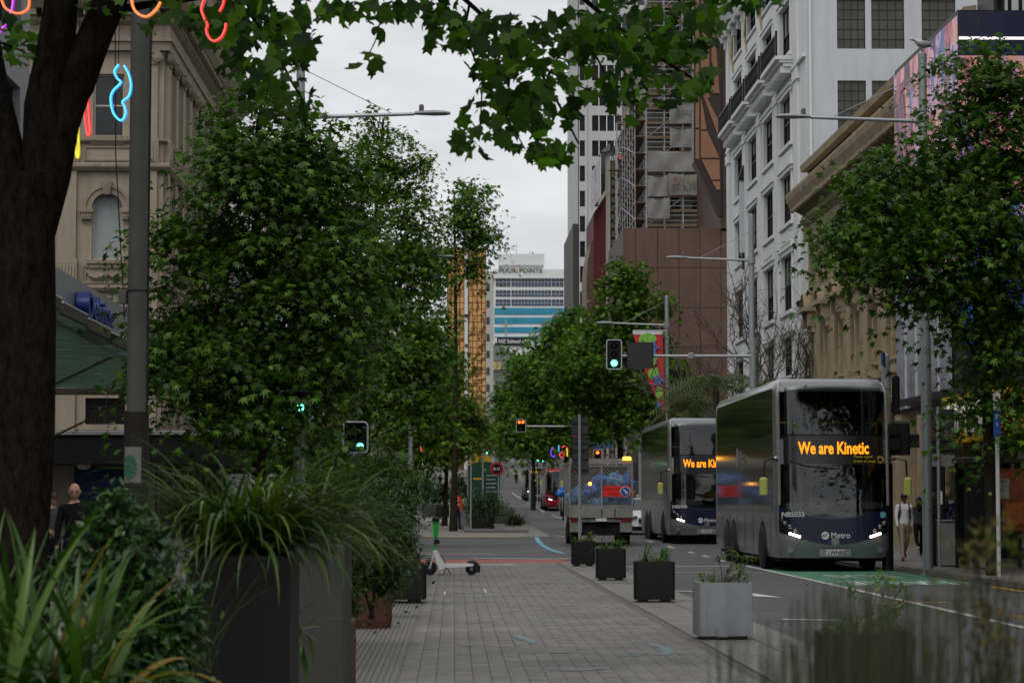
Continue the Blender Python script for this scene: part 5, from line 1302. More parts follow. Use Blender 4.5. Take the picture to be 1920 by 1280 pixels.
for s in (-1, 1):
    MB().bbox(s * .82 - .16, s * .82 + .16, -.03, .02, .79, .93, .01).build('tail_lamp', m_tail, tk)
    MB().box(s * .8 - .22, s * .8 + .22, 1.0, 1.04, .25, .8).build('mud_flap', m_under, tk)
    wheel(tk, s * .8, .62, .4, .34, s); wheel(tk, s * .84, 3.9, .4, .24, s)
    MB().box(s * .82 - .2, s * .82 + .2, .0, .03, .45, .78).build('mudguard', m_deck, tk)
cbm = MB(); sec = [(3.7, .6, 2.35), (3.7, 1.2, 2.35), (4.2, .6, 2.4), (5.2, .6, 1.6)]
cbm.prism([(3.7, .55), (5.5, .55), (5.5, 1.35), (5.1, 2.3), (3.7, 2.35)], -.95, .95, 'yz').build('cab', M('cab_white', (.5, .5, .5), .4), tk)
for s in (-1, 1): MB().tube([(s * .95, 4.9, 1.7), (s * 1.22, 4.95, 1.75)], .02, 5).box(s * 1.28 - .08, s * 1.28 + .08, 4.9, 5.0, 1.5, 1.95).build('cab_mirror', m_black, tk)
m_amb = M('amber_beacon', (1, .5, .05), .4, emit=(1, .42, .03), estr=6)
MB().bbox(.72, .98, -.12, .0, 2.79, 2.9, .02).build('beacon', m_amb, tk); MB().lathe([(.055, -.02), (.055, 0)], (-.36, -.05, 2.02), 12, 'y').build('indicator', m_amb, tk)
sg = MB().box(.08, .97, -.09, -.05, 1.6, 1.95).build('warning_board', M('warning_red', (.42, .02, .015), .5, emit=(1, .03, .02), estr=.12), tk)
MB().lathe([(.165, -.02), (.165, 0)], (.79, -.091, 1.775), 22, 'y').build('arrow_disc_rim', m_wh_t, sg)
MB().lathe([(.145, -.008), (.145, 0)], (.79, -.112, 1.775), 22, 'y').build('arrow_disc', M('sign_blue', (.02, .08, .3), .4), sg)
q = MB().prism([(-.02, .1), (.02, .1), (.02, -.03), (.06, -.03), (0, -.11), (-.06, -.03), (-.02, -.03)], -.008, 0); o = q.build('arrow', m_wh_t, sg); o.location = (.79, -.122, 1.775); o.rotation_euler = (0, radians(-45), 0)
text('PASS WITH', .13, M('print_dark_red', (.08, .004, .004), .6), sg, (.12, -.094, 1.8), (pi / 2, 0, 0), .002); text('CARE', .13, MATS['print_dark_red'], sg, (.22, -.094, 1.64), (pi / 2, 0, 0), .002)
m_bag = M('blue_plastic_bag', (.03, .16, .55), .3, var=.4, scale=4, bump=1, bscale=5); m_bag2 = M('pale_blue_plastic_bag', (.12, .32, .6), .28, var=.4, scale=4, bump=.6, bscale=9)
def bag(loc, r, mat, label, seed):
    rr = random.Random(seed); mb = MB(); n, m = 16, 11; vs = []
    ph = [rr.uniform(0, 6) for _ in range(5)]
    for i in range(m + 1):
        t = pi * i / m
        for k in range(n):
            a = 2 * pi * k / n; q = 1 + .1 * sin(4 * a + ph[0] + 3 * t) + .08 * sin(7 * a + ph[1]) * sin(2 * t) + rr.uniform(-.11, .11)
            z = cos(t); rad = sin(t) * (1 if z < .3 else 1 - .35 * (z - .3))
            vs.append((r * q * rad * cos(a), r * q * rad * sin(a), r * .82 * z * q + (.12 * r if i == 0 else 0)))
    mb.add(vs, [(i * n + k, (i + 1) * n + k, (i + 1) * n + (k + 1) % n, i * n + (k + 1) % n) for i in range(m) for k in range(n)])
    mb.tube([(0, 0, r * .8), (.03, .02, r * .98), (.1, .03, r * 1.05)], [.05, .03, .07], 6)
    o = mb.build('rubbish_bag', mat, None, False, loc); setprops(o, label, 'rubbish bag', 'rubbish bags in the truck cage'); return o
zt = gz(yk)
for i, (x, dy, z, r, mt, lb) in enumerate(((-.78, .5, 1.62, .34, m_bag2, 'purplish blue rubbish bag at the left end of the truck cage'), (-.25, .55, 1.82, .33, m_bag, 'deep blue rubbish bag near the middle of the cage'), (.02, .6, 2.1, .3, m_bag, 'rubbish bag heaped highest left of the centre post'),
        (.5, .45, 2.05, .36, m_bag2, 'pale blue rubbish bag behind the red board, uppermost'), (.85, .5, 2.05, .32, m_bag, 'bright blue rubbish bag at the upper corner over the arrow disc'), (.4, .42, 1.45, .33, m_bag2, 'pale rubbish bag low under the red board'), (.82, .45, 1.42, .32, m_bag2, 'pale rubbish bag low in the corner of the cage'), (-.1, .6, 1.4, .32, m_bag2, 'pale rubbish bag low by the centre post'), (-1.12, 4.2, 1.75, .16, m_bag, 'small blue rubbish bag hanging outside the cab'))):
    bag((4.82 + x, yk + dy, zt + z), r, mt, lb, 40 + i)

# ---------------------------------------------------------------- white hatchback between truck and bus
yc = 98.; ca = thing('parked_car', 'white hatchback car waiting between the truck and the second bus', 'car', (7.15 + .8, yc, gz(yc) + .01))
body = [(0.0, .35), (.02, .72), (.25, .86), (1.05, 1.0), (1.75, 1.46), (2.6, 1.52), (3.6, 1.4), (4.15, 1.0), (4.25, .7), (4.2, .32)]
mb = MB(); vs = []; sect = 9
for j in range(sect):
    t = -1 + 2 * j / (sect - 1)
    for (y, z) in body:
        w = .86 * (1 - .22 * max(0, (z - .95)) / .55); vs.append((t * w, y + .18 * t * t * (1 if y < 1 else -.3 if y > 3.6 else 0), z - .05 * t ** 4))
nb_ = len(body); mb.add(vs, [(j * nb_ + i, (j + 1) * nb_ + i, (j + 1) * nb_ + i + 1, j * nb_ + i + 1) for j in range(sect - 1) for i in range(nb_ - 1)] + [tuple(range(nb_)), tuple(range(sect * nb_ - 1, (sect - 1) * nb_ - 1, -1))])
me = mb.mesh('body', M('car_white', (.6, .6, .6), .25, coat=.5, var=.03), True); recalc(me); link('body', me, ca)
MB().add([(-.72, 1.02, 1.02), (.72, 1.02, 1.02), (.62, 1.7, 1.45), (-.62, 1.7, 1.45)], [(0, 1, 2, 3)]).build('windscreen', m_bglass, ca)
for s in (-1, 1):
    MB().sphere((s * .62, .12, .72), (.16, .12, .07), 10, 6).build('headlight', m_lens, ca, smooth='all'); wheel(ca, s * .76, .8, .31, .2, s); wheel(ca, s * .76, 3.4, .31, .2, s)
    MB().bbox(s * .98 - .1, s * .98 + .1, 1.2, 1.32, .98, 1.12, .02).build('mirror', MATS['car_white'], ca)
MB().box(-.45, .45, -.03, .02, .5, .66).build('grille', m_black, ca); MB().sphere((0, -.03, .7), (.07, .03, .05), 8, 5).build('badge', m_rim, ca); MB().box(-.2, .2, -.045, -.03, .36, .46).build('number_plate', m_plate, ca)
MB().box(-.8, .8, .1, 4.1, .16, .36).build('underbody', m_under, ca)
# ================================================================== street furniture
m_pole = M('galvanised_pole', (.30, .32, .33), .45, metal=.35, var=.12, scale=2, dirt=.15)
m_lum = M('luminaire_grey', (.26, .27, .28), .45, var=.08)
m_lumd = M('luminaire_glass', (.12, .12, .12), .3)
m_conc = M('pole_grey_paint', (.085, .09, .083), .6, var=.2, scale=2, dirt=.3)
m_tsb = M('signal_black', (.008, .008, .009), .45)
m_tsr = M('signal_rim', (.42, .43, .44), .5)
m_grn = M('signal_green_lit', (.1, 1, .6), .4, emit=(.12, 1.0, .62), estr=5)
m_red = M('signal_red_lit', (1, .1, .02), .4, emit=(1, .09, .012), estr=6)
m_amr = M('signal_orange_lit', (1, .3, .02), .4, emit=(1, .3, .02), estr=6)
m_off = M('signal_unlit', (.02, .012, .012), .3)
m_back = M('sign_back_grey', (.035, .036, .038), .6, var=.15)

def luminaire(parent, x, y, z, d):
    """flat road lantern whose tip points along d (+1 or -1 in x)"""
    mb = MB(); prof = [(0, .05, .05), (.12, .09, .06), (.4, .16, .075), (.62, .15, .06), (.72, .07, .035)]
    n = 10; vs = []
    for (u, w, h) in prof:
        for k in range(n): a = 2 * pi * k / n; vs.append((x + d * u, y + w * cos(a), z + .03 + h * sin(a) * (.9 if sin(a) > 0 else .55)))
    mb.add(vs, [(i * n + k, i * n + (k + 1) % n, (i + 1) * n + (k + 1) % n, (i + 1) * n + k) for i in range(len(prof) - 1) for k in range(n)] + [tuple(range(n)), tuple(range(len(vs) - 1, len(vs) - n - 1, -1))])
    me = mb.mesh('luminaire', m_lum, True); recalc(me); o = link('luminaire', me, parent)
    MB().lathe([(.05, 0), (.05, .1), (.035, .13)], (x + d * .14, y, z + .08), 8).build('photocell', m_lumd, o); return o
def lamp(label, x, y, h, za, d, arm, r=.1, name='street_lamp', stay=True):
    """post with one arm pointing along d and a flat lantern at its end"""
    b = thing(name, label, 'street lamp', (x, y, gz(y)), 0, 'street lamps along the road')
    MB().lathe([(r * 1.5, 0), (r * 1.5, .05), (r, .06), (r, h * .45), (r * .86, h * .46), (r * .8, h), (.02, h + .04)], n=14).build('post', m_pole, b, True)
    MB().cyl((0, 0, za), (d * arm, 0, za + .08), .045, .035, 8).build('arm', m_pole, b); MB().lathe([(r * 1.15, 0), (r * 1.15, .25)], (0, 0, za - .12), 12).build('collar', m_pole, b)
    if stay: MB().cyl((0, 0, za + 1.0), (d * arm * .82, 0, za + .07), .008, n=4).build('stay_wire', m_pole, b)
    luminaire(b, d * arm, 0, za + .06, d); return b
def lampz(py, y): return at(960, py, y).z - gz(y)
lamp('street lamp rising through the big near tree on the left, arm towards the road', at(560, 800, 48).x, 48, 11.2, lampz(222, 48), 1, (775 - 560) / FPX * 48, .105)
lamp('street lamp behind the near left tree carrying a green signal', at(669, 800, 75).x, 75, 10.6, lampz(487, 75), 1, (808 - 669) / FPX * 75, .1)
lamp('small street lamp half swallowed by the third tree on the left', at(770, 800, 105).x, 105, 10.2, lampz(611, 105), 1, (818 - 770) / FPX * 105, .1)
lR = lamp('street lamp standing behind the front bus, arm pointing across the road', at(1411, 800, 82).x, 82, 11.2, lampz(487, 82), -1, (1411 - 1290) / FPX * 82, .115)
lG = lamp('street lamp topped by a gull, beside the big screen', at(1737, 800, 50).x, 50, 10.9, lampz(225, 50), -1, (1737 - 1522) / FPX * 50, .11)
lB = lamp('street lamp with the coloured banner', at(1251, 800, 98).x, 98, at(1250, 556, 98).z - gz(98), lampz(609, 98), -1, (1250 - 1150) / FPX * 98, .1)
for px, py, y, x1, lb in ((1110, 667, 132, 1090, 'street lamp with a pale lantern just left of the banner, nearest of three'), (1082, 702, 151, 1054, 'middle of three small lanterns over the dark trees on the right'), (1070, 722, 165, 1040, 'lowest of three small lanterns over the dark trees on the right')):
    lamp(lb, 10.2, y, 10.6, lampz(py, y), -1, max(.6, 10.2 - at(x1, py, y).x), .09)
# left foreground post wrapped in dark sleeve with a poster and cables
yP = 23.; P0 = at(254, 1000, yP); sP = FPX / yP
pp = thing('utility_post', 'thick grey post beside the tree trunk with a dark lower sleeve and pasted poster', 'post', (P0.x, yP, 0))
h1 = at(254, 772, yP).z
MB().lathe([(.118, 0), (.118, h1), (.1, h1 + .002)], n=20).build('sleeve', M('sleeve_brown_black', (.018, .016, .014), .7, var=.3), pp, True)
MB().lathe([(.098, h1), (.094, 6.2), (.02, 6.25)], n=20).build('shaft', m_conc, pp, True)
pst = MB(); n = 10; vs = []
a0, a1 = radians(215), radians(300); z0, z1 = at(254, 905, yP).z, at(254, 838, yP).z
for j in (0, 1):
    for i in range(n + 1): a = a0 + (a1 - a0) * i / n; vs.append((.121 * cos(a), .121 * sin(a), z0 if j == 0 else z1))
pst.add(vs, [(i, i + 1, n + 2 + i, n + 1 + i) for i in range(n)]); po = pst.build('poster', M('poster_white', (.2, .2, .185), .7, var=.15, scale=12), pp)
ov = MB(); vs = [(0, 0, 0)]; N = 20; am = radians(248)
for k in range(N): t = 2 * pi * k / N; a = am + .55 * cos(t); vs.append((0.129 * cos(a), 0.129 * sin(a), (z0 + z1) / 2 - .02 + .115 * sin(t)))
vs[0] = (.131 * cos(am), .131 * sin(am), (z0 + z1) / 2 - .02); ov.add(vs, [(0, k, k % N + 1) for k in range(1, N + 1)]); ov.build('poster_green_oval', M('poster_green', (.03, .12, .08), .7, var=.5, scale=40), po)
MB().tube([(.1, -.02, h1 - .3), (.108, -.03, 2.9), (.1, -.02, 3.9), (.105, -.02, 6)], .008, 5).build('cable', m_black, pp)
zc = at(254, 548, yP).z
MB().lathe([(.101, 0), (.101, .02)], (0, 0, zc), 18).build('strap', m_black, pp)
jb = MB().bbox(-.18, -.1, -.06, .05, zc - .11, zc + .02, .01).build('junction_box', M('junction_grey', (.1, .1, .09), .6), pp)
MB().tube([(-.14, 0, zc), (-.17, -.02, zc + .5), (-.22, -.03, zc + 1.3), (-.24, -.02, zc + 2.5)], .006, 5).tube([(-.13, -.03, zc - .11), (-.12, -.05, zc - .25), (-.1, -.05, zc - .14)], .008, 5).build('cable', m_black, jb)

# --- traffic signals
def lantern(parent, loc, w, h, cols, lit, rim=True, d=.12):
    """signal head facing the camera: lit = {(col,row): material}, rows from the top"""
    b = thing_child = MB().bbox(-w / 2, w / 2, 0, .05, -h / 2, h / 2, min(w, h) * .12).mesh('signal_head', m_tsb)
    o = link('signal_head', b, parent, loc)
    q = MB(); r = min(w, h) * .16; pts = []
    for cx, cz, a0 in ((w / 2 - r, h / 2 - r, 0), (-w / 2 + r, h / 2 - r, pi / 2), (-w / 2 + r, -h / 2 + r, pi), (w / 2 - r, -h / 2 + r, 1.5 * pi)):
        for k in range(4): a = a0 + pi / 2 * k / 3; pts.append((cx + r * cos(a), -.02, cz + r * sin(a)))
    pts.append(pts[0]); q.tube(pts, .022 * max(.6, w / .5), 6)
    if rim: q.build('rim', m_tsr, o)
    rr = h / 3 * .33
    for c in range(cols):
        for k in range(3):
            x = (c - (cols - 1) / 2) * w / cols * .78; z = (1 - k) * h / 3 * .88
            mt = lit.get((c, k), m_off)
            ln = MB().lathe([(.001, -.035), (rr * .7, -.03), (rr, -.012), (rr, 0)], (x, 0, z), 16, 'y').build('lens', mt, o, True)
            vz = MB(); nn = 10; vs = []
            for i in range(nn + 1):
                a = radians(-20) + radians(220) * i / nn
                vs += [(x + rr * 1.15 * cos(a), -.02, z + rr * 1.15 * sin(a)), (x + rr * 1.15 * cos(a), -.16, z + rr * 1.15 * sin(a))]
            vz.add(vs, [(2 * i, 2 * i + 1, 2 * i + 3, 2 * i + 2) for i in range(nn)]); vz.build('visor', m_tsb, ln)
    MB().box(-w * .3, w * .3, .05, .2, -h * .42, h * .42).build('housing', m_tsb, o)
    return o
def signal(label, px, py, y, w, h, cols, lit, post=None, arm=None, base=0.):
    p = at(px, py, y); X = p.x if post is None else post
    t = thing('traffic_signal', label, 'traffic light', (X, y, gz(y)), 0, 'traffic signals')
    if arm is None:
        MB().cyl((0, .25, 0), (0, .25, p.z - gz(y) + h * .45), .06, n=10).build('post', m_pole, t)
        MB().box(-.03, .03, .15, .25, p.z - gz(y) - .1, p.z - gz(y) + .1).build('bracket', m_tsb, t)
    else:
        za = at(px, arm, y).z - gz(y)
        MB().lathe([(.11, 0), (.1, za + .6)], n=12).build('post', m_pole, t); MB().cyl((0, 0, za), (p.x - X + w * .4 * (1 if X > p.x else -1), 0, za), .055, .045, 8).build('mast_arm', m_pole, t)
    lantern(t, (p.x - X, -.1, p.z - gz(y)), w, h, cols, lit); return t
signal('double signal head with one green lamp hung low over the planted strip', 667, 820, 50, .5, .63, 2, {(1, 2): m_grn}, post=at(672, 800, 50).x)
s1 = signal('signal head with a green lamp partly covered by leaves of the near tree', 553, 764, 44.6, .56, .62, 2, {(1, 1): m_grn}, post=at(566, 800, 44.6).x)
tm = signal('signal with one green lamp on the long mast arm above the second bus', 1151, 665, 81, .5, .98, 1, {(0, 2): m_grn}, post=at(1413, 800, 81).x, arm=667)
q = tm.location; za = at(1290, 667, 81).z - gz(81)
MB().bbox(at(1173, 0, 81).x - q.x, at(1222, 0, 81).x - q.x, -.13, -.1, za - .44, za + .45, .03).build('arm_sign_back', m_back, tm)
MB().bbox(at(1287, 0, 81).x - q.x, at(1297, 0, 81).x - q.x, -.1, .1, za - .08, za + .1, .02).build('camera_unit', m_lum, tm)
signal('double red signal on a thin mast arm over the far lane', 977, 798, 118, .46, .6, 2, {(0, 0): m_red, (1, 0): m_red}, post=10.05, arm=799)
signal('red signal just above the caged truck', 1120, 856, 96, .32, .56, 1, {(0, 0): m_red}, post=at(1127, 800, 96).x)
signal('double red signal above the planted strip left of the path', 759, 868, 168, .74, 1.0, 2, {(0, 0): m_red, (1, 0): m_red})
for px, py, y, lb in ((1008, 858, 215, 'left one of a pair of green signals over the dark grey bus'), (1019, 859, 214, 'right one of a pair of green signals over the dark grey bus'), (913, 845, 330, 'tiny left green signal at the top of the street'), (920, 845, 331, 'tiny right green signal at the top of the street')):
    signal(lb, px, py, y, .42, .95, 1, {(0, 2): m_grn})
signal('tiny red signal hanging far up the street', 922, 820, 340, .4, .95, 1, {(0, 0): m_red})
signal('tiny green signal between the left shrubs', 794, 862, 190, .4, .95, 1, {(0, 2): m_grn})

# black signal seen side on and street name blade on the post beside the front bus
b = thing('signal_post', 'grey post at the right of the front bus with blue street blade and black signal', 'post', (at(1664, 1000, 53.5).x, 53.5, .03), 0)
hp = at(1664, 668, 53.5).z
MB().lathe([(.1, 0), (.1, hp - .2), (.085, hp), (.02, hp + .03)], n=14).build('post', m_pole, b, True)
MB().lathe([(.13, 0), (.13, at(1664, 872, 53.5).z)], n=12).build('sleeve', m_tsb, b)
MB().lathe([(.12, 0), (.12, .05)], (0, 0, at(1664, 731, 53.5).z), 14).build('collar', m_pole, b)
zb_ = at(1664, 678, 53.5).z; q = MB().box(-.02, .02, -1.0, -.1, -.14, .14).build('street_name_blade', M('blade_blue', (.04, .07, .22), .5), b); q.location = (-.02, 0, zb_); q.rotation_euler = (0, 0, radians(-14))
text('ST', .16, m_wh_t, q, (-.025, -.3, -.06), (pi / 2, 0, -pi / 2), .002)
zb_ = at(1690, 820, 53.5).z
hd = MB().bbox(.06, .5, -.2, .25, -.42, .34, .06).build('signal_head', m_tsb, b); hd.location = (0, 0, zb_)
for k in (-.16, .16): MB().tube([(.1, -.2, k), (.1, -.42, k - .02)], [.13, .14], 12).build('visor', m_tsb, hd)
MB().bbox(.45, .72, -.1, .1, -.25, .05, .02).build('second_head', m_tsb, hd)
MB().bbox(.15, .32, .05, .12, .5, 1.35, .05).build('rear_board', m_tsb, hd)
# sign posts
def backsign(parent, x0, x1, z0, z1, y=.05):
    o = MB().bbox(x0, x1, y, y + .02, z0, z1, .015).build('sign_plate', m_back, parent)
    for f in (.25, .75): z = z0 + (z1 - z0) * f; MB().box(x0 + .02, x1 - .02, y - .03, y - .001, z - .015, z + .015).build('rail', m_back, o)
    for f in (.06,): MB().box(x0 + .03, x0 + .11, y - .006, y - .001, z0 + .05, z0 + .09).build('sticker', M('sticker_orange', (.35, .07, .02), .6), o)
    return o
y = 59.; t = thing('sign_post', 'slim post by the far dark planter with tall grey sign backs', 'sign', (at(1087, 1000, y).x, y, .02))
MB().cyl((0, 0, 0), (0, 0, at(1087, 778, y).z), .038, n=10).build('post', m_pole, t)
for a, c in ((782, 822), (824, 848), (850, 890)): backsign(t, at(1071, 0, y).x - t.location.x, at(1102, 0, y).x - t.location.x, at(0, c, y).z, at(0, a, y).z)
y = 52.; t = thing('sign_post', 'thin pale post in front of the steel bin with two dark sign backs', 'sign', (at(1761, 1000, y).x, y, .13))
MB().cyl((0, 0, 0), (0, 0, at(1761, 762, y).z - .13), .036, n=10).build('post', m_pole, t); MB().lathe([(.12, 0), (.12, .012)], n=14).build('base_plate', m_pole, t)
for a, c in ((765, 813), (815, 849)): backsign(t, at(1734, 0, y).x - t.location.x, at(1781, 0, y).x - t.location.x, at(0, c, y).z - .13, at(0, a, y).z - .13)
MB().bbox(at(1736, 0, y).x - t.location.x, at(1781, 0, y).x - t.location.x, .05, .07, at(0, 873, y).z - .13, at(0, 851, y).z - .13, .015).build('sign_plate_pale', M('sign_back_pale', (.2, .2, .2), .6), t)
y = 45.5; t = thing('parking_sign', 'white post with a stacked white and blue parking sign in front of the right trunk', 'sign', (at(1872, 1000, y).x, y, .13), radians(0))
MB().cyl((0, 0, 0), (0, 0, at(1872, 733, y).z - .13), .04, n=10).build('post', M('post_white', (.5, .51, .52), .45), t)
zz = lambda py: at(0, py, y).z - .13
MB().bbox(-.08, .06, -.07, -.05, zz(768), zz(735), .01).build('white_plate', m_wh_t, t); MB().lathe([(.035, -.005), (.035, 0)], (-.01, -.071, zz(744)), 14, 'y').build('no_stopping_disc', M('sign_magenta', (.3, .03, .12), .5), t)
text('P', .14, m_wh_t, MB().bbox(-.08, .06, -.07, -.05, zz(803), zz(769), .01).build('blue_plate', M('parking_blue', (.015, .07, .3), .5), t), (-.05, -.074, zz(784)), (pi / 2, 0, 0), .002, offset=.003)
text('5', .1, m_wh_t, t, (-.04, -.074, zz(797)), (pi / 2, 0, 0), .002)
MB().bbox(-.08, .06, -.07, -.05, zz(816), zz(804), .01).build('blue_plate', MATS['parking_blue'], t)
for k in range(3): MB().box(-.06, .04, -.073, -.07, zz(752 + 4 * k), zz(751 + 4 * k)).build('print_line', MATS['sign_magenta'], t)
# banner flying from the far lamp
yb_ = 97.8; bn = thing('street_banner', 'tapering banner with red border, green shapes and blue stars on the lamp', 'banner', tuple(at(1242, 622, yb_)))
def bpt(px, py, d=0): p = at(px, py, yb_ + d); return Vector((p.x, p.y, p.z)) - bn.location
def bpoly(pts, d, nm, mat):
    mb = MB(); v = [bpt(px, py, d) for px, py in pts]; n = len(v)
    mb.add([*v, *[p + Vector((0, .012, 0)) for p in v]], [tuple(range(n)), tuple(range(2 * n - 1, n - 1, -1))] + [(i, i + n, (i + 1) % n + n, (i + 1) % n) for i in range(n)])
    me = mb.mesh(nm, mat); recalc(me); return link(nm, me, bn)
m_bnr, m_bng, m_bnb = M('banner_red', (.6, .03, .045), .7, var=.06), M('banner_green', (.22, .48, .08), .7, var=.06), M('banner_blue', (.1, .17, .5), .7, var=.06)
bpoly([(1187, 627), (1242, 627), (1244, 690), (1246, 775), (1232, 750), (1218, 718), (1205, 680), (1194, 648)], 0, 'cloth', m_bnr)
bpoly([(1186, 620), (1243, 620), (1242, 627), (1187, 627)], -.02, 'top_rod', m_wh_t)
def blob(cx, cy, rx, ry, d, mat, nm, k=14, ph=0., lob=0., n=5):
    bpoly([(cx + rx * (1 + lob * cos(n * 2 * pi * i / k + ph)) * cos(2 * pi * i / k), cy + ry * (1 + lob * cos(n * 2 * pi * i / k + ph)) * sin(2 * pi * i / k)) for i in range(k)], d, nm, mat)
blob(1214, 636, 17, 12, -.04, m_bng, 'green_shape'); blob(1224, 672, 10, 13, -.04, m_bng, 'green_shape'); blob(1226, 700, 11, 12, -.04, m_bng, 'green_shape'); blob(1236, 735, 7, 12, -.04, m_bng, 'green_shape')
for cx, cy, r in ((1224, 652, 14), (1234, 713, 13), (1236, 758, 7)):
    bpoly([(cx + (r if i % 2 == 0 else r * .48) * sin(pi * i / 5 + .25), cy - (r if i % 2 == 0 else r * .48) * 1.15 * cos(pi * i / 5 + .25)) for i in range(10)], -.07, 'blue_star', m_bnb)
MB().cyl(bpt(1187, 620), bpt(1250, 620), .03, n=6).build('bracket', m_pole, bn)
# gull on the lamp top
gl = thing('gull', 'gull standing on top of the lamp beside the big screen', 'bird', tuple(Vector((lG.location.x, 50, 10.94))))
mb = MB(); pr = [(-.24, .02, .13), (-.16, .045, .15), (-.06, .08, .16), (.05, .085, .18), (.13, .06, .23), (.17, .045, .27), (.21, .04, .28), (.25, .015, .27), (.3, .006, .262)]
n = 8; vs = []
for x, r, z in pr:
    for k in range(n): a = 2 * pi * k / n; vs.append((-x, r * cos(a), z + r * sin(a)))
mb.add(vs, [(i * n + k, i * n + (k + 1) % n, (i + 1) * n + (k + 1) % n, (i + 1) * n + k) for i in range(len(pr) - 1) for k in range(n)] + [tuple(range(n)), tuple(range(len(vs) - 1, len(vs) - n - 1, -1))])
me = mb.mesh('body', M('gull_white', (.5, .5, .5), .8), True); recalc(me); link('body', me, gl)
for s in (-1, 1): MB().sphere((.04, s * .075, .17), (.15, .02, .06), 10, 5).build('wing', M('gull_grey', (.25, .26, .28), .8), gl, 'all'); MB().cyl((0, s * .03, .1), (0, s * .03, 0), .008, n=5).build('leg', M('gull_leg', (.4, .1, .03)), gl)
gl.scale = (1.0,) * 3

# --- bin, phone box, kiosk
y = 54.; x0, x1 = at(1748, 0, y).x, at(1791, 0, y).x
bi = thing('litter_bin', 'square stainless steel litter bin behind the thin sign post', 'bin', ((x0 + x1) / 2, y, .03)); w = (x1 - x0) / 2; hz_ = at(0, 980, y).z
MB().bbox(-w, w, -w, w, .1, hz_, .02).build('body', M('bin_steel', (.3, .3, .29), .4, metal=.5, var=.2, scale=2, stretch=(4, 4, .5)), bi); MB().box(-w + .08, w - .08, -w + .08, w - .08, 0, .1).build('plinth', m_black, bi); MB().bbox(-w - .02, w + .02, -w - .02, w + .02, hz_ + .001, hz_ + .04, .02).build('lid', M('bin_lid', (.1, .1, .1), .5), bi)
dp = thing('advert_pillar', 'dark slim pillar beside the steel bin with pasted white notices', 'pillar', (at(1745, 0, 55.).x, 55., .03))
MB().bbox(-.16, .18, -.15, .15, 0, at(0, 872, 55).z, .03).build('body', m_tsb, dp); MB().box(-.02, .1, -.157, -.152, 1.45, 1.75).build('notice', m_wh_t, dp)
y = 50.5; x0, x1 = at(1800, 0, y).x, at(1918, 0, y).x; zt = at(0, 866, y).z
ph = thing('phone_box', 'dark framed phone box with orange posters behind the right tree trunk', 'phone box', ((x0 + x1) / 2, y, .13)); w = (x1 - x0) / 2; H = zt - .13
for sx in (-w, -w * .35, w):
    for sy in (0, 1.0): MB().box(sx - .035, sx + .035, sy - .035, sy + .035, 0, H).build('post', m_black, ph)
MB().bbox(-w - .08, w + .08, -.08, 1.08, H, H + .12, .03).build('roof', M('box_roof', (.03, .03, .03), .5), ph)
m_box = M('booth_glass', (.03, .025, .03), .1, trans=.45, spec=.6, var=0)
MB().box(-w + .04, -w * .35 - .04, -.01, .01, .25, H - .1).build('side_glass', m_box, ph)
mbp = MB().box(-w * .35 + .05, w - .04, .0, .02, H * .36, H - .12).build('poster_orange', M('poster_rust', (.22, .06, .025), .5, var=.5, scale=5), ph)
MB().box(-w * .1, w * .35, -.02, -.002, H * .66, H * .85).build('poster_print', M('poster_pale_print', (.25, .22, .2), .6, var=.6, scale=8), mbp)
MB().box(-w * .3, w * .1, -.06, -.02, H * .42, H * .62).build('phone_unit', m_black, ph); text('1101', .14, M('print_dim_blue', (.2, .25, .3)), ph, (-w * .25, -.062, H * .52), (pi / 2, 0, 0), .002)
MB().box(w * .25, w - .08, -.02, -.002, H * .42, H * .62).build('notice_orange', M('notice_orange', (.33, .1, .03), .6, var=.4, scale=9), ph)
MB().box(-w + .04, w - .04, 1.0, 1.02, .2, H - .1).build('rear_glass', m_box, ph)
MB().box(-w + .12, -w + .3, .3, .4, .3, 1.3).build('pink_print', M('pink_print', (.25, .02, .09), .6, var=.4, scale=6), ph)
yk_ = 133.; x0, x1 = at(877, 0, yk_).x, at(937, 0, yk_).x; g0 = gz(yk_); zt = at(0, 866, yk_).z - g0
ks = thing('kiosk', 'dark green kiosk with arched yellow top in the middle of the far path', 'kiosk', ((x0 + x1) / 2, yk_, g0)); w = (x1 - x0) / 2
pts = [(-w, 0), (w, 0)] + [(w * cos(pi * k / 12), zt - .35 + .4 * sin(pi * k / 12)) for k in range(13)]
me = MB().prism(pts, 0, 4).mesh('body', M('kiosk_green', (.012, .05, .035), .4, var=.15)); recalc(me); link('body', me, ks)
pts = [(-w * .95, zt - .2)] + [(-.2 * w + w * .7 * cos(pi * k / 10), zt + .05 + .45 * sin(pi * k / 10)) for k in range(11)][::-1] + [(w * .5, zt - .2)]
me = MB().prism(pts, .3, 3.6).mesh('top', M('kiosk_yellow', (.5, .28, .02), .5)); recalc(me); link('top', me, ks)
for k in range(5): MB().box(.15, .15 + .6 - .08 * (k % 2), -.02, -.002, zt - .75 - k * .22, zt - .69 - k * .22).build('print_line', M('print_pale_green', (.25, .3, .27)), ks)
MB().box(-.7, .0, -.02, -.002, zt - .95, zt - .85).build('yellow_stripe', MATS['kiosk_yellow'], ks); MB().box(-.02, .02, -.03, -.002, 0, zt - .3).build('panel_joint', m_black, ks)
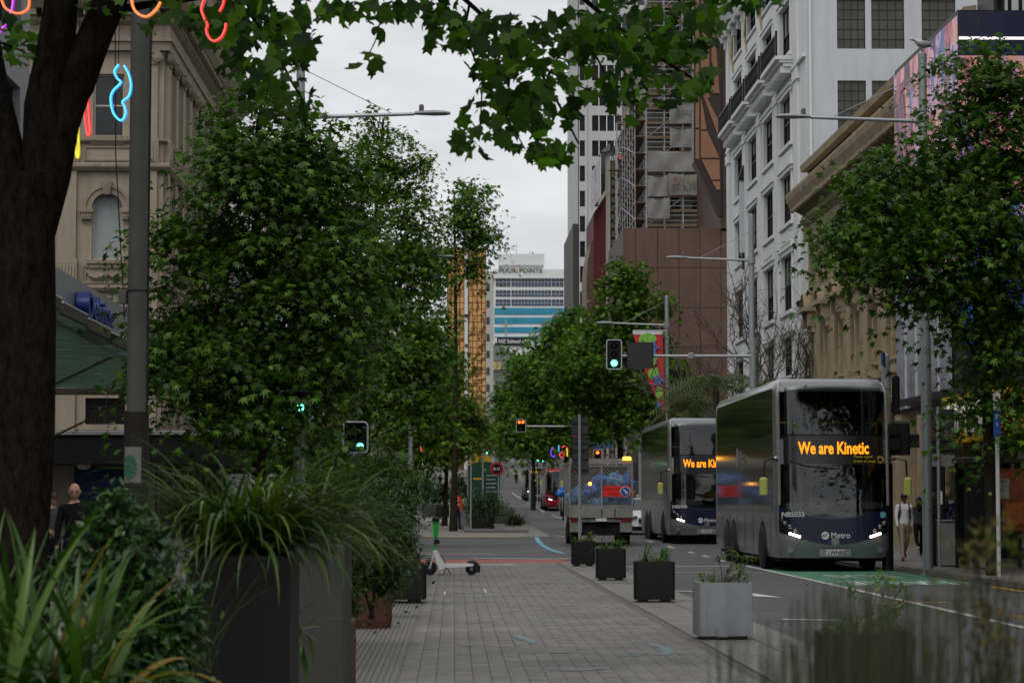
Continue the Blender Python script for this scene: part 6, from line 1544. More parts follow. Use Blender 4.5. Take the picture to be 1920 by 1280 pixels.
for px, py0, py1, y, r in ((884, 858, 1000, 103, .035), (906, 835, 930, 128, .05), (935, 865, 930, 130, .035), (941, 862, 930, 131, .03), (878, 872, 935, 129, .03)):
    t = thing('pole', {884: 'thin white pole rising from the island planting', 906: 'grey pole in front of the green kiosk', 935: 'pole with the round no entry sign beside the kiosk', 941: 'slim pole just right of the round sign', 878: 'slim pole at the left edge of the kiosk'}[px], 'pole', (at(px, 0, y).x, y, gz(y)))
    MB().cyl((0, 0, 0), (0, 0, at(0, py0, y).z - gz(y)), r, n=8).build('shaft', m_pole, t)
    if px == 935:
        zz_ = at(0, 878, y).z - gz(y); MB().lathe([(.36, -.03), (.36, 0)], (-.1, -.05, zz_), 20, 'y').build('round_sign', M('sign_red', (.4, .02, .03), .5), t)
        MB().lathe([(.27, -.012), (.27, 0)], (-.1, -.081, zz_), 20, 'y').build('round_sign_face', m_tsb, t); text('BUS', .22, m_wh_t, t, (-.3, -.1, zz_ - .08), (pi / 2, 0, 0), .003)
        MB().bbox(.05, .35, -.04, -.02, zz_ - .3, zz_ + .35, .02).build('side_plate', M('sign_back_pale', (.2, .2, .2)), t)
for px, y, lb in ((1128, 150, 'lamp post behind the caged truck beneath the trees'), (1170, 140, 'lamp post beside the pale shop letters'), (993, 200, 'grey post before the far bus stop'), (1028, 195, 'second grey post before the far bus stop'), (945, 300, 'slim post far up the street')):
    t = thing('pole', lb, 'pole', (at(px, 0, y).x, y, gz(y))); MB().cyl((0, 0, 0), (0, 0, 6), .1, .08, 8).build('shaft', m_pole, t)
# blue street blade over the red signal
t = thing('street_name_sign', 'blue street name blade with an arrow above the caged truck', 'sign', tuple(at(1130, 835, 120.)))
MB().bbox(-.62, .45, -.02, .02, -.13, .13, .02).build('blade', M('street_blue', (.03, .1, .3), .5), t); text('WYNDHAM', .17, m_wh_t, t, (-.56, -.03, -.06), (pi / 2, 0, 0), .002, sx=.8); MB().cyl((.5, .05, -5), (.5, .05, .2), .04, n=8).build('post', m_pole, t)

# --- planters along the road edge
m_pd = M('planter_charcoal', (.0065, .007, .0063), .55, spec=.2, var=.3, scale=3, dirt=.2); m_pl = M('planter_light_grey', (.24, .245, .255), .5, var=.09, scale=5, dirt=.35); m_soil = M('soil', (.03, .022, .016), .95, var=.4, scale=12)
def planter(label, x, y, w, h, mat, rz=0., group='box planters along the road edge'):
    t = thing('planter', label, 'planter', (x, y, .032), rz, group)
    b = w * .09; ring = []
    for cx, cy_, a0 in ((w / 2 - b, w / 2 - b, 0), (-w / 2 + b, w / 2 - b, pi / 2), (-w / 2 + b, -w / 2 + b, pi), (w / 2 - b, -w / 2 + b, 1.5 * pi)):
        for k in range(5): a = a0 + pi / 2 * k / 4; ring.append((cx + b * cos(a), cy_ + b * sin(a)))
    n = len(ring); k_in = (w / 2 - .03) / (w / 2); lv = [(1., .04), (1., h - .012), (.99, h), (k_in, h), (k_in, h - .07)]
    mb = MB(); vs = [(px * s, py * s, z) for s, z in lv for px, py in ring]
    mb.add(vs, [(i * n + j, i * n + (j + 1) % n, (i + 1) * n + (j + 1) % n, (i + 1) * n + j) for i in range(len(lv) - 1) for j in range(n)] + [tuple(range(n - 1, -1, -1))])
    mb.build('box', mat, t, True)
    MB().prism([(px * k_in, py * k_in) for px, py in ring], h - .1, h - .06, 'xy').build('soil', m_soil, t)
    for s in (-1, 1): MB().box(s * w * .28 - w * .12, s * w * .28 + w * .12, -w * .4, w * .4, 0, .042).build('foot', m_black, t)
    return t
PLS = [(at(1091, 0, 57.2).x, 57.2, .54, .58, m_pd, 'farthest charcoal box planter of the row by the road, behind the others'), (at(1142, 0, 46.6).x, 46.6, .56, .6, m_pd, 'charcoal box planter second from the far end of the row'),
       (at(1222, 0, 36.2).x, 36.2, .6, .6, m_pd, 'charcoal box planter just beyond the pale one'), (at(1348, 0, 26.3).x, 26.3, .585, .61, m_pl, 'pale grey box planter, the only light one in the row'), (at(1606, 0, 16.2).x, 16.2, .6, .6, m_pd, 'nearest dark box planter, blurred behind the rushes')]
for x, y, w, h, m, lb in PLS: planter(lb, x, y, w, h, m, radians(random.uniform(-3, 3)))
# left big planters
m_pg = M('planter_fibre_cement', (.042, .041, .038), .7, var=.25, scale=1.5, stretch=(3, 3, .6), dirt=.4); m_cor = M('corten_steel', (.075, .03, .016), .75, var=.35, scale=3, bump=.2, dirt=.3)
def tall(label, px0, px1, pyt, y, mat, depth=.8):
    x0, x1 = at(px0, 0, y).x, at(px1, 0, y).x; zt = at(0, pyt, y).z
    t = thing('tall_planter', label, 'planter', ((x0 + x1) / 2, y, .03), 0, 'tall planters on the left'); w = (x1 - x0) / 2
    MB().bbox(-w, w, 0, depth, 0, zt - .03, .012).build('box', mat, t); MB().box(-w + .04, w - .04, .04, depth - .04, zt - .029, zt - .02).build('soil', m_soil, t); return t
tall('tall charcoal planter in the left foreground under long arching grass', 358, 551, 1046, 13.6, m_pd)
tall('tall weathered grey planter just behind the charcoal one', 552, 651, 1020, 17.0, m_pg, 1.2)
tall('rusty steel edged planter beside the weathered grey one', 598, 664, 1168, 18.5, m_cor, .9)
y = 28.6; t = thing('tall_planter', 'round rusty steel planter under the leafy shrubs on the left', 'planter', (at(698, 0, y).x, y, .03), 0, 'tall planters on the left')
rr = (738 - 655) / 2 / FPX * y; MB().lathe([(rr * .93, 0), (rr, .1), (rr, at(0, 1090, y).z), (rr * .94, at(0, 1090, y).z), (rr * .94, .4)], n=9).build('drum', m_cor, t); MB().lathe([(rr * .93, .5), (rr * .93, .52)], n=9).build('soil', m_soil, t)
for px, py, y, w, h, m, lb in ((752, 0, 36, .8, .55, m_pd, 'dark planter hidden under shrubs behind the purple scooter'), (745, 0, 44, .9, .55, m_pg, 'grey planter under the farthest shrubs on this side'), (906, 0, 104, 1.0, .8, m_pd, 'charcoal planter on the island beyond the side street'), (873, 0, 112, .75, .85, m_pl, 'light grey planter left of the island shrub'), (812, 0, 150, 1.3, .8, m_pg, 'grey planter under a round clipped shrub far along the path'), (832, 0, 149, .8, .75, m_pd, 'dark planter next to the far clipped shrub'), (935, 0, 118, 1.6, .5, m_pg, 'low grey planter behind the island grass')):
    q = planter(lb, at(px, 0, y).x, y, w, h, m, 0, 'planters among the shrubs'); q.location.z = gz(y) + .05
isl = slab(at(872, 0, 101).x, at(990, 0, 101).x, 100.5, 126, 0, .17).build('island_kerb', m_kerb); setprops(isl, kind='structure')

# --- scooters
m_sw = M('scooter_white', (.78, .78, .76), .4, var=.05); m_sg = M('scooter_green', (.03, .42, .06), .4, var=.05); m_sp = M('scooter_purple', (.06, .03, .2), .4, var=.05)
def scooter(label, x, y, z, rz, deck, stem):
    t = thing('electric_scooter', label, 'scooter', (x, y, z), rz, 'electric scooters')
    for xx, r in ((0, .145), (.86, .125)):
        w = link('wheel', MB().lathe([(r * .68, -.035), (r * .9, -.035), (r, -.02), (r, .02), (r * .9, .035), (r * .68, .035)], (xx, 0, r), 20, 'y').mesh('wheel', m_rubber, True), t)
        q = MB()
        for k in range(5): a = 2 * pi * k / 5; q.cyl((xx, 0, r), (xx + r * .72 * cos(a), 0, r + r * .72 * sin(a)), .014, n=5)
        q.lathe([(.035, -.04), (.035, .04)], (xx, 0, r), 10, 'y').build('hub', M('hub_grey', (.3, .3, .3), .4), w)
    MB().prism([(.2, .1), (.36, .16), (.3, .25), (.13, .52), (.06, .5)], -.07, .07).prism([(.34, .15), (.9, .18), (.9, .235), (.3, .235)], -.085, .085).build('deck', deck, t)
    MB().prism([(.16, .14), (.26, .14), (.34, .22), (.2, .42), (.12, .38)], -.05, .05).build('battery_cover', M('scooter_grey', (.12, .12, .12), .5), t)
    MB().prism([(.2, .34), (.3, .26), (.33, .28), (.24, .44)], -.06, .06).build('neck_guard', M('scooter_grey2', (.2, .2, .2), .5), t)
    for s in (-.055, .055): MB().tube([(.1, s, .5), (.06, s, .33), (0, s, .145)], .018, 6).build('fork', m_sw if deck is m_sw else deck, t)
    MB().tube([(-.12, 0, .22), (-.16, 0, .16), (-.15, 0, .1)], .02, 5).prism([(-.1, .28), (.1, .32), (.08, .34), (-.1, .3)], -.05, .05).build('front_guard', m_black, t)
    a = []
    for k in range(9): an = radians(-30 + 150 * k / 8); a.append((.86 + .155 * cos(an), 0, .125 + .155 * sin(an)))
    MB().tube(a, .03, 6).build('rear_guard', m_black, t)
    st = MB().tube([(.1, 0, .5), (.11, 0, .62), (.125, 0, .78)], .027, 8).build('stem', stem, t); MB().prism([(.075, .78), (.165, .78), (.19, 1.1), (.05, 1.1)], -.05, .05).build('stem_shroud', stem, t)
    MB().bbox(.08, .2, -.05, .05, .64, .73, .015).build('phone_dock', m_black, t)
    hb = MB().tube([(.12, -.28, 1.16), (.1, -.1, 1.15), (.1, .1, 1.15), (.12, .28, 1.16)], .018, 6).bbox(.05, .19, -.07, .07, 1.1, 1.19, .02).build('handlebar', m_black, t)
    MB().tube([(.1, -.2, 1.15), (.3, -.24, 1.18)], .013, 5).tube([(.19, -.1, 1.05), (.26, -.1, 1.06), (.27, -.1, 1.0)], .014, 5).tube([(.1, .2, 1.15), (-.02, .22, 1.08), (-.03, .2, 1.0)], .01, 5).build('brake_lever', m_black, hb)
    MB().tube([(.34, -.05, .18), (.3, -.16, .02), (.2, -.18, .0)], .01, 5).tube([(.34, .05, .18), (.42, .1, .01)], .01, 5).build('stand', m_black, t)
    return t
P_ = ground_px(806, 1080); scooter('white scooter with a bright green stem standing on the pavers', P_.x, P_.y, .03, radians(-4), m_sw, m_sg)
P_ = ground_px(768, 1132); scooter('purple scooter poking out from the shrubs, only its rear wheel in view', P_.x - .8, P_.y, .03, radians(6), m_sp, m_black)
scooter('green stemmed scooter parked behind the steel bin', at(1785, 0, 55.6).x, 55.6, .03, radians(100), m_sw, m_sg)
scooter('dark scooter at the foot of the phone box', at(1795, 0, 52.5).x, 52.6, .13, radians(60), M('scooter_dark', (.1, .1, .1)), m_black)
# ================================================================== trees and plants
m_bark = M('bark_brown', (.03, .023, .017), .95, spec=.05, var=.4, scale=6, bump=.8, bscale=18); m_bark_d = M('bark_dark', (.012, .0095, .007), .95, spec=.03, var=.9, scale=11, bump=1, bscale=30, stretch=(1.6, 1.6, .6)); m_bark_p = M('bark_pale', (.12, .1, .085), .85, spec=.1, var=.3, scale=6, bump=.4)
lf_a = leaf_mat('leaf_liquidambar', (.016, .046, .005), (.092, .185, .018), .45, .24, .22)
lf_b = leaf_mat('leaf_mid_green', (.02, .058, .005), (.13, .245, .02), .5, .26, .2)
lf_y = leaf_mat('leaf_yellow_green', (.04, .085, .008), (.15, .22, .022), .5, .3, .2)
lf_p = leaf_mat('leaf_plane', (.009, .03, .003), (.07, .15, .01), .5, .48, .2)

def unit(n): v = RNG.normal(size=(n, 3)); return v / np.linalg.norm(v, axis=1, keepdims=True)
def lobes3(lobes, Y, dz_=1.):
    """pixel lobes (px, py, rx, ry[, dY]) to ellipsoids in metres"""
    out = []
    for l in lobes:
        px, py, rx, ry = l[:4]; dy = l[4] if len(l) > 4 else 0
        c = at(px, py, Y + dy); k = (Y + dy) / FPX
        out.append((np.array(c), rx * k * .92, ry * k * .92))
    return out
def crown_points(L3, n, clump=.3, per=45, depth=1., shell=.55, flat=.6):
    """leaf positions gathered into flattened sprays spread through the lobes"""
    area = np.array([a * b for _, a, b in L3]); pr = area / area.sum(); P = []; N = []
    for (c, a, b), p in zip(L3, pr):
        m = max(6, int(n * p / per)); u = unit(m); r = (shell + (1.0 - shell) * RNG.random(m)) ** .8 * RNG.choice([.75, .95, 1.08, 1.28], m)
        cc = c + u * np.array([a, a * depth, b]) * r[:, None]; sz = .55 + .9 * RNG.random(m)
        k = RNG.integers(0, m, int(n * p)); sp = RNG.normal(size=(len(k), 3)) * clump * sz[k][:, None]
        q = sp * np.array([1, 1, flat]); q[:, 2] -= (sp[:, 0] ** 2 + sp[:, 1] ** 2) / max(clump, .02) * .28      # sprays droop at their edges
        P.append(cc[k] + q); N.append(u[k] * .6 + sp / max(clump, .02) * .35)
    return np.concatenate(P), np.concatenate(N)
def leaves(name, P, N, size, mat, parent, tmpl=MAPLE, faces=MAPLE_F, droop=.55, rnd=.7, kind=True):
    n = len(P); R = RNG.normal(size=(n, 3)) * rnd
    D = N / np.maximum(np.linalg.norm(N, axis=1, keepdims=True), .01) * .8 + R; D[:, 2] -= droop
    U = N * .5 + RNG.normal(size=(n, 3)) * .35; U[:, 2] += 1.
    S = size * (.6 + .75 * RNG.random(n))
    o = link(name, leaf_cloud(name, P, D, U, S, mat, tmpl, faces), parent)
    if kind: o['kind'] = 'stuff'
    return o
def limb(mb, a, b, r0, r1, n=6, bow=.12):
    a, b = Vector(a), Vector(b); L_ = (b - a).length; pts = []
    o = Vector((random.uniform(-1, 1), random.uniform(-1, 1), random.uniform(0, 1))) * L_ * bow
    for i in range(6): t = i / 5; pts.append(a.lerp(b, t) + o * sin(pi * t) + Vector((random.uniform(-1, 1), random.uniform(-1, 1), random.uniform(-1, 1))) * L_ * .015)
    mb.tube(pts, [r0 + (r1 - r0) * i / 5 for i in range(6)], n); return pts
def tree(label, bx, Y, lobes, n, size, mat, r=.14, clump=.3, group='street trees', per=0, name='street_tree', depth=1., bark=None, top=None):
    per = per or (260 if Y < 60 else 80)
    g = gz(Y); t = thing(name, label, 'tree', (bx, Y, g), 0, group); loc = np.array(t.location); bark = bark or m_bark
    L3 = lobes3(lobes, Y); zs = [c[2] for c, a, b in L3]; ztop = top or max(c[2] for c, a, b in L3)
    mb = MB(); pts = []; cx = np.mean([c[0] for c, a, b in L3])
    for i in range(9):
        q = i / 8; z = g + (ztop - g) * q; pts.append((bx + (cx - bx) * q * q * .6 + .1 * sin(3 * q + bx), Y + .1 * sin(4 * q), z))
    rel = [Vector(p) - t.location for p in pts]
    mb.tube(rel, [r * (1.25 if i == 0 else 1) * (1 - .8 * i / 8) for i in range(9)], 9); mb.build('trunk', bark, t, smooth=True)
    lm = MB(); lm2 = MB()
    for c, a, b in L3:
        z0 = max(g + 1.8, c[2] - (1. + .5 * abs(c[0] - bx))); q = min(1, (z0 - g) / (ztop - g)); i = min(7, int(q * 8)); f = q * 8 - i
        s = rel[i].lerp(rel[min(8, i + 1)], f); e = Vector(c) - t.location
        p = limb(lm, s, e, r * .38 * (1 - .5 * q), r * .1)
        for k in range(7):
            u = Vector(unit(1)[0]); limb(lm, p[3 if k % 2 else 4], e + Vector((u.x * a, u.y * a, u.z * b)) * .85, r * .1, .006, 4)
    setprops(lm.build('limbs', bark, t, smooth=True), kind='stuff')
    spr = []
    for c, a, b in L3:
        for k in range(4):
            u = unit(1)[0]; u[2] = abs(u[2]) if k % 2 else u[2]; q = random.uniform(.22, .42); spr.append((c + u * np.array([a, a, b]) * random.uniform(.95, 1.2), a * q, a * q * random.uniform(.5, .9)))
    for c, a, b in spr[::2]: limb(lm2, Vector(L3[0][0]) - t.location if False else Vector(min(L3, key=lambda l: np.linalg.norm(l[0] - c))[0]) - t.location, Vector(c) - t.location, r * .1, .008, 4)
    setprops(lm2.build('twigs', bark, t, smooth=True), kind='stuff')
    L3 = L3 + spr
    P, N = crown_points(L3, n, clump, per, depth, .25 if Y < 60 else .4, .24 if Y < 60 else .4); leaves('crown', P - loc, N, size, mat, t)
    return t
tree('large dense green tree left of the path, crown filling the left middle', at(487, 900, 45).x, 45, [(500, 190, 45, 60), (530, 260, 75, 50), (440, 300, 90, 70), (385, 430, 95, 70), (520, 380, 105, 110), (385, 585, 95, 75), (540, 560, 135, 130), (440, 700, 130, 85), (590, 680, 110, 85), (620, 320, 60, 70), (645, 470, 55, 90), (350, 660, 70, 50), (470, 765, 100, 45), (530, 750, 50, 30)], 27000, .15, lf_a, .16, .46)
tree('taller slender green tree behind the near left one, crown reaching the lamp arm', at(690, 900, 75).x, 75, [(695, 225, 22, 32), (715, 285, 60, 38), (790, 300, 28, 24), (725, 330, 75, 45), (680, 390, 85, 85), (770, 400, 50, 90), (700, 500, 110, 100), (770, 520, 65, 90), (740, 620, 110, 100), (700, 720, 100, 90), (800, 640, 60, 80), (780, 730, 80, 90), (650, 620, 90, 110)], 25000, .155, lf_b, .16, .36)
tree('thin topped tree on the left whose airy crown stands against the sky', at(850, 900, 104).x, 104, [(880, 362, 46, 34), (862, 425, 42, 48), (902, 435, 26, 38), (825, 480, 30, 50), (888, 492, 24, 26), (805, 570, 34, 60), (790, 640, 45, 60)], 7500, .17, lf_b, .15, .36)
tree('yellow green young tree at the end of the left row', at(835, 900, 118).x, 118, [(830, 705, 34, 45), (862, 775, 44, 48), (805, 770, 55, 70), (880, 805, 32, 38), (790, 830, 55, 40), (830, 830, 50, 35)], 12000, .2, lf_y, .13, .35)
tree('low yellow green tree behind the clipped shrubs far on the left', at(800, 900, 170).x, 170, [(850, 810, 40, 35), (810, 820, 40, 40), (770, 800, 50, 50), (880, 805, 24, 25)], 6000, .27, lf_y, .15, .45)
tree('big dense green tree at the right edge in front of the screen', at(1869, 900, 46).x, 46, [(1850, 140, 80, 60), (1800, 205, 56, 42), (1890, 250, 75, 80), (1725, 300, 80, 42), (1800, 330, 110, 80), (1650, 340, 55, 45), (1690, 400, 120, 60), (1590, 430, 55, 30), (1640, 490, 90, 40), (1800, 460, 130, 80), (1890, 420, 70, 90), (1730, 540, 55, 30), (1880, 560, 70, 85), (1890, 660, 45, 40), (1890, 730, 45, 45), (1835, 725, 32, 45), (1905, 810, 35, 30)], 21000, .145, lf_a, .13, .44, bark=m_bark)
tree('rounded green tree left of the banner on the right side', at(1160, 900, 108).x, 108, [(1170, 525, 42, 35), (1165, 585, 75, 55), (1110, 640, 60, 55), (1210, 640, 55, 65), (1140, 710, 100, 70), (1200, 740, 60, 60), (1060, 720, 55, 60), (1150, 790, 90, 35)], 20000, .2, lf_b, .17, .33)
tree('first of the dark trees running uphill on the right', at(1060, 900, 140).x, 140, [(1080, 600, 30, 30), (1050, 650, 50, 50), (1010, 700, 50, 60), (1070, 710, 60, 60), (1040, 780, 70, 60), (990, 790, 50, 50), (1090, 800, 55, 35)], 14000, .25, lf_b, .17, .4)
tree('farther dark tree running uphill on the right', at(1000, 900, 185).x, 185, [(985, 690, 40, 45), (955, 760, 32, 50), (985, 780, 50, 55), (950, 815, 25, 30), (1030, 820, 50, 40)], 9000, .3, lf_b, .17, .5)
tree('small dark tree at the top of the visible street', at(935, 900, 300).x, 300, [(945, 800, 22, 30), (960, 820, 25, 25)], 2500, .5, lf_b, .2, .7)
tree('dark tree behind the amber tower foot on the left', at(780, 900, 230).x, 230, [(780, 720, 45, 60), (820, 780, 34, 40), (740, 760, 50, 70)], 6000, .35, lf_b, .2, .6)
tree('shadowed tree behind the second bus on the right footpath', 12.2, 118, [(1255, 700, 40, 60), (1275, 760, 40, 40), (1235, 780, 40, 35)], 5000, .2, lf_b, .15, .35)
tree('shady tree crowded behind the left signal heads', at(620, 900, 62).x, 62, [(595, 830, 34, 45), (560, 850, 50, 40), (610, 870, 40, 30)], 4000, .15, lf_a, .12, .3)

# bare tree in front of the white facade
bt = thing('bare_tree', 'leafless tree with pale twisting branches in front of the white facade', 'tree', (at(1425, 900, 97).x, 97, gz(97)))
mb = MB(); tw_ = MB()
def grow(p, d, L_, r, lv):
    pts = [p]; q = p.copy(); dd = d.copy()
    for i in range(4):
        dd = (dd + Vector((random.uniform(-1, 1), random.uniform(-.6, .6), random.uniform(-.55, .75))) * .32).normalized(); q = q + dd * L_ / 4; pts.append(q.copy())
    (mb if lv < 2 else tw_).tube(pts, [r * (1 - .12 * i) for i in range(5)], 6 if lv < 2 else 4)
    if lv >= 5: return
    for k in range(3 if lv < 4 else 2):
        s = random.uniform(.45, 1) if k else 1; i = min(4, int(s * 4)); ax = Vector((random.uniform(-1, 1), random.uniform(-.5, .5), random.uniform(-.4, .8)))
        grow(pts[i], (dd * .8 + ax * .85).normalized(), L_ * random.uniform(.6, .82), r * .64, lv + 1)
random.seed(21)
mb.tube([(0, 0, 0), (.05, 0, 2), (0, 0, 4.1)], [.16, .14, .13], 8)
for d in ((-.7, 0, .7), (.6, .1, .75), (-.25, .1, 1), (.2, -.1, 1), (-.9, .1, .5), (.7, 0, .5)): grow(Vector((0, 0, 3.9)), Vector(d).normalized(), random.uniform(2.2, 2.8), .075, 0)
mb.build('trunk', m_bark_p, bt, True); setprops(tw_.build('twigs', m_bark_p, bt), kind='stuff')
# palms
m_frond = leaf_mat('palm_frond', (.03, .055, .012), (.095, .115, .035), .5, .2); m_dry = leaf_mat('palm_dry', (.07, .06, .03), (.14, .11, .06), .7, .15)
def palm(label, x, y, h, R, nf, seed):
    random.seed(seed); t = thing('palm', label, 'palm', (x, y, gz(y)), 0, 'palms'); MB().tube([(0, 0, 0), (.05, 0, h * .5), (0, 0, h)], [.17, .13, .12], 9).build('trunk', m_bark_p, t, True)
    for k in range(nf):
        a = 2 * pi * k / nf + random.uniform(-.2, .2); el = random.uniform(.1, 1.15); L_ = R * random.uniform(.8, 1.1); mb = MB(); pts = []
        for i in range(9):
            u = i / 8; rad = L_ * u * cos(el * (1 - .35 * u)); z = h + L_ * (u * sin(el) - .75 * u * u); pts.append(Vector((rad * cos(a), rad * sin(a), z)))
        mb.tube(pts, [.025 * (1 - .85 * i / 8) for i in range(9)], 4)
        for i in range(1, 8):
            for s in (-1, 1):
                for w in (0, .5):
                    p = pts[i].lerp(pts[min(8, i + 1)], w); tn = (pts[min(8, i + 1)] - pts[i - 1]).normalized(); sd = tn.cross(Vector((0, 0, 1))).normalized() * s
                    l = .55 * sin(pi * (.12 + .8 * i / 8)) * R / 1.8; e = p + (sd * .85 + tn * .6 + Vector((0, 0, -.4))).normalized() * l; wd = tn * .028
                    mb.add([p - wd, p + wd, p.lerp(e, .6) + wd * .8, e, p.lerp(e, .6) - wd * .8], [(0, 1, 2, 3, 4)])
        mb.build('frond', m_dry if el < .3 else m_frond, t)
palm('palm with drooping fronds behind the second bus roof', at(1338, 0, 91).x, 91, 5.7, 2.4, 22, 4)
palm('shorter palm beside the banner pole, fronds partly dry', at(1290, 0, 95).x, 95, 5.0, 2.2, 20, 5)
palm('palm crown showing above the front bus roof', at(1440, 0, 86).x, 86, 5.3, 1.7, 16, 6)
palm('small ragged palm under the left signals', at(725, 0, 92).x, 92, 2.9, 1.6, 15, 8)

# ---------------------------------------------------------------- the near plane tree overhanging the frame
random.seed(5)
yT = 19.; pt = thing('plane_tree', 'dark trunked plane tree at the left edge, its leafy branches hanging across the top', 'tree', (at(50, 1100, yT).x, yT, .03))
def pl(px, py, dy=0.): return at(px, py, yT + dy) - pt.location
tr = MB(); sT = yT / FPX
tr.tube([pl(36, 1290), pl(36, 1150), pl(37, 1000), pl(46, 800), pl(50, 600), pl(48, 420), pl(52, 330)], [r * sT for r in (66, 58, 55, 57, 55, 55, 58)], 16)
tr.tube([pl(60, 430), pl(92, 330), pl(118, 235), pl(150, 130), pl(190, 40), pl(235, -60), pl(270, -160), pl(340, -340), pl(420, -560)], [r * sT for r in (46, 41, 31, 34, 32, 28, 22, 15, 5)], 12)
tr.tube([pl(40, 430), pl(14, 300), pl(-14, 160), pl(-40, 0), pl(-75, -220), pl(-90, -450)], [r * sT for r in (45, 36, 30, 26, 18, 5)], 10)
tr.tube([pl(84, 330), pl(85, 200), pl(105, 90), pl(120, -40), pl(128, -240), pl(160, -520)], [r * sT for r in (44, 40, 36, 30, 20, 5)], 10)
tr.tube([pl(128, 210), pl(160, 165), pl(182, 110), pl(205, 50), pl(222, 0), pl(260, -30)], [r * sT for r in (20, 17, 14, 13, 12, 10)], 8)
tr.build('trunk', m_bark_d, pt, True)
bm_ = MB()
for pts, r in (([(215, 20), (300, 5), (420, -12), (560, -18), (700, -30), (850, -10)], 9), ([(230, -30), (500, -70), (800, -80), (1100, -60), (1350, -40)], 12), ([(430, -12), (480, 40), (520, 100), (550, 160), (580, 205)], 4), ([(700, -30), (715, 30), (705, 75), (690, 105)], 2.2),
               ([(850, -20), (900, 25), (960, 75), (1010, 130), (1050, 200), (1085, 270)], 5), ([(880, 10), (870, 60), (905, 150), (900, 240)], 3), ([(960, 75), (955, 150), (950, 220), (985, 280)], 2.6), ([(1050, -40), (1120, 20), (1190, 80), (1270, 130), (1330, 165)], 5.5), ([(1120, 20), (1110, 90), (1150, 170), (1180, 200)], 2.8), ([(1250, -40), (1290, 30), (1300, 90)], 4), ([(1000, 120), (1060, 150), (1150, 190)], 2.4), ([(1350, -40), (1400, -20), (1450, 2)], 3),
               ([(-40, 60), (0, 80), (40, 95), (68, 118)], 3), ([(500, 40), (560, 60), (590, 75)], 1.8), ([(560, 75), (585, 95), (600, 72)], 1.)):
    n_ = len(pts); dy0 = random.uniform(-.8, .8); bm_.tube([pl(x, y, dy0 + .15 * i) for i, (x, y) in enumerate(pts)], [r * sT * (1 - .75 * i / n_) for i in range(n_)], 6)
setprops(bm_.build('branches', m_bark_d, pt, True), kind='stuff')
LB = [(400, 40, 55, 40, 55), (470, 35, 60, 50, 110), (540, 70, 55, 55, 90), (515, 140, 55, 45, 75), (475, 205, 30, 30, 16), (560, 195, 32, 30, 28), (610, 15, 60, 22, 40), (440, 105, 30, 35, 30), (340, 20, 60, 25, 34), (712, 15, 45, 22, 30), (702, 62, 18, 18, 6), (690, 108, 20, 20, 10), (810, 12, 60, 22, 50),
      (850, 55, 60, 40, 75), (925, 85, 75, 60, 150), (965, 155, 70, 55, 115), (925, 215, 60, 35, 50), (880, 262, 36, 24, 24), (985, 255, 60, 38, 60), (1045, 285, 36, 24, 24), (1040, 90, 55, 60, 100), (1040, 190, 50, 45, 65), (1110, 60, 55, 55, 90), (1170, 50, 70, 50, 125), (1235, 95, 75, 55, 130), (1290, 55, 55, 55, 100),
      (1150, 160, 55, 35, 50), (1240, 165, 70, 34, 66), (1315, 150, 38, 32, 34), (1335, 25, 42, 28, 36), (1180, 205, 30, 20, 14), (1440, 3, 36, 10, 12), (1395, -10, 50, 16, 20), (35, 85, 34, 32, 26), (15, 45, 24, 30, 14), (205, 15, 60, 20, 22), (300, 45, 40, 25, 8)]
LB += [(x_, y_, 95, 48, 62) for y_ in (-95, -185, -280) for x_ in range(-60, 1420, 120)]
PP = []; NN = []
for (cx, cy_, rx, ry, n) in LB:
    n = int(n * .66)
    a = RNG.random(n) * 2 * pi; r = np.sqrt(RNG.random(n)); 
    for k in range(n):
        w = at(cx + rx * r[k] * cos(a[k]), cy_ + ry * r[k] * sin(a[k]), yT + RNG.normal() * .9); PP.append(tuple(w)); NN.append((RNG.normal() * .5, -.5 + RNG.normal() * .5, .4))
PP = np.array(PP) - np.array(pt.location); NN = np.array(NN); S = .125 * (.55 + .75 * RNG.random(len(PP))); order = np.argsort(-S); big, rest = order[:300], order[300:]
pleaf = bpy.data.meshes.new('leaf'); pleaf.from_pydata([tuple(v) for v in BROAD * np.array([1.1, 1, 1])], [], MAPLE_F); pleaf.materials.append(lf_p)
D = NN * .5 + RNG.normal(size=NN.shape) * .6; D[:, 2] -= .75; U = NN + RNG.normal(size=NN.shape) * .5
Rm = frames(D, U)
for i in big:
    o = link('leaf', pleaf, pt, PP[i]); o.rotation_euler = Matrix(Rm[i].tolist()).to_euler(); o.scale = (float(S[i]),) * 3
setprops(link('foliage', leaf_cloud('foliage', PP[rest], D[rest], U[rest], S[rest], lf_p, BROAD), pt), kind='stuff')
# overhead shade of the same tree, out of frame above (its crown goes on upwards)
L3 = [(np.array((x, 19 + dy, z)), a, b) for x, dy, z, a, b in ((-3, 0, 9.0, 2.0, 1.2), (-1, 1, 9.2, 2.0, 1.3), (1.2, 0, 9.0, 2.0, 1.2), (-2, -2, 9.4, 2.2, 1.2), (-4.6, 0, 9.2, 1.6, 1.4))]
P, N = crown_points(L3, 4500, .35, 40); setprops(leaves('upper_foliage', P - np.array(pt.location), N, .17, lf_p, pt), kind='stuff')

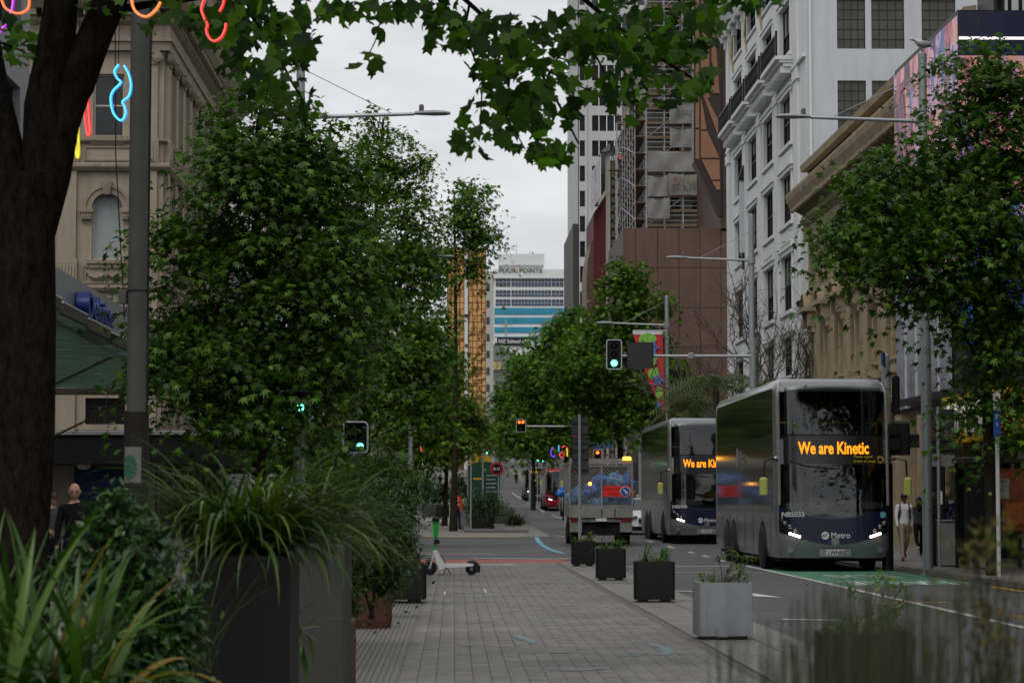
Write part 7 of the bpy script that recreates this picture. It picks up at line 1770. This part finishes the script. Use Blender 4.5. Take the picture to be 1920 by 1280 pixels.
# ---------------------------------------------------------------- shrubs and grasses
lf_s = leaf_mat('leaf_glossy_shrub', (.008, .03, .006), (.05, .12, .022), .33, .12, .3); lf_o = leaf_mat('leaf_olive', (.016, .034, .007), (.07, .095, .018), .5, .2, .2); lf_r = leaf_mat('leaf_russet', (.07, .085, .02), (.16, .09, .035), .6, .35)
m_flx = leaf_mat('flax_strap', (.02, .058, .006), (.068, .135, .013), .34, .16); m_flxd = leaf_mat('flax_dark', (.015, .04, .012), (.035, .07, .02), .35, .15); m_flxy = leaf_mat('flax_yellow', (.16, .11, .015), (.2, .13, .02), .5, .25)
lf_g = leaf_mat('sedge_blade', (.016, .044, .006), (.085, .13, .018), .38, .2)
def shrub(label, Y, lobes, n, size, mat, tmpl=OVAL, faces=OVAL_F, clump=.07, name='shrub', base=None, group='shrubs along the path', sr=1.):
    L3 = lobes3(lobes, Y); cx = float(np.mean([c[0] for c, a, b in L3])); bz = base if base is not None else gz(Y) + .3
    t = thing(name, label, 'shrub', (cx, Y, bz), 0, group); mb = MB()
    for c, a, b in L3:
        e = Vector(c) - t.location; limb(mb, (random.uniform(-.1, .1), 0, 0), e, .02 * sr, .008 * sr, 5)
        for k in range(8): u = Vector(unit(1)[0]); limb(mb, e * .6, e + Vector((u.x * a, u.y * a, u.z * b)) * .9, .008 * sr, .003 * sr, 4)
    mb.build('stems', m_bark, t)
    P, N = crown_points(L3, n, clump, 26, 1., .35); leaves('foliage', P - np.array(t.location), N, size, mat, t, tmpl, faces, .15, .8); return t
random.seed(9)
shrub('glossy small leaved shrub in the left foreground beside the strap leaves', 11.6, [(235, 1000, 75, 55), (175, 1075, 75, 65), (285, 1105, 75, 70), (230, 1190, 110, 80), (305, 1220, 60, 70), (205, 945, 38, 32), (330, 1150, 40, 50)], 7000, .05, lf_s, clump=.05, base=.4)
for i, (Y, lb, n, sz, mt, lobs) in enumerate(((25, 'fine leaved shrub spilling over the rusty drum planter', 4500, .05, lf_o, [(700, 1050, 60, 45), (655, 1060, 50, 60), (725, 1085, 35, 30)]), (21.5, 'feathery dark shrub between the weathered planter and the drum', 3800, .05, lf_o, [(640, 1100, 28, 80), (625, 1010, 45, 60)]),
        (31, 'bushy green shrub above the purple scooter', 6000, .05, lf_s, [(735, 1010, 52, 65), (752, 1005, 28, 60), (700, 985, 50, 50)]), (38, 'broad leaved shrub with pale flecks near the white scooter', 5200, .06, lf_s, [(752, 955, 34, 60), (710, 935, 60, 45), (764, 1035, 18, 35)]),
        (47, 'tall bright green shrub at the end of the planted strip', 5000, .075, lf_b, [(745, 900, 60, 40), (690, 890, 60, 40), (770, 930, 20, 30)]), (58, 'dark shrub mass behind the first signals', 4500, .09, lf_s, [(650, 900, 60, 45), (590, 900, 60, 40), (720, 870, 45, 35)]),
        (104, 'round clipped shrub in the charcoal island planter', 5000, .085, lf_s, [(915, 948, 36, 24), (905, 932, 28, 18), (892, 982, 13, 24)]), (112, 'leafy shrub in the light island planter', 2600, .09, lf_b, [(872, 965, 20, 22), (868, 985, 14, 16), (880, 945, 22, 14)]), (150, 'clipped round shrub far along the path', 3200, .12, lf_s, [(818, 918, 24, 24), (835, 920, 14, 20)]),
        (150.6, 'second clipped shrub far along the path', 1800, .12, lf_s, [(800, 915, 16, 22)]), (118, 'russet grassy shrub on the island', 2800, .1, lf_o, [(955, 978, 22, 25), (930, 955, 25, 18)]), (135, 'low green shrub before the green kiosk', 1600, .12, lf_o, [(868, 915, 14, 16), (860, 900, 12, 14)]))):
    shrub(lb, Y, lobs, n, sz, mt, clump=.06 if Y < 60 else .15)
sh = shrub('blurred russet and olive shrub at the right edge of the frame', 5.6, [(1880, 1010, 60, 55), (1860, 1100, 70, 60), (1890, 1200, 60, 70), (1830, 1050, 40, 40)], 520, .02, lf_r, clump=.04, base=.3, name='shrub', sr=.25)
def strap(L_, w, el, droop, fold=.35, n=9):
    """one long strap leaf: rises at el then droops"""
    vs = []; p = Vector((0, 0, 0)); an = el
    for i in range(n + 1):
        t = i / n; ww = w * (.55 + 1.1 * t if t < .3 else .88 * (1 - ((t - .3) / .7) ** 2.4) + .01)
        up = Vector((-sin(an), 0, cos(an)))
        vs += [p + Vector((0, -ww / 2, 0)) + up * ww * fold * .5, p - up * 0, p + Vector((0, ww / 2, 0)) + up * ww * fold * .5]
        p = p + Vector((cos(an), 0, sin(an))) * L_ / n; an -= droop / n * (1 + 1.2 * t)
    fs = []
    for i in range(n):
        for k in (0, 1): fs.append((i * 3 + k, i * 3 + k + 1, i * 3 + 4 + k, i * 3 + 3 + k))
    return vs, fs
def flax(label, loc, n, L_, w, mats, els=(.35, 1.5), dr=(.3, 1.9), seed=3, name='flax_plant', sector=None, spread=.06, nose=None):
    random.seed(seed); t = thing(name, label, 'plant', loc, 0); me = []
    for k in range(10):
        mb = MB(); el = els[0] + (els[1] - els[0]) * k / 9; mb.add(*strap(L_ * random.uniform(.75, 1.1), w * random.uniform(.8, 1.15), el, dr[1] + (dr[0] - dr[1]) * k / 9 + random.uniform(-.2, .2)))
        me.append(mb.mesh('leaf', mats[0] if k % 5 or len(mats) < 2 else mats[1], 'all'))
    for k in range(n):
        a = random.uniform(*(sector or (0, 2 * pi))); o = link('leaf', me[(k * 3) % 10], t, (spread * random.uniform(-1, 1), spread * random.uniform(-1, 1), 0), (random.uniform(-.25, .25), 0, a), random.uniform(.7, 1.1))
        if len(mats) > 2 and k % 17 == 5: o.data = o.data.copy(); o.data.materials[0] = mats[2]
    return t
bx_ = at(130, 1310, 9.4)
tp_ = thing('tall_planter', 'low dark planter under the strap leaved plant in the bottom corner', 'planter', (bx_.x, 9.4, .03), 0, 'tall planters on the left'); MB().bbox(-.5, .55, -.4, .4, 0, .6, .012).build('box', m_pd, tp_); MB().box(-.46, .51, -.36, .36, .6, .62).build('soil', m_soil, tp_)
flax('strap leaved plant with long bright green blades in the bottom left corner', (bx_.x - .05, 9.4, .63), 170, .9, .043, [m_flx, m_flxd, m_flxy], (.1, 1.5), (.25, 1.6), 3, spread=.22)
flax('second strap leaved clump at the very left edge', (bx_.x - .32, 9.9, .63), 55, .95, .043, [m_flx, m_flxd], (.7, 1.5), (.2, 1.2), 13, spread=.12)
q = at(556, 1180, 15.3); flax('dark strap leaved plant hanging between the two tall planters', (q.x, 15.3, q.z), 26, .42, .035, [m_flxd, m_flx], (-.6, .9), (.4, 1.2), 23, spread=.05, name='flax_plant')
def tuft(label, loc, n, L_, w, mat, seed, lean=(0, 0), els=(.5, 1.45), dr=(.6, 2.2), spread=.12, name='sedge', ny=7, side=None):
    rr = random.Random(seed); t = thing(name, label, 'grass tuft', loc); mb = MB()
    for k in range(n):
        el = rr.uniform(*els); vs, fs = strap(L_ * rr.uniform(.6, 1.15), w * rr.uniform(.7, 1.3), el, rr.uniform(*dr), .3, ny); a = rr.uniform(0, 2 * pi) if side is None or rr.random() < .25 else rr.gauss(0 if rr.random() < side else pi, .55); c, s = cos(a), sin(a)
        ox, oy = rr.uniform(-1, 1) * spread, rr.uniform(-1, 1) * spread * .7
        out = []
        for v in vs:
            x, y = v.x * c - v.y * s, v.x * s + v.y * c; h = sqrt(v.x ** 2 + v.z ** 2); out.append((x + ox + lean[0] * h, y + oy + lean[1] * h, v.z))
        mb.add(out, fs)
    setprops(mb.build('blades', mat, t, 'all'), kind='stuff'); return t
q = at(450, 1046, 13.9); tuft('long arching grass overflowing the tall charcoal planter', (q.x, 13.95, q.z), 560, .92, .026, lf_g, 31, (.04, 0), (.45, 1.4), (.7, 1.75), .24, side=.6)
q = at(575, 1020, 17.4); tuft('arching grass behind the weathered planter, combed towards the path', (q.x, 17.5, q.z), 260, .85, .023, lf_g, 32, (.05, 0), (.4, 1.4), (.7, 1.8), .2, side=.7)
q = at(300, 1000, 12.8); tuft('tall thin weeds rising left of the arching grass', (q.x, 12.8, .6), 55, .85, .009, lf_o, 33, (.05, 0), (1.1, 1.5), (.2, .9), .3)
q = at(965, 985, 110); tuft('tawny grass clump on the island kerb', (q.x, 110, gz(110) + .2), 300, 1.0, .03, lf_o, 34, (0, 0), (.4, 1.4), (.6, 1.8), .3)
# plants in the row of box planters
nm_ = ['in the farthest box planter', 'in the second box planter', 'in the third box planter', 'in the pale box planter', 'in the nearest box planter']
for i, (x, y, w, h, m, lb) in enumerate(PLS):
    z = h + .0
    flax('small strap leaved plant ' + nm_[i], (x - .05 if i != 1 else x - .12, y, z - .03), 24 if i in (0, 1, 2) else 16, .42 if i in (1, 2) else .3, .024, [m_flx, m_flxd], (.4, 1.4), (.5, 1.6), 50 + i, 'strap_plant', spread=.1)
    k = FPX / y; tuft('fine grass ' + nm_[i], (x + .1, y + .05, z - .03), 70, .24, .006, lf_g if i != 3 else lf_o, 60 + i, (0, 0), (.5, 1.5), (.4, 1.6), .17)
    c = at(0, 0, y); L3 = [(np.array((x + dx, y + .02, z + dz)), .1, .07) for dx, dz in ((.14, .1), (.2, .17), (-.15, .06))] + ([(np.array((x + dx, y, z + dz)), .05, .05) for dx, dz in ((-.05, .3), (.12, .36), (.26, .33), (.3, .26))] if i in (3, 4) else [])
    t = thing('leafy_plant', 'small leafy sprig ' + nm_[i], 'plant', (x, y, z - .03)); P, N = crown_points(L3, 420, .03, 14, 1., .2); leaves('foliage', P - np.array(t.location), N, .04, lf_b, t, OVAL, OVAL_F, .1)
    mb = MB()
    for cc, a, b in L3: limb(mb, (0, 0, 0), Vector(cc) - t.location, .007, .003, 4)
    mb.build('stems', m_bark_p, t)
# blurred rushes in the near right foreground
rr = random.Random(77); yR = 5.2; t = thing('rush_bed', 'blurred olive rushes in the near right foreground', 'rushes', (at(1620, 1300, yR).x, yR, .03)); mb = MB()
for k in range(430):
    px = rr.triangular(1300, 1960, 1640); Y = yR + rr.uniform(-.35, .6); top = 1090 + abs(px - 1660) * .10 + rr.uniform(-25, 120) + (60 if px < 1480 else 0); p = at(px, top, Y) - t.location
    b = Vector((p.x + rr.uniform(-.05, .05), Y - yR, .0)); mid = b.lerp(p, .55) + Vector((rr.uniform(-.02, .02), 0, 0)); mb.tube([b, mid, p], [.0032, .0028, .001], 3, cap=False)
setprops(mb.build('stems', leaf_mat('rush_stem', (.016, .026, .009), (.075, .08, .03), .6, .15), t), kind='stuff')
MB().bbox(-.4, .45, -.4, .65, 0, .35, .02).build('trough', m_pd, t)
# ================================================================== people
m_skin = M('skin', (.36, .2, .14), .55, var=.08, scale=12); m_skin2 = M('skin_tan', (.24, .13, .085), .55, var=.08, scale=12)
m_hair = M('hair_dark', (.012, .009, .008), .5, var=.3, scale=30); m_hairb = M('hair_brown', (.035, .02, .012), .5, var=.3, scale=30); m_shoe = M('shoe_dark', (.02, .015, .014), .5); m_eye = M('eye_dark', (.01, .008, .008), .2); m_lip = M('lip', (.24, .09, .075), .5)
def cloth(name, c): return M(name, c, .85, spec=.1, var=.15, scale=9, bump=.3, bscale=14)
def head_mesh(mb, c, s, pitch, turn, mats):
    """head with brow, nose, mouth, chin and ears, looking along -y before turning"""
    R = Matrix.Rotation(turn, 3, 'Z') @ Matrix.Rotation(pitch, 3, 'X'); n, m = 18, 14; vs = []
    def tr(p): return Vector(c) + R @ (Vector(p) * s)
    for i in range(m + 1):
        ph_ = pi * i / m
        for k in range(n):
            a = 2 * pi * k / n; x, y, z = sin(ph_) * cos(a), sin(ph_) * sin(a), cos(ph_)
            X, Y_, Z = .08 * x, .098 * y, .116 * z
            if z < 0: X *= 1 + .28 * z; Y_ *= 1 + (.12 * z if y < 0 else .32 * z)
            if y < -.3:
                if -.05 < z < .12: Y_ += .008 * (1 if .12 < abs(x) < .55 else 0)        # eye hollows
                if z < -.62: Y_ -= .008
            vs.append(tr((X, Y_, Z)))
    mb.mi = 0; mb.add(vs, [(i * n + k, (i + 1) * n + k, (i + 1) * n + (k + 1) % n, i * n + (k + 1) % n) for i in range(m) for k in range(n)])
    nose = [(0, -.092, .02), (-.014, -.094, -.03), (.014, -.094, -.03), (0, -.12, -.026), (0, -.098, -.04)]
    mb.add([tr(p) for p in nose], [(0, 1, 3), (0, 3, 2), (1, 4, 3), (3, 4, 2)])
    for sd in (-1, 1):
        mb.tube([tr((sd * .074, .005, .02)), tr((sd * .083, .014, .01)), tr((sd * .081, .012, -.022)), tr((sd * .073, .004, -.036))], [.006 * s, .01 * s, .009 * s, .005 * s], 6)
        mb.mi = 1; mb.sphere(tr((sd * .031, -.083, .012)), (.012 * s, .008 * s, .007 * s), 6, 4); mb.tube([tr((sd * .016, -.094, .032)), tr((sd * .05, -.082, .032))], .005 * s, 4); mb.mi = 0
    mb.mi = 2; mb.tube([tr((-.024, -.088, -.062)), tr((0, -.096, -.06)), tr((.024, -.088, -.062))], .006 * s, 5); mb.mi = 0
    return tr
def person(label, loc, rz, top, trousers, h=1.75, skin=None, hair='short', hairm=None, walk=0., arms=(0., 0.), pitch=0., turn=0., shoes=None, bend=(0., 0.), group='people on the footpaths', vest=None, bag=False, sit=False):
    skin = skin or m_skin; hairm = hairm or m_hair; shoes = shoes or m_shoe
    t = thing('person', label, 'person', loc, rz, group); k = h / 1.75
    J = {}; V = []; E = []; Rr = []; B = []
    def j(nm, p, r): J[nm] = len(V); V.append(Vector(p) * k); Rr.append((r[0] * k, r[1] * k) if hasattr(r, '__len__') else (r * k, r * k))
    def e(a, b, mt): E.append((J[a], J[b])); B.append(mt)
    j('pelvis', (0, 0, .96), (.155, .11)); j('waist', (0, 0, 1.1), (.14, .1)); j('chest', (0, 0, 1.3), (.165, .11)); j('upper', (0, .005, 1.41), (.13, .09)); j('neck', (0, 0, 1.49), .058); j('skull', (0, -.01, 1.57), .055)
    e('pelvis', 'waist', 1); e('waist', 'chest', 1); e('chest', 'upper', 1); e('upper', 'neck', 1); e('neck', 'skull', 0)
    for i, s in enumerate((-1, 1)):
        a, bd = arms[i], bend[i]; sh = Vector((s * .175, 0, 1.41)); d1 = Vector((s * .16, -sin(a), -cos(a))).normalized(); el = sh + d1 * .28
        d2 = Vector((s * -.02, -sin(a + bd), -cos(a + bd))).normalized(); wr = el + d2 * .25; hd_ = wr + d2 * .08
        j('sh%d' % i, sh, .068); j('el%d' % i, el, .052); j('wr%d' % i, wr, .036); j('hd%d' % i, hd_, (.04, .02))
        e('upper', 'sh%d' % i, 1); e('sh%d' % i, 'el%d' % i, 1); e('el%d' % i, 'wr%d' % i, 1); e('wr%d' % i, 'hd%d' % i, 0)
        w = walk * (1 if i == 0 else -1); hp_ = Vector((s * .092, 0, .9)); kn = hp_ + Vector((s * .01, -sin(w), -cos(w))) * .42; lb = max(0, -w) * 1.6 + (.12 if walk else 0) * (w < 0)
        an = kn + Vector((0, -sin(w - lb), -cos(w - lb))) * .40; fa = -.5 * max(0, lb); toe = an + Vector((s * .02, -.15 * cos(fa), -.05 + .15 * sin(fa)))
        j('hp%d' % i, hp_, .095); j('kn%d' % i, kn, .066); j('an%d' % i, an, .05); j('to%d' % i, toe, (.045, .032))
        e('pelvis', 'hp%d' % i, 2); e('hp%d' % i, 'kn%d' % i, 2); e('kn%d' % i, 'an%d' % i, 2); e('an%d' % i, 'to%d' % i, 3)
    me = bpy.data.meshes.new('body_skeleton'); me.from_pydata([tuple(v) for v in V], E, []); tmp = bpy.data.objects.new('body_skeleton', me); COL.objects.link(tmp)
    md = tmp.modifiers.new('skin', 'SKIN'); md.use_smooth_shade = True
    if not me.skin_vertices: me.attributes.new  # layer is added with the modifier below
    bm = bmesh.new(); bm.from_mesh(me); ly = bm.verts.layers.skin.verify(); bm.verts.ensure_lookup_table()
    for v, r in zip(bm.verts, Rr): v[ly].radius = r
    bm.verts[J['pelvis']][ly].use_root = True; bm.to_mesh(me); bm.free()
    sb_ = tmp.modifiers.new('sub', 'SUBSURF'); sb_.levels = 1; sb_.render_levels = 1
    ev = bpy.data.meshes.new_from_object(tmp.evaluated_get(bpy.context.evaluated_depsgraph_get())); bpy.data.objects.remove(tmp)
    mb = MB(); vs = [v.co.copy() for v in ev.vertices]; seg = [(V[a], V[b]) for a, b in E]
    # lowest point onto the ground
    lo = min(v.z for v in vs); 
    for p in ev.polygons:
        c = p.center; best = 1e9; bi_ = 0
        for i, (a, b) in enumerate(seg):
            ab = b - a; u = max(0, min(1, (c - a).dot(ab) / ab.length_squared)); d = (a + ab * u - c).length
            if d < best: best = d; bi_ = i
        mb.m.append({0: 0, 1: 3, 2: 4, 3: 5}[B[bi_]]); mb.f.append(tuple(p.vertices))
    mb.v = [(v.x, v.y, v.z - lo) for v in vs]; bpy.data.meshes.remove(ev)
    hc = Vector((0, -.02, 1.64)) * k - Vector((0, 0, lo)); tr = head_mesh(mb, hc, k, pitch, turn, None)
    for i, s in enumerate((-1, 1)):     # fingers and thumb
        hd_, wr = V[J['hd%d' % i]] - Vector((0, 0, lo)), V[J['wr%d' % i]] - Vector((0, 0, lo)); d = (hd_ - wr).normalized(); fw = Vector((0, -1, 0)) - d * Vector((0, -1, 0)).dot(d); fw.normalize(); mb.mi = 0
        for q in range(4): o = fw * (.027 - .018 * q) * k; L_ = (.068, .076, .072, .056)[q] * k; mb.tube([hd_ + o, hd_ + o + d * L_ * .55, hd_ + o + d * L_ + Vector((-s * .018, 0, 0))], [.0085 * k, .008 * k, .006 * k], 5)
        mb.tube([wr + fw * .03 * k + d * .02, wr + fw * .055 * k + d * .05 * k, wr + fw * .058 * k + d * .085 * k], [.01 * k, .009 * k, .007 * k], 5)
    o = mb.build('body', [skin, m_eye, m_lip, top, trousers, shoes], t, 'all')
    if hair:
        hm = MB(); n, m = 16, 8; vs = []; lim = {'short': .62, 'long': .62, 'tail': .62, 'fringe': .3, 'cap': .5, 'helmet': .55}[hair]
        for i in range(m + 1):
            for q in range(n):
                a = 2 * pi * q / n; back = .5 + .5 * sin(a); ph_ = pi * (.06 + (lim - .2 * (1 - back)) * i / m * (1.05 if back > .5 else .78)); gr = 1.1 if hair in ('cap', 'helmet') else 1.06
                vs.append(tr((.08 * gr * sin(ph_) * cos(a), .1 * gr * sin(ph_) * sin(a) + .004, .122 * gr * cos(ph_))))
        hm.add(vs, [(i * n + q, (i + 1) * n + q, (i + 1) * n + (q + 1) % n, i * n + (q + 1) % n) for i in range(m) for q in range(n)] + [tuple(range(n - 1, -1, -1))])
        if hair == 'long': hm.tube([tr((0, .07, .02)), tr((0, .1, -.08)), tr((0, .11, -.2)), tr((0, .1, -.3))], [.075 * k, .085 * k, .075 * k, .03 * k], 8)
        if hair == 'tail': hm.tube([tr((0, .1, .05)), tr((0, .15, .02)), tr((0, .15, -.1)), tr((0, .13, -.18))], [.03 * k, .035 * k, .03 * k, .01 * k], 7)
        if hair == 'cap': hm.sphere(tr((0, -.12, .05)), (.06 * k, .06 * k, .012 * k), 10, 4)
        hm.build({'cap': 'cap', 'helmet': 'helmet'}.get(hair, 'hair'), hairm, t, 'all')
    if vest:
        for z in (1.12, 1.3): MB().lathe([(.168 * k, z * k - lo), (.168 * k, (z + .05) * k - lo)], n=14).build('reflective_band', vest, t).scale = (1.02, .72, 1)
    if bag:
        for s in (-1, 1): MB().tube([(s * .1 * k, .1, 1.47 * k - lo), (s * .115 * k, -.06, 1.47 * k - lo), (s * .125 * k, -.125, 1.32 * k - lo), (s * .15 * k, -.06, 1.1 * k - lo)], .02, 6).build('backpack_strap', m_tsb, t)
        MB().bbox(-.15, .15, .11, .25, 1.05 * k - lo, 1.48 * k - lo, .04).build('backpack', m_tsb, t)
    return t
c_black, c_white, c_beige, c_grey, c_navy, c_orange = cloth('cloth_black', (.006, .006, .0065)), cloth('cloth_white', (.55, .54, .56)), cloth('cloth_beige', (.27, .22, .165)), cloth('cloth_grey', (.05, .05, .052)), cloth('cloth_navy', (.02, .03, .07)), M('hi_vis_orange', (.8, .07, .02), .7, var=.1)
m_refl = M('reflective_silver', (.6, .6, .58), .4); m_blond = M('cloth_cream', (.4, .34, .25), .85)
def gp_(px, y, dz=.03): return (at(px, 900, y).x, y, gz(y) + dz)
person('bald man in a black jacket walking among the left shrubs, looking down', gp_(141, 34, .03), radians(-8), c_black, c_black, 1.78, hair=None, walk=.3, pitch=.25, turn=.25, arms=(.2, -.2))
person('woman with a brown ponytail and dark jacket behind the bald man, head bowed', gp_(99, 38.5, .03), radians(35), c_grey, c_black, 1.66, hair='tail', hairm=m_hairb, pitch=.45, arms=(.5, .3), bend=(.8, .6), walk=.2)
person('man in a white shirt and beige trousers with a backpack, walking beside the front bus', gp_(1694, 61.5), radians(4), c_white, c_beige, 1.76, m_skin2, 'short', m_hair, .28, (.25, -.3), .4, bag=True, bend=(.2, .3), shoes=M('shoe_maroon', (.08, .02, .02), .5))
person('woman in dark clothes and white shoes walking away behind the white shirted man', gp_(1722, 66), radians(178), c_grey, c_black, 1.68, m_skin, 'long', m_hair, .4, (-.3, .3), shoes=m_wh_t)
person('woman with long dark hair and navy top standing beyond the bin', gp_(1772, 60), radians(170), c_navy, c_black, 1.68, m_skin, 'long', m_hairb, .1)
person('bald man in a white top half hidden behind the long haired woman', gp_(1777, 64), radians(10), c_white, c_grey, 1.84, m_skin, None, walk=.2)
person('man in dark clothes and cap near the phone box', gp_(1794, 63), radians(-20), c_black, c_black, 1.76, m_skin2, 'cap', m_tsb, .2)
person('person in a blue top seen through the phone box', gp_(1808, 66), radians(15), cloth('cloth_blue', (.05, .12, .22)), c_black, 1.7, m_skin, 'short', m_hair, .2)
person('road worker in an orange vest behind the island planting', gp_(857, 108, .05), radians(160), c_orange, c_navy, 1.72, m_skin, 'short', m_hair, .1, vest=m_refl)
person('dark clothed pedestrian far along the left path', gp_(829, 205, .06), radians(0), cloth('cloth_plum', (.05, .03, .06)), c_black, 1.75, m_skin, 'short', m_hair, .3)
person('farther pedestrian in black high up the left path', gp_(825, 300, .06), radians(180), c_black, c_black, 1.75, m_skin, 'short', m_hair, .2)
person('lone pedestrian with a backpack crossing the far roadway', gp_(968, 330, .05), radians(180), c_grey, c_black, 1.75, m_skin, 'short', m_hair, .35, bag=True)
person('person in a red cap and dark top beyond the white car', gp_(1189, 128, .03), radians(0), c_black, c_black, 1.7, m_skin2, 'cap', M('cap_red', (.3, .03, .04)), .2)
person('person in cream clothes beyond the white car', gp_(1198, 134, .03), radians(20), m_blond, m_blond, 1.74, m_skin, 'short', m_hair, .2)
for px, py, y, lb in ((1164, 318, 247.5, 'scaffolder in orange on the stair tower, lowest on the left'), (1193, 312, 244, 'scaffolder in orange beside the street side scaffold, level with the stair tower'), (1199, 264, 240, 'scaffolder in orange part way up the street side scaffold'), (1195, 232, 246, 'scaffolder in orange highest on the street side scaffold')):
    p = at(px, py, y); person(lb, tuple(p), radians(random.uniform(0, 360)), c_orange, c_navy, 1.8, m_skin, 'helmet', m_wh_t, .1, (.8, .4), group='scaffolders at work', bend=(.6, .9), vest=m_refl)
# planks the scaffolders stand on
for px, py, y, lb in ((1164, 318, 247.5, 'timber plank under the lowest left scaffolder on the stair tower'), (1193, 312, 244, 'timber plank under the scaffolder level with the stair tower'), (1199, 264, 240, 'timber plank under the scaffolder part way up'), (1195, 232, 246, 'timber plank under the highest scaffolder')):
    p = at(px, py, y); o = MB().box(p.x - 1.2, p.x + 1.2, y - .3, y + .8, p.z - .1, p.z - .02).build('scaffold_plank', m_plank); setprops(o, lb, 'plank', 'planks under the scaffolders')

# ================================================================== neon loops hung in the plane tree
def neon(label, pts, y, col, estr, w=2.6, twin=3.0, closed=False, up=True):
    """bent neon tube through pixel points, with a second parallel tube and a hanging wire"""
    m = M('neon_%s' % label.split()[0], col, .4, emit=col, estr=estr); k = y / FPX
    sm = []; n = len(pts); P_ = [Vector((*p, 0)) for p in pts]
    for i in range(n - (0 if closed else 1)):
        p0, p1, p2, p3 = P_[(i - 1) % n if closed else max(0, i - 1)], P_[i], P_[(i + 1) % n], P_[(i + 2) % n if closed else min(n - 1, i + 2)]
        for q in range(6): t = q / 6; sm.append(.5 * ((2 * p1) + (-p0 + p2) * t + (2 * p0 - 5 * p1 + 4 * p2 - p3) * t * t + (-p0 + 3 * p1 - 3 * p2 + p3) * t ** 3))
    sm.append(P_[0] if closed else P_[-1]); c = at(pts[0][0], pts[0][1], y); t = thing('neon_loop', label, 'neon light', tuple(c), 0, 'neon shapes hung in the branches')
    core = tuple(min(1, .45 + .7 * q) if q > .3 else q * .6 + .12 for q in col)
    MB().tube([at(p.x, p.y, y) - c for p in sm], w * .62 * k, 6).build('tube', M('neon_core_%s' % label.split()[0], core, .4, emit=core, estr=estr * .42), t, 'all')
    MB().tube([at(p.x + 1.6, p.y + .8, y + .03) - c for p in sm], w * .95 * k, 6).build('tinted_sleeve', M('neon_sleeve_%s' % label.split()[0], col, .4, emit=col, estr=estr * .28), t, 'all')
    if up: MB().tube([Vector((0, 0, 0)), Vector((.02, 0, 1.6))], .004, 4).build('wire', m_black, t)
yN = 21.5
neon('blue neon bean shape glowing beside the grey post', [(222, 121), (214, 134), (219, 147), (226, 155), (212, 170), (207, 186), (212, 212), (226, 226), (235, 214), (233, 200), (229, 191), (241, 180), (245, 160), (241, 140), (232, 123)], yN, (.02, .35, .9), 3.2)
neon('red neon sliver behind the dark limb', [(158, 125), (155, 160), (157, 205), (163, 250), (168, 248), (166, 210), (163, 160), (165, 127)], 22.5, (1, .02, .02), 2.2, closed=True)
neon('yellow neon sliver below the red one', [(145, 215), (141, 240), (140, 262), (143, 294), (147, 288), (146, 250), (147, 218)], 23, (1, .75, .0), 1.6, 2.2, closed=True)
neon('orange neon curve at the top left corner', [(2, 0), (10, 16), (32, 25), (50, 18), (54, 2), (50, -14)], 20.5, (1, .2, .01), 2.8)
neon('purple neon curve at the left edge', [(24, -6), (22, 16), (14, 38), (2, 56), (-12, 70)], 20.8, (.5, .02, .8), 2.2)
neon('amber neon curve by the branch left of the sky', [(246, -8), (248, 12), (258, 26), (274, 31), (290, 20), (300, 4)], 17.2, (1, .25, .01), 2.8)
neon('scarlet neon bean among the leaves right of the pediment', [(384, -6), (377, 16), (382, 34), (388, 46), (386, 58), (392, 72), (402, 77), (414, 70), (421, 56), (423, 44)], 17.2, (1, .015, .01), 2.6)
neon('crimson neon stroke next to the scarlet bean', [(421, -6), (417, 10), (411, 22)], 17.3, (1, .015, .01), 2.2)
# small far neon shapes in the avenue trees
for i, (pts, c, lb) in enumerate(((((1036, 838), (1032, 848), (1036, 856), (1041, 852)), (.25, .05, .9), 'violet far neon squiggle under the right trees'), (((1047, 834), (1047, 846)), (.05, .5, 1), 'cyan far neon dash under the right trees'), (((1052, 838), (1060, 836), (1066, 846)), (1, .05, .02), 'vermilion far neon stroke under the right trees'), (((1054, 846), (1048, 852), (1053, 857), (1058, 849)), (1, .03, .05), 'ruby far neon ring under the right trees'), (((1062, 840), (1063, 855)), (1, .8, .05), 'golden far neon dash under the right trees'),
        (((713, 858), (720, 864), (715, 866)), (1, .03, .02), 'rosy far neon mark among the left shrubs'), (((788, 836), (789, 846)), (1, .04, .03), 'ember far neon mark left of the path'), (((776, 836), (780, 842)), (.1, .5, 1), 'azure far neon mark left of the path'), (((775, 808), (786, 808)), (.8, .04, .03), 'cherry far neon mark higher left of the path'))): neon(lb, list(pts), 128 if i < 5 else 85, c, 1.5, .8, up=False)
# coloured bunting shapes across the far street
for i, (pts, c, lb) in enumerate(((((885, 785), (900, 780), (918, 785), (908, 792), (909, 800), (898, 800), (899, 791)), (.09, .03, .13), 'purple hanging banner shape across the far street'), (((897, 800), (906, 800), (904, 822), (897, 824)), (.5, .25, .02), 'orange and yellow hanging strip below the purple shape'), (((927, 783), (943, 783), (940, 799), (936, 800), (936, 790)), (.3, .03, .05), 'red hanging shape right of the purple one'))):
    v = [at(px, py, 300) for px, py in pts]; t = thing('hanging_banner', lb, 'banner', tuple(v[0])); n = len(v); q = [p - v[0] for p in v]; mb = MB().add([*q, *[p + Vector((0, .05, 0)) for p in q]], [tuple(range(n)), tuple(range(2 * n - 1, n - 1, -1))] + [(k, k + n, (k + 1) % n + n, (k + 1) % n) for k in range(n)])
    me = mb.mesh('cloth', M('bunting_%d' % i, c, .7)); recalc(me); link('cloth', me, t); MB().cyl((-1, 0, .3), (8, 0, .3), .02, n=4).build('wire', m_black, t)
